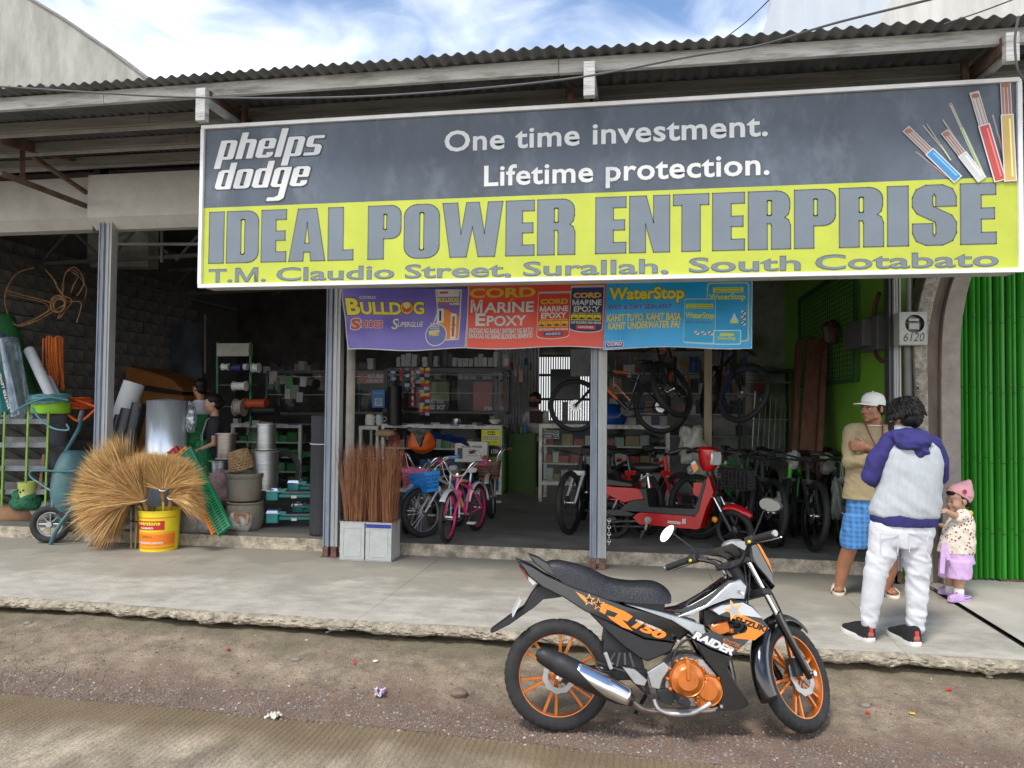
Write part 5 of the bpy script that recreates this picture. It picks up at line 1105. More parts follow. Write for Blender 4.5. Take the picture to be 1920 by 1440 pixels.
for i,s in enumerate(('Dohc','Engine 150cc','6-Speed')):rotext(D,(.7,.2,.02),s,(1275,700+i*16),(1368,730+i*14),12,.01,.2)
rotext(D,(.6,.3,.05),'fuel',(1385,672),(1440,690),16,.0,.2)
D.build('decal',sh_)
D=dec('d',-.106,tail)
D.poly((.80,.24,.02),M_([(632,510),(760,560),(800,585),(770,612),(740,600),(800,660),(740,640),(680,600),(660,580),(700,590),(720,570),(660,548),(650,575),(620,560)]))
rotext(D,(.80,.24,.02),'150',(790,640),(965,712),48,.06,.3)
star(D,(.85,.45,.15),565,500,34);star(D,BLK,565,500,22);star(D,(.75,.3,.06),615,522,36);star(D,BLK,615,522,24);D.poly((.75,.3,.06),M_([(490,455),(540,480),(552,520),(520,490)]))
rotext(D,WH,'HYPER UNDERBONE',(812,608),(950,662),11,.03,.3)
D.build('decal',tail)
# engine
eng=MB();eng.prism(M_([(960,940),(990,840),(1060,790),(1180,800),(1250,880),(1270,980),(1215,1045),(1060,1050),(980,1010)]),-.10,.10,'XZ',.05);e=eng.build('engine',alum,mt,True,bevel=.004)
for cx,cy,r,d in((1080,900,98,.05),(1190,960,84,.035),(1165,1015,42,.03)):
 g=MB();x,z=mc(cx,cy);rr=r/1036;g.lathe([(rr,0),(rr*.98,-d*.6),(rr*.9,-d*.8),(rr*.86,-d*.75),(rr*.6,-d*.9),(rr*.56,-d),(0,-d)],(x,-.10,z),'Y',40);g.build('engine_cover',org,e)
g=MB()
for k in range(12):a=k*PI/6;x,z=mc(1080+104*math.cos(a),900+104*math.sin(a));g.lathe([(.009,0),(.009,-.03),(.005,-.034),(0,-.034)],(x,-.10,z),'Y',8)
for k in range(8):a=k*PI/4;x,z=mc(1190+90*math.cos(a),960+90*math.sin(a));g.lathe([(.008,0),(.008,-.02),(.004,-.024),(0,-.024)],(x,-.10,z),'Y',8)
g.build('cover_bolts',org,e,kind='stuff')
g=MB();x,z=mc(1080,850);g.box((x,-.152,z),(.018,.012,.10));g.build('clutch_arm',org,e,bevel=.003)
g=MB()
for k in range(7):x,z=mc(1255+k*9,860-k*24);g.box((x,0,z),(.13,.15,.008),(0,-.36,0))
g.build('cylinder_fins',gun,e);g=MB();g.bar((*mc(1240,880)[:1],0,mc(1240,880)[1]),(mc(1310,690)[0],0,mc(1310,690)[1]),.11,.11);g.build('cylinder',gun,e);g=MB();x,z=mc(1275,650);g.box((x,-.03,z),(.10,.13,.06),(0,-.3,0));g.box((x+.06,-.06,z-.01),(.03,.05,.03));g.build('cylinder_head',org,e,bevel=.006)
g=MB();g.box((mc(1300,600)[0],0,mc(1300,600)[1]),(.2,.10,.10));g.box((mc(1330,640)[0],-.06,mc(1330,640)[1]),(.06,.02,.04));g.build('frame_spine',bmt,mt,bevel=.01)
# exhaust
ex=MB();P3=lambda cx,cy,y:(mc(cx,cy)[0],y,mc(cx,cy)[1])
ax0,ax1=Vector(P3(300,765,-.20)),Vector(P3(745,985,-.175));L_=(ax1-ax0).length
def along(t_):return ax0.lerp(ax1,t_)
ex.tube([along(-.02),along(.0),along(.1),along(.2),along(.21),along(.6),along(.9),along(1.0),along(1.08)],[.034,.040,.048,.053,.056,.058,.050,.038,.026],24);mf=ex.build('muffler',bmt,mt)
g=MB();g.tube([along(-.045),along(-.02)],[.022,.024],16);g.build('muffler_tip',gun,mf)
g=MB();d=(ax1-ax0).normalized();up_=Vector((0,-.75,.66));up_=(up_-d*up_.dot(d)).normalized();sd_=d.cross(up_)
g.grid(lambda a,b:along(.38+.64*b)+(up_*math.cos((a-.5)*2.5*math.sin(PI*(.12+.88*b)*.62))+sd_*math.sin((a-.5)*2.5*math.sin(PI*(.12+.88*b)*.62)))*(.064-.016*max(0,b-.6)*2),14,16);o=g.build('heat_shield',chrome,mf,fix=False);o.modifiers.new('t','SOLIDIFY').thickness=.003
g=MB();g.tube(crv([P3(760,990,-.17),P3(820,1040,-.15),P3(900,1062,-.12),P3(1100,1066,-.11),P3(1250,1050,-.10),P3(1345,960,-.04),P3(1350,860,0),P3(1325,780,0)],6),.018,14);g.build('exhaust_pipe',mat('burnt steel',(.28,.24,.2),.35,.8),mt)
# swingarm, chain, shock, brackets, pedal, pegs
for s_ in(-1,1):g=MB();g.bar((0,s_*.075,.285),(*mc(880,890)[:1],s_*.06,mc(880,890)[1]),.022,.05);g.build('swingarm',bmt,mt,bevel=.005)
g=MB();g.lathe([(.0,-.1),(.014,-.1),(.014,.1),(0,.1)],(0,0,.285),'Y',12);g.lathe([(0,-.108),(.01,-.108),(.02,-.1),(0,-.1)],(0,0,.285),'Y',6);g.build('rear_axle',chrome,mt)
g=MB();g.tube([P3(700,700,.0),P3(640,850,.0)],.03,12);[g.torus(P3(700-8*k,700+20*k,0),.034,.006,'Z',16,6)for k in range(7)];g.build('rear_shock',bmt,mt)
g=MB();g.prism(M_([(868,868),(960,815),(990,846),(950,900),(932,955),(890,945)]),-.125,-.095,'XZ');g.build('footrest_bracket',alum,mt,False,bevel=.004)
g=MB();g.prism(M_([(735,840),(800,850),(865,905),(850,935),(800,925)]),-.14,-.11,'XZ');g.build('pillion_bracket',alum,mt,False,bevel=.004)
g=MB();g.bar(P3(640,760,-.16),P3(672,845,-.16),.03,.02);g.build('pillion_peg',alum,mt,False,bevel=.004)
g=MB()
for k in range(4):g.tube([P3(660+45*k,830+10*(k%2),-.13),P3(700+25*k,770,-.12)],.008,8)
g.tube(crv([P3(600,820,-.12),P3(700,850,-.125),P3(790,880,-.13),P3(850,960,-.12)],5),.007,8);g.build('linkage',gun,mt)
g=MB();g.lathe([(0,0),(.014,0),(.014,.02),(0,.02)],P3(620,855,-.13),'Y',12);g.build('bolt',chrome,mt)
g=MB();g.prism(M_([(915,955),(1000,950),(1015,1000),(990,1035),(930,1010)]),-.13,-.10,'XZ');g.build('sprocket_cover',bmt,mt,bevel=.004)
g=MB();g.tube(crv([P3(898,1000,-.14),P3(920,1045,-.15),P3(980,1068,-.15),P3(1080,1062,-.17),P3(1140,1030,-.19),P3(1182,1005,-.19)],5),[.010]*10+[.012]*16,10,flat=.8);g.build('brake_pedal',alum,mt)
g=MB();g.box(P3(1030,985,-.21),(.06,.11,.035),(0,.4,0));g.build('foot_peg',bmt,mt,bevel=.006)
g=MB();g.tube(crv([P3(1000,935,-.12),P3(1005,800,-.13),P3(1060,715,-.12),P3(1150,690,-.10)],5),.006,8);g.build('hose',bmt,mt)
g=MB();g.tube([P3(900,1040,.10),P3(860,1180,.24)],.011,8);g.box(P3(852,1192,.25),(.06,.04,.01));g.build('side_stand',bmt,mt)
g=MB();g.prism(M_([(660,660),(860,820),(900,1000),(860,990),(640,780)]),-.05,.05);g.build('inner_frame',bmt,mt,bevel=.004)
for cx,cy in((1222,624),(1035,706),(1390,456),(1254,1034)):g=MB();g.lathe([(0,-.138),(.008,-.138),(.011,-.13),(.011,-.12),(0,-.12)],P3(cx,cy,0),'Y',12);g.build('bolt',chrome,mt)
# front end, steered to the left
rk=R(27);axd=Vector((-math.sin(rk),0,math.cos(rk)));HUB=Vector((1.262,0,.279));apt=Vector((1.225,0,.25))
ST_=Matrix.Translation(apt)@Matrix.Rotation(R(40),4,axd)@Matrix.Translation(-apt)
HUBu=HUB+Vector((.012,0,0))
moto_wheel(mt,tuple(HUBu),.279,.074,ST_)
def fr(nm,g,m,par=mt,**k):g.xf=None;return g.build(nm,m,par,**k)
def SG():g=MB();g.xf=ST_;return g
up2=axd;ft=HUBu+axd*.66
for s_ in(-1,1):
 y=Vector((0,s_*.088,0));o_=Vector((-.004,0,0));g=SG();g.tube([HUBu+y+axd*.33,ft+y],.0135,14);fk=fr('fork_tube',g,chrome)
 g=SG();g.tube([HUBu+y-axd*.02,HUBu+y+axd*.02,HUBu+y+axd*.30,HUBu+y+axd*.345],[.018,.021,.022,.026],14);fr('fork_slider',g,bgl)
 g=SG();g.lathe([(0,-.02),(.014,-.02),(.016,0),(0,0)],HUBu+y*1.25,'Y',8);fr('axle_nut',g,chrome)
g=SG();g.box(HUBu+axd*.655,(.06,.22,.03));g.box(HUBu+axd*.47,(.07,.22,.035));g.tube([HUBu+axd*.47-Vector((.02,0,0)),HUBu+axd*.66-Vector((.02,0,0))],.03,12);fr('fork_clamp',g,bmt,bevel=.005)
g=SG();g.box(HUBu+Vector((-.055,-.05,.04)),(.06,.05,.09));g.tube(crv([HUBu+Vector((-.04,-.07,.08)),HUBu+Vector((-.09,-.09,.25)),HUBu+Vector((-.16,-.08,.45)),HUBu+axd*.6+Vector((.02,-.05,0))],5),.005,6);fr('brake_caliper',g,bmt)
g=SG();RF=.305;pts=[]
def fen(a,b):
 t_=R(52)+R(150)*a;w2=.052*(1-.5*max(0,.25-a)*4*.8);s_=(b-.5)*2;rr=RF+.015*(1-abs(s_)**2)-.03*abs(s_)**3;return HUBu+Vector((rr*math.cos(t_),s_*w2,rr*math.sin(t_)))
g.grid(fen,34,12);o=g.build('front_fender',bgl,mt,fix=False);o.modifiers.new('t','SOLIDIFY').thickness=.004
# steering head area, cowl and headlight
hp=HUBu+axd*.60
g=SG();cw=[(.03,.16),(.10,.175),(.155,.13),(.185,.02),(.185,-.10),(.14,-.07),(.105,-.03),(.05,.02),(.02,.08)]
g.prism([(hp.x+a,hp.z+b)for a,b in cw],-.085,.085,'XZ',.12);cwl=fr('headlight_cowl',g,bgl,bevel=.008)
g=SG();g.poly=None
g.prism([(hp.x+a,hp.z+b)for a,b in((.09,.155),(.12,.14),(.165,.06),(.178,-.02),(.15,.04))],-.0885,-.086,'XZ');fr('orange_stripe',g,orgp,cwl)
g=SG();g.ell(hp+Vector((.178,0,.0)),(.018,.065,.07),16,10);fr('headlight',g,mat('headlight glass',(.75,.76,.78),.08,.4),cwl)
g=SG();g.prism([(hp.x+a,hp.z+b)for a,b in((-.10,.14),(.05,.165),(.10,.15),(.02,.10))],-.07,.07,'XZ');g.lathe([(0,.0),(.06,0),(.065,.03),(.05,.045),(0,.048)],hp+Vector((-.0,0,.13)),'Z',24);g.build('instrument_cluster',alum,mt)
# handlebar
hb0=hp+Vector((-.06,0,.035));
g=SG();bar=[hb0+Vector(v)for v in((-.085,-.35,.075),(-.06,-.22,.085),(-.0,-.12,.05),(.0,-.05,.0),(.0,.05,.0),(-.0,.12,.05),(-.06,.22,.085),(-.085,.35,.075))];g.tube(crv(bar,5),.011,10);g.build('handlebar',bmt,mt)
for s_ in(-1,1):
 a_=hb0+Vector((-.090,s_*.37,.073));b_=hb0+Vector((-.064,s_*.235,.084));g=SG();g.tube([a_,b_],.018,16);gp=fr('grip',g,mat('grip rubber',(.02,.02,.022),.7,bump=.3,bs=300))
 g=SG();g.tube([a_+(a_-b_).normalized()*.012,a_],.0165,14);fr('grip_end',g,alum,gp)
 g=SG();g.box(hb0+Vector((-.05,s_*.20,.085)),(.045,.055,.045));g.tube([hb0+Vector((-.03,s_*.2,.10)),hb0+Vector((-.0,s_*.14,.07))],.014,8);sw=fr('switch_box',g,bmt,bevel=.006)
 g=SG();g.ell(hb0+Vector((-.075,s_*.205,.075)),(.007,.011,.009),10,6);fr('button',g,mat('yellow button',(.8,.55,.03),.4),sw)
 g=SG();g.tube(crv([hb0+Vector((-.02,s_*.2,.075)),hb0+Vector((-.02,s_*.25,.07)),hb0+Vector((-.035,s_*.37,.06))],4),.0075,8,flat=.5);fr('lever',g,chrome)
 m0=hb0+Vector((-.045,s_*.19,.10));m1=m0+Vector((.02,s_*.02,.045 if s_>0 else .02));m2=m0+Vector((.0,s_*.13,.165 if s_>0 else .12));g=SG();g.tube(crv([m0,m1,m2],6),.005,8);mr=fr('mirror',g,bmt)
 mcn=m2+Vector((0,s_*.04,.01));A=Matrix.Translation(mcn)@Matrix.Rotation(s_*R(-25),4,'X')@Matrix.Rotation(R(-16 if s_>0 else-34),4,'Y')@Matrix.Rotation(R(22),4,'Y')
 sh=[(.066*math.cos(t_)*1.05,.036*math.sin(t_)*(1+.15*math.cos(t_)))for t_ in[2*PI*i/28 for i in range(28)]]
 g=SG();g.xf=ST_@A;g.prism(sh,-.002,.018,'YZ',.12);fr('mirror_housing',g,bmt,mr);g=SG();g.xf=ST_@A;g.flat([[(a*.93,b*.9)for a,b in sh]],lambda a,b:(-.003,a,b));fr('mirror_glass',g,mat('mirror',(.9,.9,.9),.03,1,var=0),mr)
g=SG()
for k in range(5):g.tube(crv([hb0+Vector((-.03,-.18+.09*k,.08)),hb0+Vector((.05,-.1+.05*k,.05)),hb0+Vector((.06,-.05+.02*k,-.1)),hb0+Vector((-.02,-.04+.02*k,-.28))],6),.005,6)
fr('cables',g,blk,kind='stuff')
pr=W(1047,1371,Z=-.19)
place(mt,(pr.x,pr.y,-.192),R(9.8+.5),R(-7.5))
# = GOODS ON THE LEFT
def Wf(u,v,Y):return W(u,v,Y=Y)
def flz(u,v,z=.12):return W(u,v,Z=z)
def single(nm,g,m,lb,cat,grp=None,smooth=True,**k):
 k.pop('kind_',None);o=g.build(nm,m,None,smooth,**k);return tag(o,lb,cat,grp)
cane=mat('rattan cane',(.30,.155,.065),.55,var=.25,vs=20)
C2=lambda x,y,Y=8.6:W(x/3.27,420+y/3.27,Y=Y)
t=thing('rattan_frame','bent rattan hoops hanging on the block wall at far left','rattan frame',C2(210,450))
for pts,r in(([(210,268),(110,300),(50,380),(30,470),(60,580),(120,625),(230,590),(320,540),(400,490),(405,460),(360,400),(330,340),(280,280)],.011),([(45,410),(120,430),(300,478),(320,500),(300,530),(200,590),(110,622)],.009),([(45,430),(200,465),(260,480),(300,510),(290,545)],.006),([(385,430),(395,330),(420,280),(455,266),(490,290),(515,350),(500,400),(470,440)],.009),([(380,400),(400,310),(440,280),(480,310),(450,380),(435,420)],.008),([(440,290),(500,340),(530,400),(520,460)],.006),([(355,580),(400,490),(450,475),(500,490),(470,605)],.008),([(365,580),(410,520),(440,480),(420,450),(350,440)],.008)):
 g=MB();g.tube(crv([C2(x,y,8.6+.05*math.sin(i))for i,(x,y)in enumerate(pts)],5),r,7);g.build('hoop',cane,t)
g=MB();g.torus(C2(360,495,8.6),.10,.010,'Y',28,6);g.torus(C2(365,500,8.57),.085,.010,'Y',28,6);g.torus(C2(355,490,8.55),.11,.009,'Y',28,6);g.build('binding',cane,t)
orr=mat('orange rope',(.62,.15,.025),.7,var=.2,vs=30);orh=mat('orange hose',(.75,.12,.03),.35);tealh=mat('teal hose',(.10,.28,.30),.3,coat=.3)
g=MB()
for i in range(20):
 a=random.uniform(-.11,.11);b=a+random.uniform(-.03,.03);y=8.45+random.uniform(-.06,.06);t0,b0=W(98,632,Y=8.45).z+random.uniform(-.03,.02),W(103,720,Y=8.45).z+random.uniform(-.08,.12);cx=W(98,680,Y=8.45).x
 g.tube(crv([(cx+a,y,t0),(cx+a*1.05+.02,y-.01,(t0+b0)/2),(cx+b+.05,y,b0+.05),(cx+b*.9+.03,y+.02,b0),(cx+b*.8+.02,y+.04,b0+.06),(cx+b*.9,y+.03,t0)],4),.010,6)
single('rope_hank',g,orr,'hank of orange rope hanging in loose loops on the block wall','rope',kind_=1)
def coil(c,r,n,tr,ax='Z',jit=.02,m=orh):
 g=MB()
 for i in range(n):
  k=26;ph=random.random()*6;pts=[]
  rr=r+random.uniform(-jit,jit);tl=random.uniform(-.2,.2);dz=random.uniform(-jit,jit)
  for j in range(k):a=2*PI*j/k;pts.append(Vector(c)+Vector((rr*math.cos(a),rr*.8*math.sin(a),dz+tl*rr*math.sin(a+ph))))
  g.tube(pts,tr,7,closed=True)
 return g
g=coil(W(135,757,Y=8.2),.20,9,.014,jit=.04)
g.tube(crv([W(120,740,Y=8.1),W(150,752,Y=8.0),W(178,762,Y=7.9)],5),.014,7);g.tube(crv([W(125,775,Y=8.0),W(150,790,Y=7.9),W(178,768,Y=7.9)],5),.014,7)
single('garden_hose',g,orh,'coil of bright orange hose lying right of the lime green spool','hose',kind_=1)
limem=mat('lime plastic',(.30,.66,.03),.35,coat=.3)
c=W(95,775,Y=7.9);g=MB();g.lathe([(0,0),(.20,0),(.21,.02),(.205,.10),(.21,.13),(.18,.14),(0,.14)],c,n=32);single('fishing_line_spool',g,limem,'lime green spool under the teal hose coil at far left','spool')
g=coil(W(93,747,Y=7.8),.22,8,.012,jit=.03);g.tube(crv([W(20,777,Y=7.6),W(50,758,Y=7.6),W(90,745,Y=7.6),W(128,750,Y=7.7)],5),.012,7);g.tube(crv([W(60,765,Y=7.55),W(75,785,Y=7.5),W(100,803,Y=7.5),W(128,806,Y=7.5),W(125,795,Y=7.5)],5),.012,7)
single('garden_hose',g,tealh,'coil of teal hose draped over the lime green spool','hose',kind_=1)
def roll(lb,a,b,r,m,nm='roll',cat='roll',ends=None,hollow=True,grp=None):
 a=Vector(a);b=Vector(b);d=(b-a).normalized();g=MB()
 g.tube([a,b],r,24,cap=not hollow)
 if hollow:g.tube([b,b-d*.04],[r*.93,r*.93],24,cap=False);
 if hollow:
  u=d.orthogonal().normalized();v=d.cross(u);n=24
  vs=[b+(u*math.cos(2*PI*i/n)+v*math.sin(2*PI*i/n))*q for q in(r,r*.35)for i in range(n)]+[b-d*.03+(u*math.cos(2*PI*i/n)+v*math.sin(2*PI*i/n))*r*.34 for i in range(n)]
  g.add(vs,[(k*n+i,k*n+(i+1)%n,(k+1)*n+(i+1)%n,(k+1)*n+i)for k in range(2)for i in range(n)])
  q=random.random()*6
  for k in range(3):pass
 o=g.build(nm,m,None);return tag(o,lb,cat,grp)
meshg=mat('green plastic mesh',(.015,.13,.04),.6,var=.3,vs=60,bump=.6,bs=80);darkmesh=mat('dark mesh',(.06,.065,.075),.7,var=.3,vs=80,bump=.5,bs=90)
foamw=mat('white foam',(.62,.65,.66),.8,var=.05);filmm=glass('clear film',(.75,.82,.88),.5,.15)
roll('dark green mesh roll leaning on the wall behind the clear film',W(62,775,Y=8.25),W(8,600,Y=8.6),.13,meshg)
roll('white foam roll leaning right of the dark green mesh roll',W(97,745,Y=7.95),W(55,657,Y=8.2),.062,foamw)
roll('thin white tube leaning between the foam roll and the orange rope',W(108,740,Y=8.15),W(92,708,Y=8.25),.03,foamw)
roll('clear plastic film roll wrapped upright at the far left edge',W(40,785,Y=7.8),W(14,640,Y=8.0),.12,filmm)
roll('blue grey film roll partly hidden at the left edge behind the clear one',W(20,785,Y=8.1),W(-12,630,Y=8.3),.12,mat('blue film',(.12,.2,.3),.3))
roll('dark grey mesh roll standing under the lime green spool',W(110,905,Y=7.95),W(110,778,Y=7.95),.11,darkmesh)
g=MB();g.bar(W(18,775,Y=7.75),W(-2,665,Y=7.9),.17,.07);o=single('film_box',g,mat('teal print',(.04,.22,.2),.4),'teal box of film with a white lettered label, leaning at the far left edge','box');
a,b=W(21,768,Y=7.7),W(3,700,Y=7.8);g=MB();d=(b-a);n=V3(1,0,.2).normalized()*.025;text(g,'WATER LEVEL',lambda x,y:a+d*x+n*(1-y)*1.4-n*.7+V3(0,-.03,0),0,0,1,1,bold=.03);g.build('label_text',wht,o,False)
# nest trays
gal=mat('galvanised trays',(.24,.24,.23),.55,.35,var=.2,vs=5,dirt=.4,ds=4,dcol=(.12,.11,.1));lime=mat('lime painted edge',(.24,.42,.06),.5,dirt=.3)
t=thing('tray_rack','rack of grey sloping metal trays with lime green uprights at far left','rack',W(40,945,Y=7.7))
for u in(6,50,88,-38):g=MB();g.bar(W(u-3,948,Y=7.62),W(u+3,772,Y=7.62),.024,.012);g.build('upright',lime,t,False)
for r_ in range(4):
 for k,(ua,ub)in enumerate(((-36,4),(8,48),(52,87))):
  v0=795+r_*44;g=MB();a,b=W(ua,v0,Y=7.65),W(ub,v0,Y=7.65);z1=W(ub,v0+26,Y=7.65).z
  g.quad(a+V3(0,.02,.06),b+V3(0,.02,.06),V3(b.x,7.98,z1),V3(a.x,7.98,z1));g.quad(a,b,b+V3(0,.02,.06),a+V3(0,.02,.06));g.quad(V3(a.x,7.98,z1),V3(b.x,7.98,z1),V3(b.x,7.98,a.z+.2),V3(a.x,7.98,a.z+.2));g.quad(b,V3(b.x,7.98,b.z),V3(b.x,7.98,z1),b)
  g.add([a,V3(a.x+.02,7.98,a.z),V3(a.x+.1,7.95,z1)],[(0,1,2)]);o=g.build('tray',gal,t,False,fix=False);o.modifiers.new('t','SOLIDIFY').thickness=.004
# buckets
def bucket(lb,uv,r,h,m,Yf=None,z=.12,label=None,nm='bucket',taper=.9,rim=True):
 p=W(uv[0],uv[1],Z=z)if Yf is None else W(uv[0],uv[1],Y=Yf);t=thing(nm,lb,'bucket',(p.x*(1+r/p.y),p.y+r,p.z if Yf else z));b=t.location
 g=MB();prof=[(0,0),(r*taper,0),(r*(taper+1)/2,h*.5),(r,h),(r*1.03,h),(r*1.03,h-.012),(r,h-.014)];g.lathe([(0,.004),(r*taper,.004),(r*taper,0)][1:]+[(r*taper+(r-r*taper)*k/6,h*k/6)for k in range(1,7)]+[(r*1.03,h+.002),(r*1.03,h+.01),(r*.96,h+.008),(r*taper*.95,.01),(0,.01)],b,n=36,cap=False);g.build('pail_body',m,t)
 return t,b
powm=mat('powerstone yellow',(.78,.62,.015),.4,var=.05)
def wrap(b,r0,r1,h):
 return lambda a,z,l:(lambda rr:(b.x+rr*math.sin(a),b.y-rr*math.cos(a),b.z+z))(r0+(r1-r0)*z/h+l)
def powerstone(lb,uv,r,h,full=True,Yf=None,z=.12):
 t,b=bucket(lb,uv,r,h,powm,Yf,z);f=wrap(b,r*.9,r,h);D=Face(f,.0004,.0008,((0,.12,2.0),));D2=Face(f,.0004,.0008)
 ORG=(.78,.20,.01)
 def band(c,z0,z1,a0=-1.5,a1=1.5):
  n=24
  D2.put(c,[(a0+(a1-a0)*i/n,q)for q in(z0,z1)for i in range(n+1)],[(i,i+1,n+2+i,n+1+i)for i in range(n)])
 band(ORG,h*.84,h*.87);band((.85,.35,.01),h*.12,h*.5);band(ORG,h*.18,h*.44);band(ORG,h*.07,h*.11)
 band((.55,.02,.015),h*.55,h*.78,-1.1,.85)
 D2.text((.15,.02,0),'Powerstone',-.86,h*.66,1.5,h*.13,bold=.05);D2.text(YEL,'Powerstone',-.85,h*.67,1.48,h*.11,bold=.03);D2.text(WH,'KALBURO',-.45,h*.575,.75,h*.05,bold=.05)
 D2.text((.2,.08,.01),'SMALL',-.35,h*.35,.62,h*.06,bold=.02);D2.text(WH,'WALA SELIADONG NAKAKA',-1.0,h*.2,1.8,h*.055,bold=.03);D2.text((.3,.1,.01),'Manufactured by POWERSTONE INC',-.9,h*.14,1.6,h*.035)
 D2.build('printed_label',t);return t,b
tp_,pb=powerstone('yellow and orange powder pail holding broom handles, on the pavement',(298,1037),.20,.40,z=0)
powerstone('yellow and orange powder pail behind the wheelbarrow handles',(104,912),.17,.30,Yf=8.0)
powerstone('lower yellow pail half hidden under the other one behind the wheelbarrow',(95,958),.15,.25,Yf=7.9)
t,b=bucket('small lime paint bucket with white drips beside the tray rack',(51,938),.10,.19,mat('lime drips',(.50,.58,.12),.6,var=.1,dirt=.8,ds=9,dcol=(.6,.6,.55)),7.55)
for k in range(3):g=MB();g.ell(b+V3(-.04+.035*k,-.096,.11-.02*(k%2)),(.012,.008,.012),8,6);g.build('eye_dot',blk,t)
# sacks
def sack(lb,u0,u1,v0,v1,Y,m,nm='sack',seed=0,flat=.8,amp=.05,rot=0):
 a,b=W(u0,v1,Y=Y),W(u1,v0,Y=Y);c=(a+b)/2;hx,hz=(b.x-a.x)/2,(b.z-a.z)/2;g=MB();g.ell((0,0,0),(1,1,1),28,20)
 vs=[]
 for p in g.v:
  p=Vector(p);s_=1/max(1e-6,(abs(p.x)**2.6+abs(p.y)**2.6+abs(p.z)**2.6)**(1/2.6));p=p*s_*(1+amp*2.4*(noise.noise(p*1.7+Vector((seed,0,0)))));w_=1-2*abs(noise.noise(p*4.2+Vector((0,seed,0))));p=p*(1+amp*.8*w_)
  vs.append((c.x+p.x*hx,Y+hx*flat+p.y*hx*flat,max(a.z,c.z+p.z*hz)))
 g.v=vs;o=g.build(nm,m,None,ang=180,fix=False);return tag(o,lb,'sack')
sack('brown paper sack with a red stripe lying at the far left edge',-30,46,950,987,7.6,mat('brown paper',(.32,.17,.09),.8,bump=.3),seed=1)
sack('dirty white sack between the brown paper sack and the wheelbarrow',42,88,940,978,7.7,mat('white woven sack',(.5,.48,.45),.8,var=.12,bump=.4,bs=60,dirt=.3),seed=2)
sack('green net bag slumped on the sacks at the far left',8,56,922,958,7.55,mat('green net',(.03,.20,.09),.7,var=.4,vs=40,bump=.8,bs=90),seed=3,amp=.1)
sack('brown clod of paper beside the lime bucket',62,96,915,955,7.85,mat('brown paper',(.32,.17,.09)),seed=9,amp=.12)
gsk=mat('grey cement sack',(.30,.285,.27),.85,var=.12,bump=.5,bs=40,dirt=.5)
sack('grey cement sack on the step behind the yellow pail',310,392,955,1008,7.35,gsk,seed=4)
sack('crumpled grey plastic beside the foot of the green grate',368,398,960,1000,7.3,mat('grey plastic',(.3,.3,.31),.35,bump=.4),seed=5,amp=.14)
sack('pink and white patterned cloth bundle on the large clay jar',382,431,888,948,7.9,mat('pink cloth',(.50,.42,.40),.85,var=.1,vs=20,col2=(.38,.2,.2),bump=.4),seed=6,amp=.16)
sack('open white sack of grit in front of the clay jars',421,463,962,998,7.5,mat('white woven sack',(.5,.48,.45)),seed=7,amp=.08)
g=MB();g.bar(W(441,962,Y=7.5),W(447,980,Y=7.45),.03,.02);g.bar(W(466,964,Y=7.5),W(462,984,Y=7.45),.03,.02);g.bar(W(440,962,Y=7.5),W(467,963,Y=7.5),.03,.02);single('wooden_float',g,mat('raw wood',(.36,.2,.11),.7),'small wooden frame stuck in the open white sack','wooden frame',smooth=False)
# wheelbarrow standing on its nose: wheel in front at the left
barm=mat('teal barrow paint',(.05,.15,.17),.4,var=.12,vs=5,coat=.2,dirt=.3,ds=3,dcol=(.12,.15,.15));trayg=mat('teal tray',(.06,.15,.16),.5,var=.15,vs=4,dirt=.4,ds=3,dcol=(.16,.2,.19))
C3=lambda x,y,Y:W(x/3.27,760+y/3.27,Y=Y)
wb=thing('wheelbarrow','teal wheelbarrow tipped up on its nose left of the straw brooms','wheelbarrow',W(95,1028,Z=0))
Yw=wb.location.y+.25
wc=C3(308,728,Yw);g=MB()
n=60;g.torus((0,0,0),.165,.038,'Y',n,12);g.xf=None;Mw=Matrix.Translation(wc)@Matrix.Rotation(R(18),4,'Z');g.v=[tuple(Mw@Vector(p))for p in g.v];wq=g.build('wheel',tyrem,wb)
g=MB();g.xf=Mw;g.torus((0,0,0),.125,.012,'Y',40,6);g.build('rim',alum,wq);g=MB();g.xf=Mw;g.lathe([(0,-.04),(.03,-.04),(.03,.04),(0,.04)],(0,0,0),'Y',14);g.build('hub',alum,wq)
for k in range(8):g=MB();g.xf=Mw;a=k*PI/4;g.tube([(.02*math.cos(a),.0,.02*math.sin(a)),(.125*math.cos(a),0,.125*math.sin(a))],.006,6);g.build('spoke',alum,wq)
def bt(nm,pts,r,m=barm,par=wb):g=MB();g.tube(crv(pts,6),r,10);return g.build(nm,m,par)
bt('frame_tube',[C3(500,50,Yw+.5),C3(488,130,Yw+.35),C3(440,220,Yw+.25),(C3(380,330,Yw+.12)),C3(350,440,Yw+.05),C3(325,600,Yw),C3(320,640,Yw)],.021)
bt('frame_tube',[C3(330,620,Yw-.08),C3(420,690,Yw-.1),C3(460,610,Yw-.05),C3(350,760,Yw-.1),C3(300,870,Yw-.06),C3(250,880,Yw),C3(238,830,Yw+.08),C3(260,840,Yw+.1)][2:],.021)
bt('leg_frame',[C3(360,555,Yw),C3(260,490,Yw),C3(190,440,Yw),C3(190,405,Yw),C3(260,400,Yw),C3(440,405,Yw),C3(490,385,Yw+.1)],.012)
bt('leg_frame',[C3(330,400,Yw+.3),C3(330,450,Yw+.3),C3(400,470,Yw+.3),C3(450,380,Yw+.3)],.012)
bt('brace',[C3(350,590,Yw),C3(450,590,Yw+.1)],.010);bt('brace',[C3(400,720,Yw),C3(540,722,Yw+.15)],.008)
g=MB();g.tube([C3(488,95,Yw+.4),C3(503,40,Yw+.52)],.024,12);g.build('grip',alum,wb)
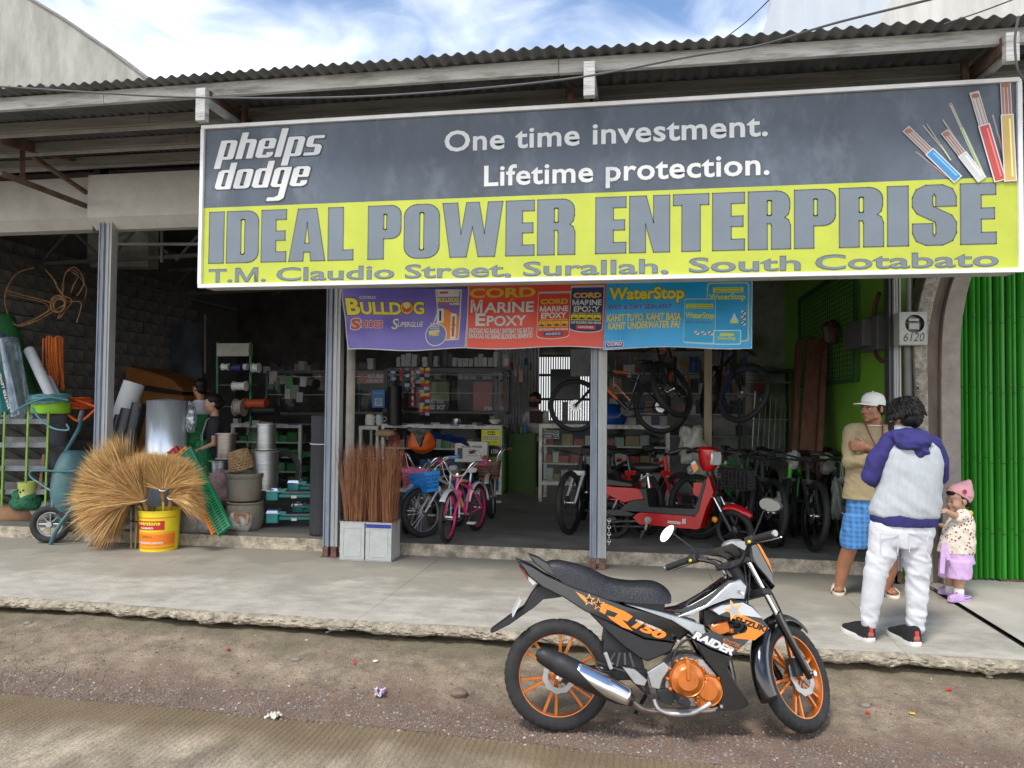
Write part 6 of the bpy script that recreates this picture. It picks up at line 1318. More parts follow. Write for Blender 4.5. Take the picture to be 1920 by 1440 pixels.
tx0,tx1=C3(375,400,Yw+.1),C3(575,400,Yw+.45);zt_,zb_=C3(520,275,Yw+.3).z,C3(480,780,Yw+.2).z
g=MB()
def tray(a,b):
 ang=PI*a;hw=.30;d=.22*math.sin(ang)**.6 if 0<a<1 else 0
 z=zb_+(zt_-zb_)*b;k=(math.sin(PI*min(1,max(0,b*.92+.04))))**.35
 cx=tx0.lerp(tx1,.5);dirx=(tx1-tx0).normalized();nrm=Vector((dirx.y,-dirx.x,0))if dirx.y<0 else Vector((-dirx.y,dirx.x,0))*-1
 return Vector((cx.x,cx.y,z))+dirx*(-math.cos(ang)*hw*k)+nrm*(d*k)
g.grid(tray,20,20);o=g.build('tray',trayg,wb,fix=False);o.modifiers.new('t','SOLIDIFY').thickness=.006
# wooden stick, broom handles
g=MB();g.bar(C3(240,540,7.7),C3(270,290,7.85),.03,.02);single('wooden_stick',g,mat('raw wood',(.36,.2,.11)),'brown wooden stick leaning in front of the yellow pail behind the wheelbarrow','stick',smooth=False)
bz_m=mat('broom grass',(.66,.39,.12),.75,col2=(.46,.24,.07),vs=14);bz2=mat('broom grass reddish',(.58,.30,.10),.75,col2=(.40,.19,.06),vs=14)
def fan(g,bind,dr,ln,spread,n,flat=.35,droop=.25,nrm=(0,-1,0),jl=.25,wd=.0016):
 n=int(n*1.5)
 dr=Vector(dr).normalized();nn=Vector(nrm);nn=(nn-dr*nn.dot(dr)).normalized();sd=dr.cross(nn)
 for i in range(n):
  a=random.gauss(0,spread*.5);a=max(-spread,min(spread,a))if random.random()<.9 else random.uniform(-spread,spread)*1.1;b=random.gauss(0,flat*.5)
  d=(dr*math.cos(a)+sd*math.sin(a)+nn*b).normalized();L_=ln*random.uniform(1-jl,1.08);c0=Vector(bind)+sd*a*.03+nn*b*.03
  bend=(sd*random.gauss(.15*(1 if a>0 else-1),.34)+nn*random.gauss(.0,.22)+V3(0,0,-droop*random.random()))*L_*.35
  P0,P1,P2,P3_=c0,c0+d*L_*.35+bend*.05,c0+d*L_*.7+bend*.4,c0+d*L_+bend
  g.cur=random.randrange(3);w_=wd*random.uniform(.6,1.6);x=d.cross(V3(random.random()-.5,-1,random.random()-.5)).normalized()*w_;o=len(g.v)
  g.v+=[tuple(P0-x),tuple(P0+x),tuple(P1-x*1.2),tuple(P1+x*1.2),tuple(P2-x*1.3),tuple(P2+x*1.3),tuple(P3_)];g.f+=[(o,o+1,o+3,o+2),(o+2,o+3,o+5,o+4),(o+4,o+5,o+6)];g.m+=[g.cur]*3
def tambo(lb,bind,dr,ln,spread,n,hend,m=bz_m,hm_=None,ring=True,**k):
 t=thing('straw_broom',lb,'broom',bind,0,'straw brooms around the yellow pail');g=MB();fan(g,bind,dr,ln,spread,n,**k);g.build('bristles',[m,mat('broom grass pale',(.74,.50,.20),.75),mat('broom grass dark',(.34,.17,.055),.75)],t,False,fix=False,kind='stuff')
 d=(Vector(hend)-Vector(bind));g=MB();q=Vector(bind);dn=d.normalized()
 g.tube([q-dn*.03,q+dn*.03,q+dn*.05,q+dn*.08,q+dn*.10,q+dn*.14],[.03,.028,.018,.024,.02,.014],10);g.build('binding',cane,t);g=MB();g.tube([q+dn*.12,Vector(hend)],.012,8);g.build('handle',hm_ or mat('yellow handle',(.6,.42,.06),.5),t)
 if ring:g=MB();g.torus((0,0,0),.034,.005,'Z',16,6);rot=dn.to_track_quat('Z','Y').to_matrix().to_4x4();g.v=[tuple(Matrix.Translation(q)@rot@Vector(p))for p in g.v];g.build('ring',wht,t)
yp=pb.y;pin=lambda dx,dy:Vector((pb.x+dx,pb.y+dy,.22))
tambo('straw broom with its head fanned out to the upper left, leftmost of the bunch',C3(815,545,yp-.15),(-.94,0,.30),.58,.85,5600,pin(-.1,0),flat=.45,droop=.2)
tambo('straw broom whose head droops to the lower left towards the wheelbarrow',C3(800,560,yp-.12),(-.95,0,-.36),.52,.62,3000,pin(-.08,.04),bz2,hm_=mat('blue handle',(.03,.1,.5),.4),flat=.4,droop=.5)
tambo('straw broom with an upright head in the middle of the bunch',C3(850,540,yp),(-.3,.1,1),.41,.95,4800,pin(-.05,-.05),flat=.5,droop=.1)
tambo('straw broom with a white ring and yellow handle fanning up over the pail',C3(1000,515,yp-.18),(.02,0,1),.37,1.25,4200,pin(.06,-.02),flat=.3,droop=.3)
tambo('straw broom with a red ring and its head bent to the right',C3(1050,565,yp-.14),(.9,0,.42),.34,.75,1800,pin(.10,0),bz2,hm_=cane,flat=.3,droop=.9)
tambo('straw broom hidden in the bunch with a short brown handle',C3(880,580,yp-.2),(-.7,-.1,.65),.46,.9,3000,pin(-.02,-.08),bz2,hm_=cane,flat=.5)
# upside-down stick broom bundle
t=thing('stick_bundle','short bundle of pale split sticks standing just left of the yellow pail','stick bundle',W(250,1030,Z=0));b=t.location
for k in range(14):g=MB();x=-.08+.17*k/13;yy=.05*((k*7)%5-2)/2;g.bar((b.x+x*.75,b.y+yy+.1,0),(b.x+x*1.3,b.y+yy+.14,.42),.014,.012);g.build('stick',mat('split bamboo',(.40,.29,.13),.7,var=.2),t,False)
g=MB();g.torus((b.x,b.y+.12,.28),.10,.006,'Z',20,5,1);g.build('cord',blk,t)
# behind post
roll('white plastic roll leaning behind the galvanised drum',W(222,800,Y=8.6),W(252,718,Y=8.7),.13,foamw)
blkt=mat('black tarpaulin',(.018,.019,.022),.35,var=.3,vs=6,bump=.6,bs=14)
for lb,a,b_,r in(('thick black tarpaulin roll leaning left of the galvanised drum',(215,870),(243,768),.10),('black tarpaulin roll just left of the galvanised drum',(238,860),(262,757),.09),('short black roll closest to the left post',(208,860),(228,780),.08)):
 roll(lb,W(*a,Y=8.2),W(*b_,Y=8.35),r,blkt,grp='black tarpaulin rolls')
galv=mat('galvanised sheet',(.72,.77,.80),.3,.6,var=.18,vs=3,dirt=.2,stretch=(1,1,.15))
t=thing('metal_sheet_roll','tall upright roll of shiny galvanised sheet behind the brooms','metal roll',W(308,985,Y=8.2));c=t.location;r_=.237
g=MB();n=72
zt_=W(308,751,Y=8.0).z
def spiral(a,b):th=-2.2+2*PI*2.3*a;rr=r_*(1-.07*a*2.3+.05);return(c.x+rr*math.cos(th),c.y+rr*.9*math.sin(th),.12+(zt_-.12)*b)
g.grid(spiral,150,1);o=g.build('sheet',galv,t,ang=60,fix=False);o.modifiers.new('t','SOLIDIFY').thickness=.002
g=MB();g.lathe([(r_*.98,0),(r_*.7,.03),(0,.045)],(c.x,c.y,zt_-.02),n=40);g.v=[(x,c.y+(y-c.y)*.9,z)for x,y,z in g.v];g.build('lid',galv,t)
sack('clear plastic bag hanging beside the galvanised roll',345,363,765,812,8.2,filmm,nm='plastic_bag',seed=12,amp=.14)
roll('large green plastic mesh roll standing right of the galvanised roll',W(365,905,Y=8.5),W(368,777,Y=8.5),.17,mat('green mesh bright',(.01,.19,.055),.6,var=.5,vs=70,bump=.8,bs=90))
roll('lower green mesh roll leaning in front of the tall one',W(392,905,Y=8.3),W(378,830,Y=8.4),.10,_mats['green mesh bright'])
# dark orange covered boat shape and hanging tarp at the back of the left bay
orgt=mat('orange tarp',(.30,.11,.02),.6,var=.2,vs=2,dirt=.3,dcol=(.05,.03,.01))
t=thing('boat_hull','dark orange hull with a black stripe stored at the back of the left bay','hull',W(290,760,Y=11.5))
g=MB();g.prism([(W(u,v,Y=11.5).x,W(u,v,Y=11.5).z)for u,v in((200,683),(235,684),(290,698),(330,712),(352,735),(200,712))],11.4,12.3);g.build('cover',orgt,t,bevel=.03)
g=MB();g.prism([(W(u,v,Y=11.6).x,W(u,v,Y=11.6).z)for u,v in((200,712),(352,735),(350,745),(200,722))],11.45,12.2);g.build('stripe',blk,t)
g=MB();g.prism([(W(u,v,Y=11.6).x,W(u,v,Y=11.6).z)for u,v in((200,722),(356,742),(362,790),(340,850),(200,860))],11.4,12.2);g.build('hull_side',orgt,t,bevel=.04)
a,b=W(232,706,Y=12.6),W(378,605,Y=12.6);g=MB();g.grid(lambda x,y:(a.x+(b.x-a.x)*x,12.6+.08*noise.noise(Vector((x*5,y*3,0)))+.03*math.sin(x*14)*(1-y),a.z+(b.z-a.z)*y-.05*x*(1-y)),30,16);single('hanging_tarp',g,mat('grey blue tarp',(.065,.075,.10),.7,var=.2,vs=3),'dull blue grey tarpaulin hanging on the back wall of the left bay','tarpaulin',fix=False)
# grates leaning
def grate(lb,a,b,wd,th,m,m2=None,nx=5,ny=34,yaw=0):
 a=Vector(a);b=Vector(b);d=(b-a);L_=d.length;d.normalize();n0=Vector((math.cos(yaw),math.sin(yaw),0));n0=(n0-d*n0.dot(d)).normalized();s_=n0.cross(d)*-1
 if s_.x<0:s_=-s_
 t=thing('slatted_mat',lb,'plastic mat',a,0,'plastic slatted mats leaning by the pail');g=MB()
 for i in range(ny):p=a+d*(L_*(i+.5)/ny)+s_*wd/2;g.add([p+d*(x*L_/ny*.31)+s_*(y*wd/2)+n0*(z*th/2)for x,y,z in((-1,-1,-1),(1,-1,-1),(1,1,-1),(-1,1,-1),(-1,-1,1),(1,-1,1),(1,1,1),(-1,1,1))],[(0,3,2,1),(4,5,6,7),(0,1,5,4),(1,2,6,5),(2,3,7,6),(3,0,4,7)])
 g.build('slats',m,t,False,kind='stuff')
 for k in range(3):g=MB();p=a+s_*wd*(.02+.48*k);g.add([p+d*(x*L_)+s_*(y*.012)+n0*(z*th*.46)for x,y,z in((0,-1,-1),(1,-1,-1),(1,1,-1),(0,1,-1),(0,-1,1),(1,-1,1),(1,1,1),(0,1,1))],[(0,3,2,1),(4,5,6,7),(0,1,5,4),(1,2,6,5),(2,3,7,6),(3,0,4,7)]);g.build('rail',m,t,False)
 return t
gp=mat('green plastic slat',(.015,.22,.09),.4);op=mat('orange plastic slat',(.80,.26,.02),.4);rp_=mat('red plastic slat',(.50,.03,.025),.4)
a0=W(424,1008,Z=.10);
grate('dark green slatted plastic mat leaning at the front of the stack',W(412,1004,Y=7.16),W(339,854,Y=7.5),.15,.05,gp,yaw=R(-84),nx=5)
grate('orange slatted plastic mat leaning just behind the green one',W(400,1003,Y=7.19),W(330,853,Y=7.54),.15,.045,op,yaw=R(-84))
grate('short red slatted plastic mat behind the orange one',W(343,905,Y=7.5),W(316,848,Y=7.62),.11,.045,rp_,ny=14,yaw=R(-84))
# clay jars, basket, metal drums
clay=mat('dusty clay',(.24,.22,.17),.9,var=.15,vs=4,bump=.35,bs=30,dirt=.5,ds=2.5,dcol=(.32,.2,.12))
def lathe_thing(nm,lb,cat,u,v,Y,prof,m,grp=None,sx_=1,n=36,tilt=None):
 p=W(u,v,Y=Y);g=MB();M=Matrix.Translation(p)@(tilt or Matrix.Identity(4));g.lathe(prof,M,n=n,cap=False);return single(nm,g,m,lb,cat,grp)
lathe_thing('clay_jar','wide grey clay jar on the floor, under the other jar','jar',459,992,7.75,[(0,0),(.16,0),(.19,.05),(.205,.15),(.20,.24),(.185,.28),(.20,.30),(.195,.31),(.15,.30)],clay)
lathe_thing('clay_jar','grey clay jar with a thick rim stacked upside on the lower jar','jar',458,937,7.8,[(0,0),(.17,0),(.175,.02),(.19,.14),(.185,.24),(.20,.26),(.205,.285),(.195,.30),(.17,.295),(.17,.05),(0,.05)],clay)
t=thing('woven_basket','open weave bamboo basket lying tilted on the clay jar','basket',W(450,882,Y=7.8));bc=W(450,862,Y=7.85);Mb=Matrix.Translation(bc)@Matrix.Rotation(R(-12),4,'Y')@Matrix.Rotation(R(8),4,'X')
bam=mat('basket bamboo',(.42,.27,.13),.7,var=.25,vs=20)
g=MB();g.xf=Mb
for k in range(8):z=-.10+.2*k/7;r0=.135-.03*(z+.1)/.2;g.torus((0,0,z),r0,.006,'Z',30,5,1.6)
g.build('hoops',bam,t,kind='stuff')
g=MB();g.xf=Mb
for s_ in(-1,1):
 for k in range(18):a=k*2*PI/18;g.tube([((.139-.03*q)*math.cos(a+s_*q*.9),(.139-.03*q)*math.sin(a+s_*q*.9),-.10+.2*q)for q in(0,.25,.5,.75,1)],.006,4)
g.build('weave',bam,t,kind='stuff')
alz=mat('brushed steel wire',(.42,.43,.43),.3,.9,var=.15,vs=3,bump=.3,bs=20,stretch=(.05,.05,9));cop=mat('warm steel wire',(.36,.30,.26),.35,.9,var=.15,vs=3,bump=.3,bs=20,stretch=(.05,.05,9))
def spool(lb,u,vb,vt,Y,r,m,fr=1.12):
 p=W(u,vb,Y=Y);h=W(u,vt,Y=Y).z-p.z;t=thing('wire_spool',lb,'spool',p,0,'large steel wire spools')
 g=MB();g.lathe([(r*.97,.01),(r,.03),(r*.98,h*.5),(r,h-.03),(r*.97,h-.01)],p,n=40);g.build('wire',m,t);
 for z in(0,h-.012):g=MB();g.lathe([(0,z),(r*fr,z),(r*fr,z+.012),(0,z+.012)],p,n=40);g.build('flange',alum,t)
spool('large shiny steel spool, lower one of the pair right of the clay jars',497,917,845,8.0,.145,alz);spool('narrower shiny steel spool standing on the large one',499,843,794,8.0,.105,alz,1.16)
spool('brownish steel spool in front of the woman with the apron',424,860,812,8.1,.105,cop,1.2);spool('squat steel spool under the brownish one',413,888,863,8.15,.10,alz,1.3)
# coil of black wire and scale boxes
g=coil(W(535,880,Y=8.3),.17,9,.008,jit=.03);g.v=[(x,8.3+(z-W(535,880,Y=8.3).z)*.3,W(535,880,Y=8.3).z+(y-8.3)*1.4)for x,y,z in g.v];single('wire_coil',g,blk,'coil of black wire standing behind the teal scales','wire coil')
tealp=mat('teal enamel',(.01,.27,.24),.35,coat=.3)
def scale_(lb,u,v,Y,rz_):
 p=W(u,v,Y=Y);t=thing('platform_scale',lb,'scale',(0,0,0),0,'teal weighing scales');g=MB();g.box((0,0,.05),(.13,.17,.10));g.box((.28,.02,.05),(.44,.12,.045));g.build('base',tealp,t,False,bevel=.008)
 g=MB();g.box((0,-.0,.125),(.16,.18,.05),None,.8);g.build('steel_pan',chrome,t,False,bevel=.012);g=MB();g.box((.30,.0,.09),(.42,.15,.03),None,.9);g.build('steel_cover',gun,t,False,bevel=.006);g=MB();g.box((.10,-.07,.11),(.1,.012,.04));g.build('dial',tealp,t,False)
 g=MB();g.box((.24,-.065,.04),(.06,.006,.03));g.build('sticker',wht,t,False);place(t,p,rz_)
for i,(lb,u,v,Y)in enumerate((('teal weighing scale on the floor, front and lowest of the pile',513,979,7.9),('teal scale with a steel pan stacked on the lowest one',513,937,8.0),('second teal scale on the floor behind the front one',560,965,8.5),('uppermost teal scale at the right of the pile',552,922,8.3))):scale_(lb,u,v,Y,R(14))
# dark mat roll
t=thing('mat_roll','tall dark grey mat roll tied with cord, standing left of the middle post','mat roll',flz(593,1012));c=t.location;Yr=7.42;c=V3(W(593,1012,Y=Yr).x,Yr+.14,.12);t.location=c
zt_=W(593,779,Y=Yr+.14).z
g=MB()
def rl(a,b):th=-1.9+2*PI*1.6*a;rr=.133*(1-.05*a)+.004*noise.noise(Vector((a*9,b*5,0)));return(c.x+rr*math.cos(th),c.y+rr*math.sin(th),.12+(zt_-.12)*b)
g.grid(rl,90,30);o=g.build('mat',mat('charcoal felt',(.045,.047,.052),.9,var=.12,vs=40,bump=.2),t,fix=False);o.modifiers.new('t','SOLIDIFY').thickness=.006
g=MB();g.lathe([(.12,0),(0,0)],(c.x,c.y,zt_-.02),n=24);g.build('core',_mats['charcoal felt'],t);g=MB();g.torus((c.x,c.y,W(593,833,Y=Yr).z),.138,.005,'Z',30,6);g.build('cord',wht,t)
# tins with stick brooms
tin=mat('painted tin',(.50,.52,.50),.45,.3,var=.07,vs=8,bump=.1,dirt=.35,ds=7,dcol=(.3,.3,.28));stickm=mat('coconut midrib',(.40,.18,.08),.7,col2=(.24,.10,.05),vs=9)
for lb,u0,u1,vb,vt,blue in(('square whitish tin of brown stick brooms, left of two',637,682,1050,978,0),('square tin with a blue rim holding brown stick brooms, right of two',685,733,1052,980,1)):
 a=W(u0,vb,Z=0);b=W(u1,vb,Y=a.y);wd=b.x-a.x;h=W(u0,vt,Y=a.y).z;t=thing('square_tin',lb,'tin',(a.x+wd/2,a.y+wd/2,0),0,'square tins holding stick brooms');c=t.location;dp=wd
 if blue:dp=wd
 g=MB()
 for cx,cy,dx,dy in((0,-dp/2,wd,.004),(0,dp/2,wd,.004),(-wd/2,0,.004,dp),(wd/2,0,.004,dp)):g.box((c.x+cx,c.y+cy,h/2),(dx,dy,h))
 g.box((c.x,c.y,.004),(wd,dp,.006));g.build('tin_body',tin,t,False)
 for s_ in(1,-1):g=MB();g.bar((c.x+s_*wd*.36,c.y-dp/2-.004,.05),(c.x+s_*wd*.36,c.y-dp/2-.004,h-.06),.008,.005);g.build('pressed_rib',tin,t,False,bevel=.002)
 for z_ in(.045,h-.055):g=MB();g.bar((c.x-wd*.36,c.y-dp/2-.004,z_),(c.x+wd*.36,c.y-dp/2-.004,z_),.005,.008);g.build('pressed_rib',tin,t,False,bevel=.002)
 g=MB();
 for zz in(h,.008):
  g=MB();[g.box((c.x+cx,c.y+cy,zz),(dx,dy,.012))for cx,cy,dx,dy in((0,-dp/2,wd+.012,.008),(0,dp/2,wd+.012,.008),(-wd/2,0,.008,dp),(wd/2,0,.008,dp))];g.build('rim',alum,t,False)
 if blue:g=MB();g.box((c.x,c.y-dp/2-.003,h-.03),(wd*.98,.003,.035));g.build('blue_band',mat('royal blue',(.02,.04,.30),.4),t,False)
 for bi,ox in enumerate((-.25,.25)if blue else(0,)):
  zt_=W(u0,838-4*bi,Y=a.y).z;t2=thing('stick_broom','bundle of brown stick broom in the '+('left tin' if not blue else('left half' if bi==0 else 'right half')+' of the blue rimmed tin'),'broom',(c.x+ox*wd,c.y,.05),0,'brown stick brooms in the tins');g=MB()
  for i in range(360 if not blue else 230):
   aa=random.random()*2*PI;q=random.random()**.5;bw=wd*(.42 if not blue else .22);x,y=ox*wd+q*bw*math.cos(aa),q*dp*.4*math.sin(aa);L_=zt_*random.uniform(.78,1.03)+(.06 if random.random()<.06 else 0)
   fx,fy=(x-ox*wd)*random.uniform(.25,.55)+random.gauss(0,.035)+ox*.08,y*.3+random.gauss(0,.03);p0=Vector((c.x+x,c.y+y,.05));p3=p0+Vector((fx,fy,L_-.05));pm=p0.lerp(p3,.55)+Vector((-fx*.12,0,0));pn=p0.lerp(p3,.82)+Vector((-fx*.05+random.gauss(0,.004),0,0))
   g.tube([p0,pm,pn,p3+V3(random.gauss(0,.02),random.gauss(0,.02),0)],[.0034,.0030,.0020,.0010],3,cap=False)
  g.build('sticks',stickm,t2,False,fix=False,kind='stuff')
# = CYCLES
chr2=mat('bike chrome',(.6,.6,.6),.2,.9);tyb=mat('bike tyre',(.014,.014,.015),.65,var=.3,vs=30,bump=.2,bs=150)
def bicycle(lb,c1,c2,r=.345,steer=0,kid=False,basket=None,guard=None,rimc=None,seatc=None,grp='bicycles for sale in the shop',forkc=None,barc=None,text_=None,tw=.064,gripc=None):
 """x forward, rear hub at x=0, ground z=0"""
 k=r/.345;WB=1.08*k if not kid else 1.75*.27+.32;t=thing('bicycle',lb,'bicycle',(0,0,0),0,grp)
 M1=mat('bike paint %s'%str(c1),c1,.3,coat=.5,var=.06);M2=mat('bike paint %s'%str(c2),c2,.3,coat=.5,var=.06);MR=mat('bike rim %s'%str(rimc),rimc,.35,.3)if rimc else mat('bike rim',(.03,.03,.03),.3,.5)
 MF=mat('bike paint %s'%str(forkc),forkc,.3,coat=.5)if forkc else M1;MBr=chr2 if barc else mat('bike black',(.015,.015,.016),.35)
 MG=mat('grip %s'%str(gripc),gripc,.5)if gripc else MBr
 bb=Vector((.42*k,0,r*.88));stp=Vector((.27*k,0,r+.40*k));hd1=Vector((WB-.29*k,0,r+.33*k));hd0=Vector((WB-.335*k,0,r+.46*k));rh=Vector((0,0,r));fh=Vector((WB,0,r))
 axd=(hd0-hd1).normalized();S_=Matrix.Translation(hd1)@Matrix.Rotation(steer,4,axd)@Matrix.Translation(-hd1)
 g=MB();g.tube([hd1-axd*.02,hd0+axd*.02],.024*k,10);g.tube([bb,hd1],.026*k,10);g.tube([stp*.8+bb*.2,hd0-axd*.02],.020*k,10);g.tube([bb,stp],.017*k,8)
 for s_ in(-1,1):g.tube([bb+V3(0,.02*s_,0),rh+V3(0,.06*s_,0)],.010,6);g.tube([stp*.85+bb*.15+V3(0,.015*s_,0),rh+V3(0,.06*s_,0)],.009,6)
 fr_=g.build('frame',M1,t)
 if c2!=c1:g=MB();a=bb.lerp(hd1,.35);b=bb.lerp(hd1,.8);g.tube([a,b],.0275*k,10);a=stp.lerp(hd0,.3);b=stp.lerp(hd0,.7);g.tube([a,b],.0215*k,10);g.build('stripe',M2,fr_)
 if text_:
  for s_ in(-1,):d=(hd1-bb).normalized();n=V3(-d.z,0,d.x);g=MB();a=bb.lerp(hd1,.25);text(g,text_,lambda x,y:a+d*x+n*y+V3(0,s_*.029*k,0)-n*.018,0,0,.3*k,.036,bold=.03,mirror=False);g.build('frame_lettering',M2,fr_,False)
 g=MB();g.xf=S_
 for s_ in(-1,1):g.tube([hd1-axd*.03+V3(0,.05*s_,0),fh+V3(0,.055*s_,.0)],[.018*k,.013*k],8)
 g.box(hd1-axd*.03,(.04,.13,.05));g.build('fork',MF,t)
 if not kid:
  g=MB();g.xf=S_
  for s_ in(-1,1):a=hd1-axd*.03+V3(0,.05*s_,0);g.tube([a.lerp(fh,.02),a.lerp(fh,.4)+V3(0,.055*s_*0,0)],.0125*k,8)
  g.build('stanchion',chr2,t)
 def wheel(c,X):
  g=MB();g.xf=X;tyre(g,c,r,tw,64,not kid,26);w_=g.build('wheel',tyb,t);g=MB();g.xf=X;R1=r-tw*.8;g.lathe([(R1+.004,-.014),(R1+.008,-.012),(R1+.008,.012),(R1+.004,.014),(R1-.014,.009),(R1-.014,-.009),(R1+.004,-.014)],c,'Y',48,False);g.build('rim',MR,w_)
  g=MB();g.xf=X
  for i in range(28):
   a=i*2*PI/28;b=a+(.5 if i%2 else-.5);sd=.025 if i%4<2 else-.025;g.tube([Vector(c)+V3(.02*math.cos(b),sd,.02*math.sin(b)),Vector(c)+V3((R1-.012)*math.cos(a),0,(R1-.012)*math.sin(a))],.0012,3,cap=False)
  g.build('spokes',chr2 if kid else gun,w_,False,fix=False,kind='stuff');g=MB();g.xf=X;g.lathe([(0,-.05),(.008,-.05),(.022,-.03),(.016,0),(.022,.03),(.008,.05),(0,.05)],c,'Y',12)
  if not kid:g.lathe([(.04,-.036),(.075,-.036),(.075,-.034),(.04,-.034)],c,'Y',24)
  g.build('hub',chr2,w_)
  if guard:
   g=MB();g.xf=X;a0=R(40)if c[0]>.3 else R(20);g.grid(lambda a,b:(c[0]+(r+.02)*math.cos(a0+R(150)*a),(b-.5)*.06,c[2]+(r+.02-.5*(b-.5)**2*.1)*math.sin(a0+R(150)*a)),24,4);o=g.build('mudguard',mat('guard %s'%str(guard),guard,.3,coat=.4),t,fix=False);o.modifiers.new('t','SOLIDIFY').thickness=.003
 wheel(tuple(fh),S_);wheel(tuple(rh),None)
 top=hd0+axd*.05
 g=MB();g.xf=S_;g.tube([hd0,top,top+V3(.06*k,0,.01)],.015,8);g.build('stem',MBr,t)
 hc=top+V3(.05*k,0,.01);hw=.33*k if not kid else .27;rise=.03 if not kid else .13;g=MB();g.xf=S_;g.tube(crv([hc+V3(-.05 if not kid else-.13,-hw,rise),hc+V3(-.02,-hw*.6,rise),hc+V3(0,-.06,0),hc+V3(0,.06,0),hc+V3(-.02,hw*.6,rise),hc+V3(-.05 if not kid else-.13,hw,rise)],5),.011,8);hb_=g.build('handlebar',MBr,t)
 for s_ in(-1,1):
  e=hc+V3(-.05 if not kid else-.13,s_*hw,rise);i_=hc+V3(-.02-(.05 if kid else .015),s_*hw*.72,rise);g=MB();g.xf=S_;g.tube([e,i_],.017,10);g.build('grip',MG,hb_);g=MB();g.xf=S_;g.tube([i_+V3(.02,0,-.01),e+V3(.045,0,-.02)],.005,6);g.build('brake_lever',MG if kid else chr2,hb_)
  g=MB();g.xf=S_;g.tube(crv([i_+V3(.02,0,0),hc+V3(.12,s_*.1,.0),hd1+V3(.06,s_*.02,.02)],5),.003,5);g.build('cable',MBr if not kid else wht,hb_)
 g=MB();g.tube([stp,stp+V3(-.03,0,.13*k)],.013,8);sp=g.build('seat_post',MBr,t);sc=stp+V3(-.04,0,.15*k);g=MB()
 g.loft([(sc+V3(.0,0,-.02),.10*k,.05*k),(sc,.125*k,.065*k),(sc+V3(-.01,0,.02),.12*k,.06*k),(sc+V3(-.015,0,.03),.09*k,.04*k)],20);g.v=[(x,y*(1-.62*max(0,min(1,(x-sc.x+.02)/(.1*k)))),z)for x,y,z in g.v];g.build('saddle',mat('saddle %s'%str(seatc),seatc,.4)if seatc else MBr,t)
 g=MB();g.lathe([(.06*k,0),(.09*k,0),(.09*k,.004),(.06*k,.004)],bb+V3(0,-.045,0),'Y',24);g.lathe([(0,-.05),(.02,-.05),(.02,.05),(0,.05)],bb,'Y',12);ck=g.build('chainring',MBr,t)
 for s_ in(-1,1):
  cd_=V3(.8*s_,0,-.6*s_).normalized()*.165*k;g=MB();g.bar(bb+V3(0,s_*.06,0),bb+cd_+V3(0,s_*.07,0),.016,.01,up=(0,1,0));g.build('crank',chr2 if kid else MBr,ck);g=MB();g.box(bb+cd_+V3(0,s_*.11,0),(.08,.08,.02));g.build('pedal',wht if kid else MBr,t,bevel=.003)
 g=MB();g.tube([rh+V3(0,-.045,.03),bb+V3(0,-.045,.08*k),bb+V3(.09*k,-.045,0),bb+V3(0,-.045,-.08*k),rh+V3(0,-.045,-.03),rh+V3(-.03,-.045,0)],.004,4,closed=True);g.build('chain',gun,t)
 if basket:
  bc=hc+V3(.15,0,-.10);bm_=mat('basket %s'%str(basket),basket,.4)
  g=MB();g.xf=S_;w0,w1,d0,d1,h=.11,.145,.075,.10,.19
  def corner(q,z):a=(w0+(w1-w0)*z);b=(d0+(d1-d0)*z);return[(-b,-a),(b,-a),(b,a),(-b,a)][q%4]
  for q in range(4):
   nb=15 if q%2 else 11
   for i in range(nb+1):
    f_=i/nb;p=[Vector((*[corner(q,z)[j]*(1-f_)+corner(q+1,z)[j]*f_ for j in(0,1)],-h/2+h*z))+bc for z in(0,.92)];g.bar(p[0],p[1],.0055,.0055)
   for z in(0,.08,.3,.5,.7,.9,1):p=[Vector((*corner(q+j,z),-h/2+h*z))+bc for j in(0,1)];g.bar(p[0],p[1],.007,.022 if z in(0,1,.9)else .009)
  g.quad(*[Vector((*corner(q,0),-h/2))+bc for q in range(4)]);g.build('basket',bm_,t,False)
 return t
def setb(t,fc,rc=None,head=None,WB=1.08,z=.12,lean=0,sc=1):
 """put the front tyre contact at fc, heading = direction of travel in world"""
 h=math.atan2(fc[1]-rc[1],fc[0]-rc[0])if rc is not None else head
 place(t,(fc[0]-WB*math.cos(h),fc[1]-WB*math.sin(h),z),h,lean)
PK=(.72,.04,.20)
f,r_=flz(838,1018),flz(903,992)
b=bicycle('pink children\'s bicycle with white fork arch and pink rims, facing us',PK,(.75,.35,.1),.262,R(6),True,None,(.7,.7,.7),PK,(.7,.7,.7),barc=1,gripc=PK,tw=.05);setb(b,f,r_,WB=.79)
b=bicycle('white children\'s bicycle with bright blue front basket and blue mudguards',(.7,.7,.7),(.7,.7,.7),.262,R(-30),True,(.02,.28,.75),(.03,.16,.34),(.3,.3,.3),(.5,.6,.7),barc=1,gripc=(.03,.25,.65),forkc=(.7,.7,.7));f=flz(800,1008);setb(b,f,head=R(-100),WB=.79)
b=bicycle('children\'s bicycle with brown basket and brown grips behind the pink one',(.45,.42,.36),(.45,.42,.36),.27,R(-18),True,(.13,.04,.025),(.45,.42,.38),(.3,.3,.3),(.6,.1,.1),barc=1,gripc=(.2,.06,.03));f=W(925,972,Z=.12);setb(b,f,head=R(-70),WB=.79)
b=bicycle('children\'s bicycle with pink basket, half hidden by the stick brooms',(.5,.5,.5),(.5,.5,.5),.27,R(20),True,(.62,.16,.28),(.5,.5,.5),(.3,.3,.3),barc=1,gripc=(.6,.1,.12));f=flz(762,1000);setb(b,f,head=R(-105),WB=.79)
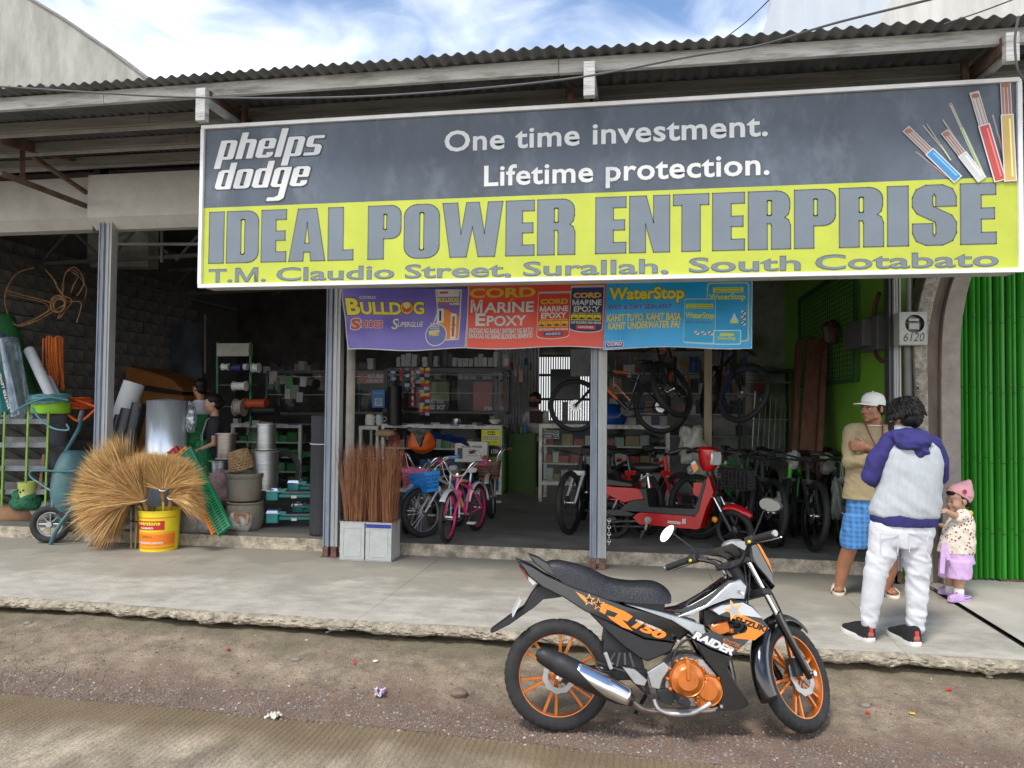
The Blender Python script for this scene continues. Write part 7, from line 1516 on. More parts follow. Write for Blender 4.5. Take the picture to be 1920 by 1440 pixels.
big=[('black mountain bicycle with white fork legs left of the middle post',(.012,)*3,(.5,.5,.5),(1072,1003),-92,-16,None,(.62,.62,.62),0),('black bicycle with a red fork and white head tube behind the scooter',(.015,)*3,(.6,.02,.02),(1205,1003),-68,12,None,(.62,.02,.02),0),('red mountain bicycle just right of the red forked one behind the scooter',(.55,.02,.02),(.02,)*3,(1262,1003),-70,18,(.35,.02,.02),None,0),('green framed mountain bicycle behind the scooter handlebar',(.22,.24,.19),(.05,.4,.08),(1318,1012),-128,-24,(.05,.4,.08),(.3,.32,.25),0),('dark mountain bicycle with lime yellow bands behind the wire basket',(.03,.03,.03),(.45,.62,.03),(1395,1014),-112,14,None,(.02,)*3,0),('dark mountain bicycle in the row, between the lime and the bright green one',(.02,)*3,(.4,.02,.02),(1420,1003),-104,-10,None,None,0),('bright green and black mountain bicycle in the right row, second from the man',(.05,.40,.03),(.015,)*3,(1462,1024),-112,10,None,(.02,)*3,0),('black mountain bicycle with pale bands, nearest the man with the cap',(.02,)*3,(.6,)*3,(1518,1034),-104,22,None,(.03,)*3,0),('grey wrapped mountain bicycle half hidden behind the man with the cap',(.3,.31,.29),(.3,.31,.29),(1578,1028),-96,8,(.1,.1,.02),(.35,.36,.34),0)]
big+=[('black mountain bicycle deep in the row behind the bright green one',(.02,)*3,(.3,.03,.03),(1492,1006),-110,6,None,None,0),('dark red mountain bicycle deep in the row behind the wire basket',(.12,.015,.015),(.02,)*3,(1352,996),-96,-14,None,None,0),('black mountain bicycle squeezed between the white forked and the red forked ones',(.02,)*3,(.5,.5,.5),(1150,1000),-84,10,None,None,0),('blue grey mountain bicycle deep in the row left of the capped man',(.03,.05,.12),(.02,)*3,(1548,1004),-100,-8,None,None,0),('black and silver mountain bicycle between the lime banded and the bright green ones',(.02,)*3,(.5,)*3,(1436,1026),-100,26,None,(.03,)*3,0),('dark green mountain bicycle right behind the scooter basket',(.02,.09,.03),(.02,)*3,(1376,1004),-116,-18,None,None,0)]
for i,(lb,c1,c2,uv,hd_,stv,rc_,fc_,_)in enumerate(big):
 b=bicycle(lb,c1,c2,.345,R(stv),False,None,None,rc_,forkc=fc_);setb(b,flz(*uv),head=R(hd_+0),WB=1.08,lean=R((-4,3,-3,2)[i%4]))
def hung(lb,u,v,Y,head,c1,c2,steer,lean=0,text_=None,rimc=None,pitch=0,forkc=None):
 b=bicycle(lb,c1,c2,.345,R(steer),False,None,None,rimc,text_=text_,forkc=forkc,grp='bicycles hung up above the row');p=W(u,v,Y=Y);h=R(head);place(b,(p.x-1.08*math.cos(h),p.y-1.08*math.sin(h),p.z-.345),h,R(lean),R(pitch));return b
hung('black bicycle with white lettered tyre hung up left of the other front wheel',1293,722,8.6,-78,(.015,)*3,(.65,.1,.02),-48,12)
hung('black mountain bicycle with blue nipples hung up below the blue banner',1371,732,8.5,-80,(.015,)*3,(.05,.1,.5),32,-10,rimc=(.02,.04,.15))
b=hung('black and orange bicycle hung side on, its frame lettered JACKAL',1080,770,9.6,180,(.015,)*3,(.65,.12,.02),0,0,'JACKAL');p=W(1240,762,Y=9.6);place(b,(p.x,9.6,p.z-.345),PI)
for c in kids(b):
 for d in kids(c):
  if d.name.startswith('frame_lettering'):bpy.data.objects.remove(d)
g=MB();a,b_=W(1150,722,Y=9.55),W(1182,755,Y=9.55);d=(b_-a);d.y=0;L_=d.length;d.normalize();n=V3(-d.z,0,d.x)
text(g,'JACKAL',lambda x,y:a+d*x+n*y+V3(0,-.035,0),0,0,L_,.03,bold=.04);_j=g.build('frame_lettering',mat('bike paint %s'%str((.65,.12,.02)),(.65,.12,.02)),None,False);_j.parent=b;_j.matrix_parent_inverse=(Matrix.Translation(b.location)@Matrix.Rotation(PI,4,'Z')).inverted()
# plastic wrap on some frames
for i,(u0,u1,v0,v1,Y)in enumerate(((1278,1322,735+70,870,8.6),(1292,1330,870,930,8.5),(1478,1500,850,880,8.2),(1455,1475,925,950,7.9),(1562,1585,905,975,8.1),(1540,1562,850,890,8.3))):
 sack(('large pale plastic wrap standing tall behind the scooter','plastic wrap bunched low behind the scooter footboard','plastic wrap bunched on the bright green bicycle','small plastic wrap hanging low left of the green bicycle','long plastic wrap hanging beside the man with the cap','round plastic wrap on the last bicycle by the capped man')[i],u0,u1,v0,v1,Y,mat('milky wrap',(.25,.26,.23),.3,bump=.5,bs=14),nm='plastic_wrap',seed=20+i,amp=.2,flat=.5)['group']='plastic wrapping on the bicycles'
# - red scooter
fcn,rcn=W(1378,1034,Z=.12),W(1149,1010,Z=.12);WBs=(fcn-rcn).length;hs=math.atan2(fcn.y-rcn.y,fcn.x-rcn.x)
sr=mat('scooter red',(.46,.006,.008),.22,var=.06,coat=.4);sk=mat('scooter black',(.018,.018,.02),.4)
es=thing('electric_scooter','glossy red electric scooter with black wire basket behind the middle post','scooter')
def sc_(cx,cy):b_=1215+(cx-60)/1420*150;return((cx-60)/1420*WBs,(b_-cy)/(1175+(cx-60)/1420*50))
def spn(nm,pts,y0,y1,m,par=es,ins=.03,bev=.006):g=MB();g.prism([sc_(*p)for p in pts],y0,y1,'XZ',ins);return g.build(nm,m,par,True,bevel=bev)
def S3(cx,cy,y):a=sc_(cx,cy);return Vector((a[0],y,a[1]))
bd=spn('floor_body',[(350,945),(400,900),(450,885),(700,905),(1040,935),(1095,915),(1120,860),(1160,700),(1190,540),(1225,455),(1285,655),(1255,720),(1210,830),(1175,950),(1140,1080),(1100,1095),(700,1055),(430,1030)],-.13,.13,sr,ins=.015)
spn('footboard',[(30,860),(60,845),(200,850),(300,760),(380,735),(500,735),(480,690),(430,600),(520,600),(545,800),(560,820),(900,840),(1080,850),(1120,740),(1175,530),(1200,480),(1205,540),(1165,700),(1125,880),(1090,925),(1040,932),(700,900),(450,880),(330,930),(100,920),(40,895)],-.14,.14,sk,ins=.01)
spn('rear_panel',[(-20,550),(100,570),(380,590),(440,610),(500,710),(480,732),(380,735),(300,755),(240,765),(-20,640)],-.12,.12,sr)
spn('storage_box',[(1040,540),(1150,545),(1165,560),(1120,730),(1050,690),(1035,660)],-.09,.09,sr)
spn('long_seat',[(-90,470),(0,465),(330,530),(350,575),(280,580),(-90,545)],-.11,.11,sk,ins=.03,bev=.02)
g=MB();g.ell(S3(450,350,0),(.155,.11,.052),20,12);g.v=[(x,y*(1.1-.5*max(0,(x-S3(450,350,0).x)/.15)),z-.25*(x-S3(450,350,0).x)**2*(1 if z<9 else 0)+.9*(x-S3(450,350,0).x)**2)for x,y,z in g.v];g.build('saddle',sk,es)
g=MB();g.tube([S3(470,420,0),S3(500,600,0)],.016,10);g.build('seat_post',chr2,es)
g=MB();
for q in((420,500,430,430),(520,440,560,450),(430,480,520,425)):g.tube([S3(q[0],q[1],-.05),S3(q[2],q[3],-.05)],.012,8)
g.build('seat_clamp',chr2,es)
def scw(c,X=None):
 rr=.20 if X is None else .205;g=MB();g.xf=X;tyre(g,c,rr,.062,80,False);w_=g.build('wheel',tyb,es);g=MB();g.xf=X;g.lathe([(rr-.05,-.024),(rr-.042,-.03),(rr-.04,0),(rr-.042,.03),(rr-.05,.024),(rr-.056,0),(rr-.05,-.024)],c,'Y',40,False);g.build('rim',sk,w_);g=MB();g.xf=X;g.lathe([(0,-.05),(.012,-.05),(.05,-.03),(.06,.03),(0,.04)],c,'Y',20);g.build('hub',sk,w_)
 for k in range(5):g=MB();g.xf=X;a=k*2*PI/5;g.bar(Vector(c)+V3(.04*math.cos(a),0,.04*math.sin(a)),Vector(c)+V3((rr-.05)*math.cos(a),0,(rr-.05)*math.sin(a)),.014,.026,up=(0,1,0));g.build('spoke',sk,w_,False)
scw((0,0,.20));ax_=(S3(1190,430,0)-S3(1440,1150,0));ax_.y=0;ax_.normalize();fp=S3(1300,760,0);SS=Matrix.Translation(fp)@Matrix.Rotation(R(-18),4,ax_)@Matrix.Translation(-fp);FH=Vector((WBs,0,.205));scw(tuple(FH),SS)
for s_ in(-1,1):
 g=MB();g.xf=SS;a=FH+V3(0,s_*.055,0);b_=S3(1270,700,s_*.055);g.tube([a.lerp(b_,.5),b_],.013,10);g.build('fork_tube',chr2,es);g=MB();g.xf=SS;g.tube([a,a.lerp(b_,.55)],.02,10);g.build('fork_slider',sk,es)
 g=MB();g.xf=SS;g.lathe([(0,0),(.028,0),(.03,s_*.02),(.018,s_*.035),(0,s_*.04)],S3(1295,975,s_*.065),'Y',16);g.build('reflector',mat('amber reflector',(.9,.3,.02),.2),es)
g=MB();g.xf=SS;g.box(S3(1270,690,0),(.08,.15,.03));g.build('fork_clamp',sk,es,bevel=.006)
g=MB();g.xf=SS;FX,FZ=FH.x,FH.z;g.grid(lambda a,b:(lambda t_,s_:(FX+(.235+.012*(1-s_*s_))*math.cos(t_)*(1+.25*max(0,.3-a)),s_*.05*(1-.8*max(0,.25-a)*4*.7),FZ+(.235+.02*(1-s_*s_)-.03*abs(s_)**3)*math.sin(t_)))(R(42)+R(72)*a,2*b-1),22,8);o=g.build('front_fender',sr,es,fix=False);o.modifiers.new('t','SOLIDIFY').thickness=.004
g=MB();g.grid(lambda a,b:(lambda t_,s_:((.235)*math.cos(t_),s_*.06,.20+(.24-.03*abs(s_)**3)*math.sin(t_)))(R(10)+R(110)*a,2*b-1),22,8);o=g.build('rear_fender',sr,es,fix=False);o.modifiers.new('t','SOLIDIFY').thickness=.004
g=MB();g.tube([S3(1300,780,0),S3(1200,430,0),S3(1180,370,0)],[.03,.035,.03],12);g.build('steering_column',sk,es)
hl=S3(1185,240,0);M=Matrix.Translation(hl)@Matrix.Rotation(R(-10),4,'Z')
g=MB();g.xf=M;g.loft([((-.01,0,-.14),.05,.05),((0,0,-.09),.085,.085),((.0,0,0),.10,.11),((-.01,0,.07),.095,.11),((-.03,0,.10),.06,.08)],20);hd_=g.build('head_shell',sr,es)
g=MB();g.xf=M@Matrix.Translation((.062,-.02,-.01))@Matrix.Rotation(R(-24),4,'Z');g.prism(rrect(-.058,-.07,.058,.065,.025),-.01,.045,'YZ',.08);g.build('headlight',mat('headlight glass',(.75,.76,.78)),hd_)
g=MB();hb_=S3(1060,170,0);g.tube(crv([hb_+V3(-.19,-.30,-.02),hb_+V3(-.06,-.22,.03),hb_+V3(0,-.1,.0),hl+V3(-.05,0,.03),hb_+V3(0,.1,.0),hb_+V3(-.06,.22,.03),hb_+V3(-.19,.30,-.02)],5),.013,8);g.build('handlebar',sk,es)
for s_ in(-1,1):g=MB();g.tube([hb_+V3(-.20,s_*.305,-.022),hb_+V3(-.10,s_*.245,.015)],.02,12);g.build('grip',sk,es)
g=MB();g.quad(S3(1015,310,-.1),S3(1062,275,-.1),S3(1105,380,-.1),S3(1055,425,-.1));o=g.build('paper_tag',mat('cream paper',(.62,.6,.5)),es,False,fix=False);g=MB();g.quad(S3(1032,335,-.104),S3(1072,315,-.104),S3(1102,382,-.104),S3(1055,420,-.104));g.build('orange_print',orgp,o,False,fix=False)
g=MB();wx0,wx1=sc_(1320,500)[0],sc_(1650,500)[0];z0,z1=sc_(1500,630)[1],sc_(1500,400)[1]
for i in range(9):x=wx0+(wx1-wx0)*i/8;[g.tube([(x,y,z0),(x*1.0,y*1.12,z1)],.0045,4)for y in(-.12,.12)];g.tube([(x,-.12,z0),(x,.12,z0)],.003,4)
for j in range(7):z=z0+(z1-z0)*j/6;y=.12*(1+.12*j/6);g.tube([(wx0,-y,z),(wx1,-y,z),(wx1,y,z),(wx0,y,z)],.0045 if j<6 else .009,4,closed=True)
for j in range(7):y=-.12+.24*j/6;g.tube([(wx1,y,z0),(wx1,y*1.12,z1)],.003,4);g.tube([(wx0,y,z0),(wx0,y*1.12,z1)],.003,4);g.tube([(wx0,y,z0),(wx1,y,z0)],.003,4)
g.build('wire_basket',sk,es,False)
for pp_,d_ in(((530,970),1),):g=MB();g.lathe([(0,0),(.035,0),(.035,-.02),(0,-.02)],S3(550,975,-.13),'Y',20);g.bar(S3(550,985,-.16),S3(530,1090,-.16),.02,.016,up=(0,1,0));g.build('crank',chr2,es,False);g=MB();g.box(S3(515,1140,-.19),(.035,.09,.09),(0,.3,0));g.build('pedal',sk,es,bevel=.004)
g=MB();g.tube([S3(60,1000,-.1),S3(300,990,-.1),S3(540,1000,-.1)],.01,6);g.tube([S3(40,1050,-.1),S3(500,1060,-.1)],.006,6);g.tube([S3(100,840,-.09),S3(150,720,-.09)],.014,8);g.tube([S3(0,750,-.09),S3(50,640,-.09)],.014,8);g.build('rear_linkage',chr2,es,kind='stuff')
D=Face(lambda a,b,l:(a,-.1305-l,b),.0004,.0006);x0,z0=sc_(775,1008);x1,_z=sc_(920,1020);D.rect(WH,x0,z0-.005,x1,z0+.018,.005).text((.5,.02,.02),'QUANDE',x0+.005,z0-.001,x1-x0-.01,.014,bold=.04)
for k in range(3):x,z=sc_(940+14*k,1025);D.rect(WH,x,z,x+.008,z+.05)
D.build('decal',bd)
place(es,(rcn.x,rcn.y,.12),hs,R(-2))
g=MB();
for k in range(7):c=W(1139.5,985+k*5,Y=6.98);g.torus((0,0,0),.010,.003,'X' if k%2 else 'Y',12,5,1);nv=13*6;g.v[-nv:]=[(x+c.x,y+c.y,z*1.6+c.z)for x,y,z in g.v[-nv:]]if False else g.v[-nv:]
g=MB()
for k in range(8):c=W(1142,975+k*6.5,Y=6.97);g.torus(c,.014,.0035,'X' if k%2 else 'Y',12,5)
single('chain',g,chr2,'short steel chain hanging beside the middle post','chain',kind_=1)
# = RIGHT SIDE AND INTERIOR
def ep(pts,Y):return[(W(u,v,Y=Y).x,W(u,v,Y=Y).z)for u,v in pts]
stone_=mat('pebbled pillar',(.36,.33,.27),.9,var=.25,vs=26,bump=.8,bs=70,dirt=.6,ds=12,dcol=(.12,.1,.08));brn=mat('brown pillar groove',(.20,.155,.125),.85,var=.2,vs=6,bump=.2,dirt=.5,ds=3,dcol=(.1,.08,.07),stretch=(1,1,.3));greyp=mat('grey brown pillar',(.30,.26,.225),.85,var=.12,vs=8,bump=.25,dirt=.45,ds=5,dcol=(.15,.12,.1))
t=thing('arched_pillar','grey brown moulded pillar curving into an arch left of the green shutter','pillar',W(1765,1090,Y=7.0))
LA=crv([(1733,1095),(1722,900),(1717,740),(1713,660),(1718,590),(1735,522),(1765,450),(1810,395)],4);RA=crv([(1749,1095),(1742,900),(1739,740),(1738,650),(1745,590),(1762,522),(1790,455),(1830,405)],4);RB=crv([(1769,1095),(1766,900),(1765,740),(1766,640),(1772,580),(1788,522),(1812,460),(1850,410)],4);RC=crv([(1806,1095),(1803,900),(1802,740),(1802,640),(1808,580),(1822,520),(1845,465),(1880,420)],4)
for a,b,y,m in((LA,RA,6.98,stone_),(RA,RB,7.06,brn),(RB,RC,7.0,greyp)):
 g=MB();P=[W(p.x,p.y,Y=7)for p in a];Q=[W(p.x,p.y,Y=7)for p in b];n=len(P);vs=[]
 for i in range(n):vs+=[(P[i].x+.001,y,P[i].z),(Q[i].x-.001,y,Q[i].z),(Q[i].x-.001,y+.35,Q[i].z),(P[i].x+.001,y+.35,P[i].z)]
 g.add(vs,[(i*4+j,i*4+(j+1)%4,i*4+4+(j+1)%4,i*4+4+j)for i in range(n-1)for j in range(4)]);o=g.build('moulding',m,t,True,ang=30,bevel=.006)
D=Face(lambda a,b,l:(a,6.98-l,b),.0003,.001);p=W(1716,735,Y=6.98)
for i,s in enumerate('RC 6120'):
 if s!=' ':D.text(BLK,s,p.x+.01+.004*(i%2),p.z+.18-.04*i,.022,.028)
D.build('marking',t)
g=MB();x0,x1=W(1686,800,Y=7.3).x,W(1740,800,Y=7.3).x;g.box(((x0+x1)/2,7.45,2.0),(x1-x0+.1,.2,4));single('wall_strip',g,mat('dark grey wall',(.12,.11,.10),.9,var=.3),'narrow dark wall between the steel post and the moulded pillar','wall',smooth=False)  # wall strip in a dark grey of its own
g=MB();g.box((W(1686,800,Y=7.28).x,7.3,1.6),(.03,.04,3.2));single('green_strip',g,greenm,'thin lime green edge strip right of the dark steel post','wall trim',smooth=False)
pm_=W(1705,560,Y=7.0);g=MB();g.tube([(pm_.x,7.02,W(1700,590,Y=7.0).z),(pm_.x,7.02,4)],.022,10);g.tube([(pm_.x+.01,7.05,.02),(pm_.x,7.05,W(1700,640,Y=7.0).z)],.035,10);single('conduit_pipe',g,mat('grey conduit',(.17,.17,.165),.6),'grey conduit pipe running above and below the meter box','pipe')
# meter
Ym=6.86;a,b=W(1687,646,Y=Ym),W(1738,585,Y=Ym);t=thing('electric_meter','grey electricity meter box with round window and handwritten 6120','meter',(a.x,Ym,a.z));cx,cz=(a.x+b.x)/2,(a.z+b.z)/2
mg=mat('meter box paint',(.42,.43,.40),.5,dirt=.3,ds=8);cr=W(1715,607,Y=Ym);rr=.078
g=MB();g.flat([[(a.x,a.z),(b.x,a.z),(b.x,b.z),(a.x,b.z)],[(cr.x+rr*math.cos(-i*PI/14),cr.z+rr*math.sin(-i*PI/14))for i in range(28)]],lambda x,z:(x,Ym,z));g.build('front_plate',mg,t,False,fix=False)
g=MB();w_=b.x-a.x;h=b.z-a.z
for c_,d_ in(((cx,Ym+.075,a.z),(w_,.148,.004)),((cx,Ym+.075,b.z),(w_,.148,.004)),((a.x,Ym+.075,cz),(.004,.148,h)),((b.x,Ym+.075,cz),(.004,.148,h))):g.box(c_,d_)
g.build('casing',mg,t,False);g=MB();g.lathe([(rr,0),(rr,.05),(0,.05)],(cr.x,Ym,cr.z),'Y',28,False);g.box((cr.x,Ym+.035,cr.z-.02),(.09,.02,.07));g.build('recess',mat('dark glass',(.03,.03,.03),.2),t)
g=MB();g.box((cr.x,Ym+.02,cr.z+.035),(.08,.012,.02));g.box((cr.x,Ym+.02,cr.z-.02),(.08,.012,.05));g.build('dial',mat('dial grey',(.4,.38,.36),.4),t,False)
D=Face(lambda x,z,l:(x,Ym-l,z),.0003,.0006);D.text(BLK,'6120',a.x+.03,a.z+.025,w_-.05,.075,bold=.0,shear=.25);D.circ((.6,.05,.03),cr.x,cr.z-.0,.001);D.build('handwriting',t)
# green folding shutter
shg=mat('green shutter paint',(.03,.26,.018),.35,var=.12,vs=4,bump=.05,dirt=.35,ds=2.5,dcol=(.04,.15,.02),stretch=(1,1,.2));t=thing('folding_shutter','bright green folding steel shutter at the right edge','shutter',(W(1806,1087,Z=.012).x,7.35,.012));pbm=W(1850,1087,Z=.012).y;x=W(1785,900,Y=pbm).x;sl_=None
for i in range(84):
 wd=(.046,.055,.038,.062,.044)[i%5]
 g=MB();dx=wd;dep=(.035,.05,.03,.06)[i%4];prof=[(0,0),(.1,-.5),(.3,-.9),(.5,-1),(.68,-.85),(.78,-.4),(.86,.3),(1,.35)]
 g.grid(lambda a,b:(lambda q:(x+dx*prof[q][0],pbm+dep*prof[q][1],.03+3.2*b+(.0)))(round(a*7)),7,1);o=g.build('slat',shg,t,True,ang=50,fix=False)
 g=MB()
 for k in range(5):z=.42+.62*k+(.05 if i%2 else 0);g.box((x+dx*.45,pbm-dep*.93,z),(dx*.5,.014,.006))
 g.build('hinge_slot',blk,o,False,kind='stuff');x+=dx
g=MB();g.box((x-1.9,pbm+.09,1.7),(4.9,.02,3.4));g.build('added_backing',mat('shutter shade',(.02,.10,.015),.8),t,False);g=MB();g.box((x-1.8,pbm,.018),(3.9,.09,.02));g.build('bottom_track',rust,t,False);g=MB();g.box((x-1.8,pbm+.1,3.6),(4.2,.3,.8));g.build('header',mat('dark header',(.05,.045,.04),.9),t,False)  # dark sheet added behind the slats to block light through their gaps
# things on the green side wall
XW=XR-.02
def WX(u,v):return W(u,v,X=XW)
t=thing('mesh_panel','dark green welded mesh panel fixed to the lime green side wall','mesh panel',WX(1600,705));ya,yb_=WX(1610,650).y,WX(1503,650).y;za,zb2_=WX(1610,712).z,WX(1610,535).z+.25;dgm=mat('dark green wire',(.015,.10,.03),.5);X_=XW-.03
for p,q in(((ya,za),(ya,zb2_)),((yb_,za),(yb_,zb2_)),((ya,za),(yb_,za)),((ya,zb2_),(yb_,zb2_))):g=MB();g.bar((X_,p[0],p[1]),(X_,q[0],q[1]),.035,.035);g.build('frame_bar',dgm,t,False)
g=MB()
for i in range(1,26):y=ya+(yb_-ya)*i/26;g.bar((X_,y,za),(X_,y,zb2_),.006,.006)
for i in range(1,22):z=za+(zb2_-za)*i/22;g.bar((X_,ya,z),(X_,yb_,z),.009,.009)
g.build('mesh_wires',dgm,t,False,kind='stuff')
gb=mat('grey steel box',(.10,.10,.105),.5)
for nm,lb,u0,u1,v0,v1,d in(('fuse_box','dark grey switch box mounted nearer the mesh panel on the green wall',1613,1650,597,648,.16),('fuse_box','dark grey switch box behind the other one, nearest the steel post',1632,1661,590,655,.08)):
 y0,y1=WX(u1,v0).y,WX(u0,v0).y;z0,z1=WX(u1,v1).z,WX(u1,v0).z;g=MB();g.box((XW-d/2,(y0+y1)/2,(z0+z1)/2),(d,abs(y1-y0),z1-z0));single(nm,g,gb,lb,'switch box',bevel=.006,smooth=False)
g=MB();g.tube(crv([WX(1657,550)+V3(-.04,0,0),WX(1652,570)+V3(-.05,0,0),WX(1648,600)+V3(-.05,0,0)],5),.022,8);single('power_cable',g,mat('brown cable',(.10,.04,.03),.6),'thick brown cable entering the switch boxes from above','cable');g=MB();g.tube(crv([WX(1650,655)+V3(-.05,0,0),WX(1655,668)+V3(-.05,0,0),WX(1663,678)+V3(-.04,0,0)],5),.02,8);single('power_cable',g,mat('brown cable',(.10,.04,.03),.6),'thick brown cable curving out below the switch boxes','cable',kind_=1)
# planks
rw=mat('reddish timber',(.17,.07,.04),.6,var=.25,vs=3,bump=.2,bs=30,stretch=(6,6,.5))
for i,(ub,ut,wd,lb)in enumerate(((1484,1498,.17,'dark brown board leaning, leftmost of the timber'),(1500,1520,.14,'brown board second from the left in the leaning timber'),(1513,1531,.22,'widest reddish brown board in the middle of the leaning timber'),(1532,1546,.12,'narrow dark board right of the widest one in the leaning timber'))):
 Y=9.6-.1*i;g=MB();g.bar(W(ub,905,Y=Y-.25),W(ut,640-6*(i%2),Y=Y+.25),.06 if i!=2 else wd,wd if i!=2 else .05);single('timber_board',g,rw,lb,'board','reddish boards leaning by the green wall',False,bevel=.004)
sack('dark red item in a clear bag hanging on the mesh panel',1545,1577,600,645,9.0,mat('bagged red',(.10,.03,.03),.25,col2=(.03,.02,.02),var=.3,bump=.4),nm='hanging_bag',seed=31,flat=.5)
# display counters
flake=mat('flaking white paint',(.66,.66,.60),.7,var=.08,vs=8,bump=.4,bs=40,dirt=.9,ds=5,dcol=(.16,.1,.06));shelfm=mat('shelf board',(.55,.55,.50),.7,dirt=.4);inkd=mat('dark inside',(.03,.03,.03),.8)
BOXC=[mat('carton white',(.50,.50,.47),.7,dirt=.5,ds=25,dcol=(.2,.2,.22)),mat('carton kraft',(.34,.22,.13),.8),mat('carton blue',(.04,.10,.26),.6),mat('carton red',(.32,.04,.03),.6),mat('carton pale',(.38,.39,.40),.7,dirt=.6,ds=30,dcol=(.1,.1,.1)),mat('carton dark',(.05,.05,.055),.6),mat('carton green',(.04,.18,.06),.6)]
cubes=[]
for m in BOXC:g=MB();g.box((0,0,.5),(1,1,1));me=g.mesh('carton',m);fixn(me);cubes.append(me)
def carton(c,d,lb,grp,k=None,rz_=0,nm='carton',cat='carton'):
 o=bpy.data.objects.new(nm,cubes[k if k is not None else random.randrange(len(cubes))]);COL.objects.link(o);o.location=c;o.scale=d;o.rotation_euler.z=rz_;return tag(o,lb,cat,grp)
CN=('white','brown','blue','red','grey','dark','green');OR=lambda n:'%d%s'%(n,'th' if 10<n%100<14 else{1:'st',2:'nd',3:'rd'}.get(n%10,'th'))
def shelfrow(x0,x1,y,z,hmax,lb,grp,wmin=.06,wmax=.14,dep=.12,pal=(0,0,4,4,1,5),gap=.15,rows=1,nm='carton',cat='carton'):
 x=x0;ct=0
 while x<x1:
  w_=random.uniform(wmin,wmax)
  if random.random()>gap:
   zz=z;k=random.choice(pal);n=random.randint(1,rows);ct+=1;h=random.uniform(.5,1)*hmax/(n if n>1 else 1)
   for q in range(n):carton((x+w_/2,y+random.uniform(-.02,.02),zz),(w_*.92,dep,h*.96),CN[k]+' box, '+OR(ct)+' from the left '+lb+(', %s one'%('top' if q==n-1 else('bottom','second','third')[q])if n>1 else ''),grp,k,random.uniform(-.06,.06),nm,cat);zz+=h
  x+=w_+.004
def counter(lb,u0,u1,vt,vb,Y,dep,shelves,legs=True,strip=None,goods=None,endc=None):
 a,b=W(u0,vb,Y=Y),W(u1,vt,Y=Y);x0,x1=a.x,b.x;zt=b.z;zb_=max(.12,W(u0,vb,Y=Y).z);t=thing('display_counter',lb,'counter',((x0+x1)/2,Y,.12));F_=.05
 for x in(x0+F_/2,x1-F_/2):
  for y in(Y,Y+dep):g=MB();g.bar((x,y,.12),(x,y,zt-F_),F_,F_);g.build('leg',flake,t,False,bevel=.004)
 for z in(zt-F_/2,zb_+.02):g=MB();g.bar((x0,Y-.002,z),(x1,Y-.002,z),F_*1.2,F_);g.build('rail',flake,t,False,bevel=.004)
 g=MB();g.box(((x0+x1)/2,Y+dep/2,zt+.003),(x1-x0,dep+.04,.012));g.build('top',flake,t,False)
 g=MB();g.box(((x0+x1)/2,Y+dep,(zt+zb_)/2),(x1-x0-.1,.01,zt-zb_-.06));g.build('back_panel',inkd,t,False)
 zs=[zb_+.045+(zt-zb_-.1)*k/shelves for k in range(shelves)]
 for z in zs:g=MB();g.box(((x0+x1)/2,Y+dep/2,z),(x1-x0-.1,dep-.06,.022));g.build('shelf',shelfm,t,False)
 g=MB();g.box(((x0+x1)/2,Y+.03,(zt+zb_)/2),(x1-x0-.1,.004,zt-zb_-.1));g.build('pane',glass('counter glass',(.9,.95,.93),.0,.05,.03),t,False)
 if endc:g=MB();g.box((x1+.012,Y+dep/2,(zt+.12)/2),(.02,dep,zt-.2));g.build('side_panel',endc,t,False)
 for i,z in enumerate(zs):shelfrow(x0+.08,x1-.08,Y+.2,z+.012,(zt-zb_-.1)/shelves*.7,'on '+('lowest','second','third','top')[i]+' shelf of '+goods[0],*goods[1:])
 return t,x0,x1,zt,zb_
ph='PHILIPS'
t,x0,x1,zt,zb_=counter('long glass fronted counter with blue brand strip behind the children\'s bicycles',714,942,799,925,11.6,.6,3,goods=('the blue strip counter','goods in the long counter',.08,.2,.2,(2,1,4,5,3,6,2)),endc=mat('green side',(.06,.20,.03),.6))
def strip(t,xa,xb,y,z,h=.05,n=4):
 D=Face(lambda a,b,l:(a,y-l,b),.0004,.001);D.rect((.5,.55,.6),xa,z,xb,z+h);w_=(xb-xa)/n
 for i in range(n):D.rect((.02,.12,.35),xa+w_*(i+.62),z+.002,xa+w_*(i+.98),z+h-.002);D.text((.02,.12,.45),ph,xa+w_*(i+.1),z+.012,w_*.48,h*.55,bold=.03)
 D.build('brand_strip',t)
strip(t,x0+.02,x1-.25,11.57,zt-.045,.06)
D=Face(lambda a,b,l:(a,11.60-l,b),.0004,.035)
def px(u,v):p=W(u,v,Y=11.58);return p.x,p.z
a,b=px(903,835),px(939,806);D.rect((.62,.60,.02),a[0],a[1],b[0],b[1]).text(BLK,'phelps',a[0]+.09,b[1]-.055,.13,.04,bold=.04,shear=.3).text(BLK,'dodge',a[0]+.10,b[1]-.09,.12,.035,bold=.04,shear=.3)
for k in range(4):q=a[0]+.025+k*.065;D.rect((.12,.2,.35),q,a[1]+.09,q+.05,a[1]+.14).rect((.6,.6,.6),q+.01,a[1]+.1,q+.04,a[1]+.125)
D.text(BLK,'WIRE & CABLE',a[0]+.03,a[1]+.045,.22,.022)
a,b=px(917,866),px(939,838);D.rect(BLK,a[0],a[1]+.08,b[0],b[1]).rect((.1,.35,.03),a[0],a[1],b[0],a[1]+.08).text(WH,'LTD!',a[0]+.03,b[1]-.1,.12,.06,bold=.05,shear=.2)
D.build('poster',t)
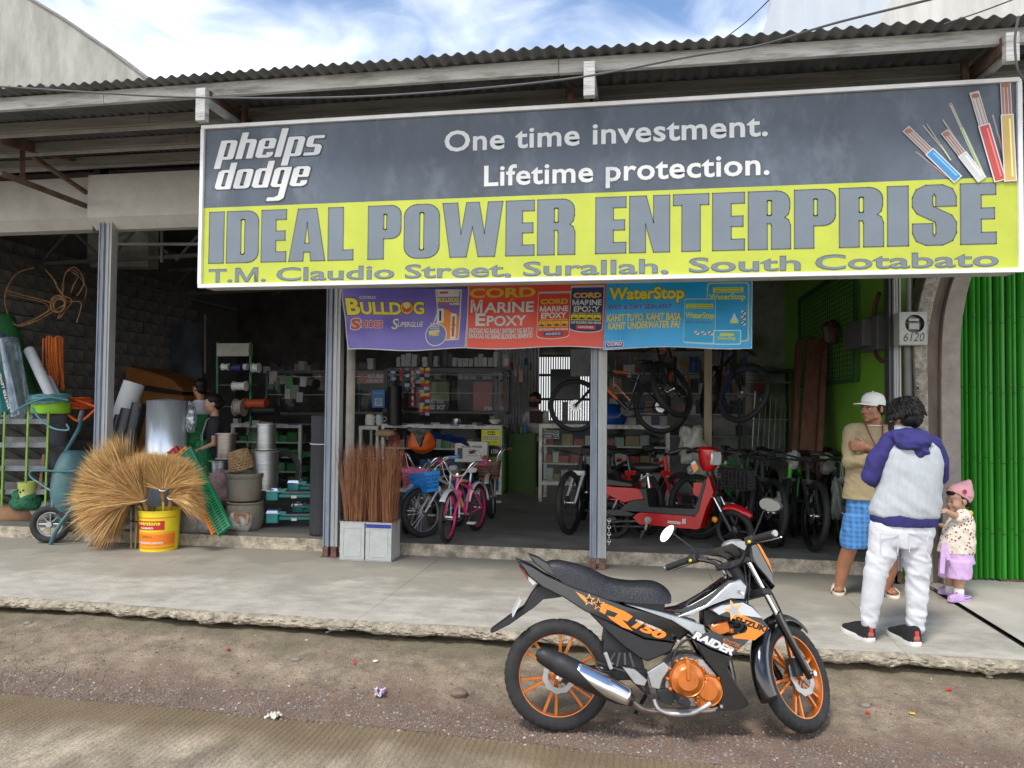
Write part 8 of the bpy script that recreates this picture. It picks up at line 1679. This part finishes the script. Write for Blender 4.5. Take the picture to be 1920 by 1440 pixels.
g=MB();a,b=W(852,866,Y=11.3),W(913,829,Y=11.3);g.box(((a.x+b.x)/2,11.38,(a.z+b.z)/2),(b.x-a.x,.1,b.z-a.z));o=single('white_box',g,wht,'white printed box leaning against the long counter behind the brown basket bike','box',smooth=False);D=Face(lambda x,z,l:(x,11.33-l,z),.0004,.001);D.text(BLK,'AC ARC WELDER',a.x+.1,b.z-.09,.33,.03,bold=.04)
for k in range(4):D.rect((.2,.2,.22),a.x+.2,b.z-.13-.03*k,a.x+.38,b.z-.122-.03*k)
D.rect((.08,.08,.08),a.x+.04,a.z+.05,a.x+.12,b.z-.1);D.build('box_print',o)
t,x0,x1,zt,zb_=counter('short white counter piece just right of the grey pipe',672,711,800,925,11.7,.5,2,goods=('the short counter','goods in the short counter',.1,.2,.2,(4,5)))
t,x0,x1,zt,zb_=counter('glass fronted counter with green trays of fittings in the left bay',432,566,797,918,11.4,.5,4,goods=('the left bay counter','green trays in the left bay counter',.14,.2,.2,(6,6,6,5),.02));strip(t,x0+.02,x1,11.37,zt-.045,.06,2)
t,x0,x1,zt,zb_=counter('flaking white framed counter with no smoking sign, in the middle of the shop',1010,1256,799,908,10.9,.55,3,goods=('the flaking counter','goods in the flaking white counter',.08,.22,.2,(0,4,1,3,0)))
D=Face(lambda a,b,l:(a,10.9-l,b),.0004,.0)
def px(u,v):p=W(u,v,Y=10.9);return p.x,p.z
a,b=px(1017,822),px(1048,808);D.l0=-.02;D.rect(WH,a[0],a[1],b[0],b[1]).rect(BLK,a[0]+.006,a[1]+.006,b[0]-.006,b[1]-.006).text(WH,'NO SMOKING',a[0]+.012,a[1]+.06,.14,.028,bold=.03).text(WH,'PLEASE',a[0]+.03,a[1]+.02,.10,.026,bold=.03).circ(WH,b[0]-.05,(a[1]+b[1])/2,.036).circ(BLK,b[0]-.05,(a[1]+b[1])/2,.029).rect(WH,b[0]-.075,(a[1]+b[1])/2-.004,b[0]-.025,(a[1]+b[1])/2+.004)
D.build('no_smoking_notice',t)
D=Face(lambda a,b,l:(a,10.87-l,b),.0004,.001);a,b=px(1012,803),px(1024,798);D.rect((.35,.7,.05),a[0],a[1],b[0],b[1]);a,b=px(1028,803),px(1040,798);D.rect((.35,.7,.05),a[0],a[1],b[0],b[1]);D.build('green_sticker',t)
# glass cabinets standing on the counters
dkf=mat('dark cabinet frame',(.035,.035,.04),.45);
def cabinet(lb,u0,u1,v0,v1,Y,dep=.45,nsh=2,prints=()):
 a,b=W(u0,v1,Y=Y),W(u1,v0,Y=Y);t=thing('glass_cabinet',lb,'cabinet',((a.x+b.x)/2,Y,a.z));F_=.04
 for x in(a.x,b.x):
  for y in(Y,Y+dep):g=MB();g.bar((x,y,a.z),(x,y,b.z),F_,F_);g.build('frame_bar',dkf,t,False)
 for z in(a.z,b.z):
  for y in(Y,Y+dep):g=MB();g.bar((a.x,y,z),(b.x,y,z),F_,F_);g.build('frame_bar',dkf,t,False)
 for k in range(nsh+1):z=a.z+.02+(b.z-a.z)*k/(nsh+.35);g=MB();g.box(((a.x+b.x)/2,Y+dep/2,z),(b.x-a.x,dep,.01));g.build('shelf',shelfm if k else dkf,t,False)
 g=MB();g.box(((a.x+b.x)/2,Y-.01,(a.z+b.z)/2),(b.x-a.x,.004,b.z-a.z));g.build('pane',glass('cabinet glass',(.9,.92,.92),-.03,.05,.02),t,False)
 if prints:
  D=Face(lambda x,z,l:(x,Y+.02-l,z),.0006,0)
  for q in prints:
   p0,p1=W(q[1],q[4],Y=Y),W(q[3],q[2],Y=Y)
   if q[0]=='r':D.rect(q[5],p0.x,p0.z,p1.x,p1.z)
   else:D.text(q[5],q[0],p0.x,p0.z,p1.x-p0.x,p1.z-p0.z,bold=.05,mirror=True)
  D.build('poster',t)
 return t,a,b
RD=(.32,.06,.055);GW=(.5,.5,.5)
ca=cabinet('large glass cabinet with red mirrored posters inside, behind the hanging sachets',724,948,693,772,11.9,prints=(('r',765,727,812,764,RD),('r',886,716,922,770,RD),('r',936,716,946,770,(.2,.07,.04)),('r',808,716,842,752,(.20,.24,.06)),('MAY TA',806,748,832,756,GW),("'DI SI",806,759,834,768,GW),('APE',907,762,924,769,GW),('NO',936,762,946,769,GW),('r',845,728,862,750,(.10,.11,.12))))
cabinet('small glass cabinet with a red mirrored sticker right of the grey pipe',655,722,697,774,11.9,prints=(('r',669,699,721,719,RD),('PATAKUHA',686,711,720,717,GW),('GRAB',688,702,720,709,GW),('r',690,735,720,745,(.12,.05,.05))))
cabinet('dark glass cabinet plastered with paper notes in the left bay',500,612,697,775,11.6,prints=(('r',585,699,611,712,(.12,.05,.05)),))
for k in range(9):u=(512,508,532,541,512,545,556,572,566)[k];v=(706,723,712,735,715,718,735,716,745)[k];w_,h=((14,20),(10,14),(13,16),(11,26),(8,9),(14,22),(14,26),(12,18),(12,18))[k];a,b=W(u-w_/2,v+h/2,Y=11.4),W(u+w_/2,v-h/2,Y=11.4);g=MB();g.box(((a.x+b.x)/2,11.4-.01*k,(a.z+b.z)/2),(b.x-a.x,.006,b.z-a.z),(random.uniform(-.1,.1),random.uniform(-.08,.08),0));single('paper_note',g,mat('note %d'%(k%4),((.33,.34,.32),(.08,.22,.08),(.2,.2,.17),(.38,.38,.37))[k%4],.8),OR(k+1)+' of nine paper notes hung on the left bay cabinet, a '+('pale','green','brownish','white')[k%4]+' one','note','paper notes on the left bay cabinet',False)
for z,u0,u1,rows in((690,745,950,3),):
 a,b=W(u0,691,Y=12.0),W(u1,655,Y=12.0);shelfrow(a.x,b.x,12.0,a.z+.03,.26,'on top of the large cabinet','cartons on the glass cabinet',.07,.10,.12,(4,4,0,5,4),.12,4)
a,b=W(850,711,Y=12.1),W(945,697,Y=12.1);shelfrow(a.x-.8,b.x,12.1,a.z,.11,'inside the large cabinet','cartons inside the glass cabinet',.07,.11,.1,(4,4,5),.05,2)
a,b=W(660,693,Y=12.0),W(715,660,Y=12.0);shelfrow(a.x,b.x,12.0,a.z,.2,'on the small cabinet','cartons on the small cabinet',.1,.16,.12,(4,5,5),.1,3)
# back shelves of the right bay
for j,v in enumerate((815,775,737,700)):
 a,b=W(1142,v,Y=12.3),W(1420,v,Y=12.3);g=MB();g.box(((a.x+b.x)/2,12.45,a.z),(b.x-a.x,.35,.02));single('wall_shelf',g,shelfm,('lowest','second','third','topmost')[j]+' long shelf on the back wall behind the hung bicycles','shelf',smooth=False);shelfrow(a.x,b.x,12.35,a.z+.01,.26 if j else .18,'on the '+('lowest','second','third','topmost')[j]+' back shelf','goods on the back shelves',.09,.24,.2,(5,5,1,0,4,2,1,3),.1,2)
g=MB();p=W(1180,783,Y=10.9);g.ell(p+V3(-.25,.2,.0),(.22,.2,.20),16,10);single('blue_cover',g,mat('blue plastic',(.01,.08,.42),.3),'bright blue plastic cover on the counter right of the middle post','cover')
g=MB();a=W(1327,790,Y=9.8);x=W(1327,800,Y=8.9).x;g.box((x,8.9,1.9),(.085,.085,3.6));single('timber_post',g,mat('pale timber post',(.30,.25,.17),.8,var=.15,vs=6,bump=.3,stretch=(4,4,.4)),'pale timber post standing between the two hung front wheels','post',smooth=False,bevel=.005)
t,a,b=cabinet('tall glass cabinet in the back right corner left of the leaning boards',1395,1488,694,860,11.2,.5,2)
for k in range(8):p=W(1410+10*k,780,Y=11.4);g=MB();g.bar((p.x,11.4,a.z+.1),(p.x+.05,11.45,b.z-.3-.1*(k%3)),.012,.012);single('metal_rod',g,chr2,OR(k+1)+' thin metal rod from the left in the tall back right cabinet','rod','rods in the tall cabinet',False)
# counters' loose things
def bowl(lb,u,v,Y,r,m,h=.07):p=W(u,v,Y=Y);g=MB();g.lathe([(r*.45,0),(r*.8,h*.45),(r,h),(r*1.03,h),(r*.8,h*.4),(0,.01)],p,n=24,cap=False);single('bowl',g,m,lb,'bowl')
bowl('pale plastic bowl on the long counter near its right end',928,795,11.7,.10,wht);bowl('smaller bowl stacked in the pale one on the long counter',925,788,11.75,.07,mat('grey plastic',(.3,.3,.31)))
p=W(856,797,Y=11.75);g=MB();g.lathe([(0,0),(.07,0),(.075,.05),(.075,.10),(.06,.10),(.06,.02)],p,n=24);single('steel_pot',g,chr2,'small shiny steel pot on the long counter','pot')
for lb,u,r,m in(('white rounded rice cooker on the short counter by the grey pipe',694,.08,wht),('white electric kettle beside the rice cooker on the short counter',712,.06,foamw)):p=W(u,797,Y=11.85);g=MB();g.lathe([(0,0),(r,0),(r*1.05,.1),(r*.9,.17),(0,.19)],p,n=20);g.torus(p+V3(r+.02,0,.1),.035,.008,'Y',14,6);single('kettle',g,m,lb,'kettle',kind_=1)
for i in range(5):p=W(790+26*i,798,Y=11.7);carton(p,(.14,.1,.05),('dark','pale','blue','second dark','brown')[i]+' flat item, '+OR(i+1)+' from the left on top of the long counter','items on the long counter',(5,4,2,5,1)[i],.3*i)
p=W(740,797,Y=11.5);g=MB();g.lathe([(0,0),(.115,0),(.115,.62),(0,.62)],p,n=28);single('black_roll',g,mat('black roll',(.012,.012,.013),.5),'black roll standing on the counter left of the hanging sachets','roll')
a,b=W(697,764,Y=11.8),W(721,731,Y=11.8);g=MB();g.box(((a.x+b.x)/2,11.82,(a.z+b.z)/2),(b.x-a.x,.01,b.z-a.z));o=single('blue_placard',g,mat('placard blue',(.03,.18,.52),.5),'blue payment placard with a pale square on the small cabinet','placard',smooth=False);D=Face(lambda x,z,l:(x,11.815-l,z),.0004,.001);cx=(a.x+b.x)/2;D.rect(WH,cx-.06,a.z+.03,cx+.06,a.z+.15).rect((.25,.3,.38),cx-.05,a.z+.04,cx+.05,a.z+.14).rect((.3,.45,.7),a.x+.03,b.z-.06,b.x-.03,b.z-.05);D.build('print',o)
# hanging strips of sachets
pc=[mat('sachet %d'%i,c,.35,bump=.3,bs=30)for i,c in enumerate(((.45,.04,.03),(.60,.35,.03),(.05,.08,.16),(.35,.37,.4),(.02,.02,.03)))]
for i,(u,v1,pal)in enumerate(((737,722,(2,3)),(752,720,(0,0)),(763,742,(2,4,3)),(774,764,(0,3)),(784,738,(2,3,4)),(791,786,(1,0,4,3)),(801,784,(1,0,3,4)))):
 lb=('short dark','short red','dark blue','long thin red','grey blue','long yellow and red, left one','long yellow and red, right one')[i];p=W(u,692,Y=11.0);n=int((v1-692)/6);t=thing('sachet_strip','hanging strip of sachets, '+lb,'sachet strip',p,0,'sachet strips hanging in front of the cabinet')
 for k in range(n):q=W(u,692+6*k,Y=11.0);g=MB();g.box((q.x+random.uniform(-.008,.008),11.0+random.uniform(-.02,.02),q.z),(.075 if i!=1 and i!=3 else .035,.014,.05),(random.uniform(-.4,.4),random.uniform(-.2,.2),random.uniform(-.3,.3)));g.build('sachet',pc[pal[k%len(pal)]],t,False,bevel=.004)
# cable reels on the rack in the left bay
t=thing('reel_rack','green framed rack with a white header holding reels of white cable','rack',W(440,790,Y=10.5));gs=mat('green steel',(.02,.16,.05),.5)
for u in(408,470):g=MB();g.bar(W(u,800,Y=10.5),W(u,642,Y=10.5),.03,.03);g.build('upright',gs,t,False)
a,b=W(409,668,Y=10.48),W(469,644,Y=10.48);g=MB();g.box(((a.x+b.x)/2,10.5,(a.z+b.z)/2),(b.x-a.x,.12,b.z-a.z));g.build('header_box',mat('pale header',(.36,.36,.31),.7),t,False)
for v in(688,722,762):g=MB();g.bar(W(405,v,Y=10.5),W(480,v,Y=10.5),.015,.015);g.build('rod',gun,t,False)
for i,(u0,u1,v,r,m)in enumerate(((417,430,688,.045,wht),(435,455,690,.06,mat('navy reel',(.02,.03,.12),.5)),(458,464,688,.04,wht),(474,486,690,.06,foamw),(438,462,724,.06,wht),(442,458,764,.105,mat('cream reel',(.42,.39,.32),.6)),(462,500,757,.07,mat('orange reel',(.45,.07,.02),.5)),(474,520,770,.07,blk))):
 a,b=W(u0,v,Y=10.35),W(u1,v,Y=10.35);g=MB();g.tube([a,b],r,20);g.tube([a,a+V3(.012,0,0)],r*1.25,20);g.tube([b-V3(.012,0,0),b],r*1.25,20);single('cable_reel',g,m,('small white reel at the upper left','navy reel beside it on the top rod','tiny white reel in the middle of the top rod','pale reel at the right of the top rod','white reel on the middle rod','large cream reel on the lowest rod','orange reel on the lowest rod','black reel at the right of the lowest rod')[i]+' of the green rack','reel','cable reels on the green rack')
# carrier bag and tarp over the bikes
sack('orange and black child seat bag behind the blue basket bicycle',762,808,806,850,9.3,mat('orange bag',(.70,.12,.01),.5),nm='seat_bag',seed=40,amp=.08)
g=MB();g.prism([(W(u,v,Y=9.0).x,W(u,v,Y=9.0).z)for u,v in((768,800),(815,806),(800,812),(792,838),(780,812),(770,806))],8.88,8.96);single('black_strap',g,blkt,'black strap piece over the orange bag behind the blue basket bicycle','strap')
g=MB();a,b=W(800,806,Y=10),W(872,822,Y=10);g.grid(lambda x,y:(a.x+(b.x-a.x)*x,10+.3*y,a.z+(b.z-a.z)*x-.12*y+.03*noise.noise(Vector((x*6,y*4,2)))),16,6);single('blue_tarp',g,mat('blue plastic',(.01,.08,.42)),'strip of blue tarpaulin behind the handlebars of the children\'s bicycles','tarpaulin',fix=False)
sack('cardboard box flap with pen marks above the stick brooms',700,738,806,820,9.2,mat('carton kraft',(.34,.22,.13)),nm='cardboard_flap',seed=41,amp=.05)
g=MB();x0,x1,z1=W(950,800,Y=11.8).x,W(1000,800,Y=11.8).x,W(950,812,Y=11.8).z;g.box(((x0+x1)/2,12.2,(z1+.12)/2),(x1-x0,.5,z1-.12));single('green_cupboard',g,mat('dark green cupboard',(.05,.11,.02),.7,dirt=.5),'low lime green cupboard between the two counters','cupboard',smooth=False)
for i,(u,h,k)in enumerate(((968,.26,5),(978,.18,6),(985,.2,2),(958,.22,5))):p=W(u,812,Y=11.9);g=MB();g.lathe([(0,0),(.035,0),(.035,h*.6),(.012,h*.75),(.012,h),(0,h)],p,n=14);single('bottle',g,BOXC[k],('tall black','green','blue','short black')[i]+' bottle on the low green cupboard','bottle','bottles on the green cupboard')
g=MB();p=W(1060,720,Y=12.6);g.box(p,(.5,.08,.5));g.bar(p+V3(0,0,-.3),p+V3(0,0,-.7),.06,.06);single('monitor',g,mat('monitor black',(.01,.01,.012),.3),'black monitor silhouetted against the barred window','monitor',smooth=False,kind_=1)
g=MB();p=W(1090,680,Y=12.4);g.box(p,(.35,.02,.45));single('hanging_papers',g,BOXC[4],'grey papers hanging before the right side of the barred window','papers',smooth=False)
for i in range(9):u=1120+i*34;p=W(u,700,Y=10.2);carton(p+V3(0,2.0,.45),(.3,.3,.3),CN[(1,5,5,1,0,5,1,5,1)[i]]+' large carton up high at the back, '+OR(i+1)+' from the left','cartons up high at the back',(1,5,5,1,0,5,1,5,1)[i])
# more stock: goods on the counter tops, packs hung from the ceiling line
for lb,u0,u1,v,Y,hm,pal in(('on top of the flaking counter',1145,1250,799,11.1,.16,(0,4,2,5,0)),('on top of the left bay counter',440,505,797,11.6,.12,(5,4,0,5)),('before the long counter',770,850,905,11.2,.3,(1,5,1,4)),('along the left bay back wall',480,600,700,13.2,.25,(5,1,5,4))):
 a,b=W(u0,v,Y=Y),W(u1,v,Y=Y);shelfrow(a.x,b.x,Y,max(.12,a.z),hm,lb,'goods '+lb,.07,.16,.12,pal,.15,2)
for i in range(26):
 u,v=(950+9*i,672+7*((i*5)%4))if i<6 else(1140+(i-6)*13.5,668+9*((i*7)%5));p=W(u,v,Y=11.3+.2*(i%3));g=MB();h=.10+.03*(i%4);g.box((0,0,-h/2),(.07,.03,h),None,.8);g.tube([(0,0,0),(0,0,.25)],.003,4);o=g.build('hanging_pack',BOXC[(0,3,4,1,2,5,6)[i%7]],None,False,bevel=.006);o.location=p;o.rotation_euler.z=i;tag(o,OR(i+1)+' small hanging pack from the left, a '+CN[(0,3,4,1,2,5,6)[i%7]]+' one in the row under the banners','pack','small packs hanging in the shop')
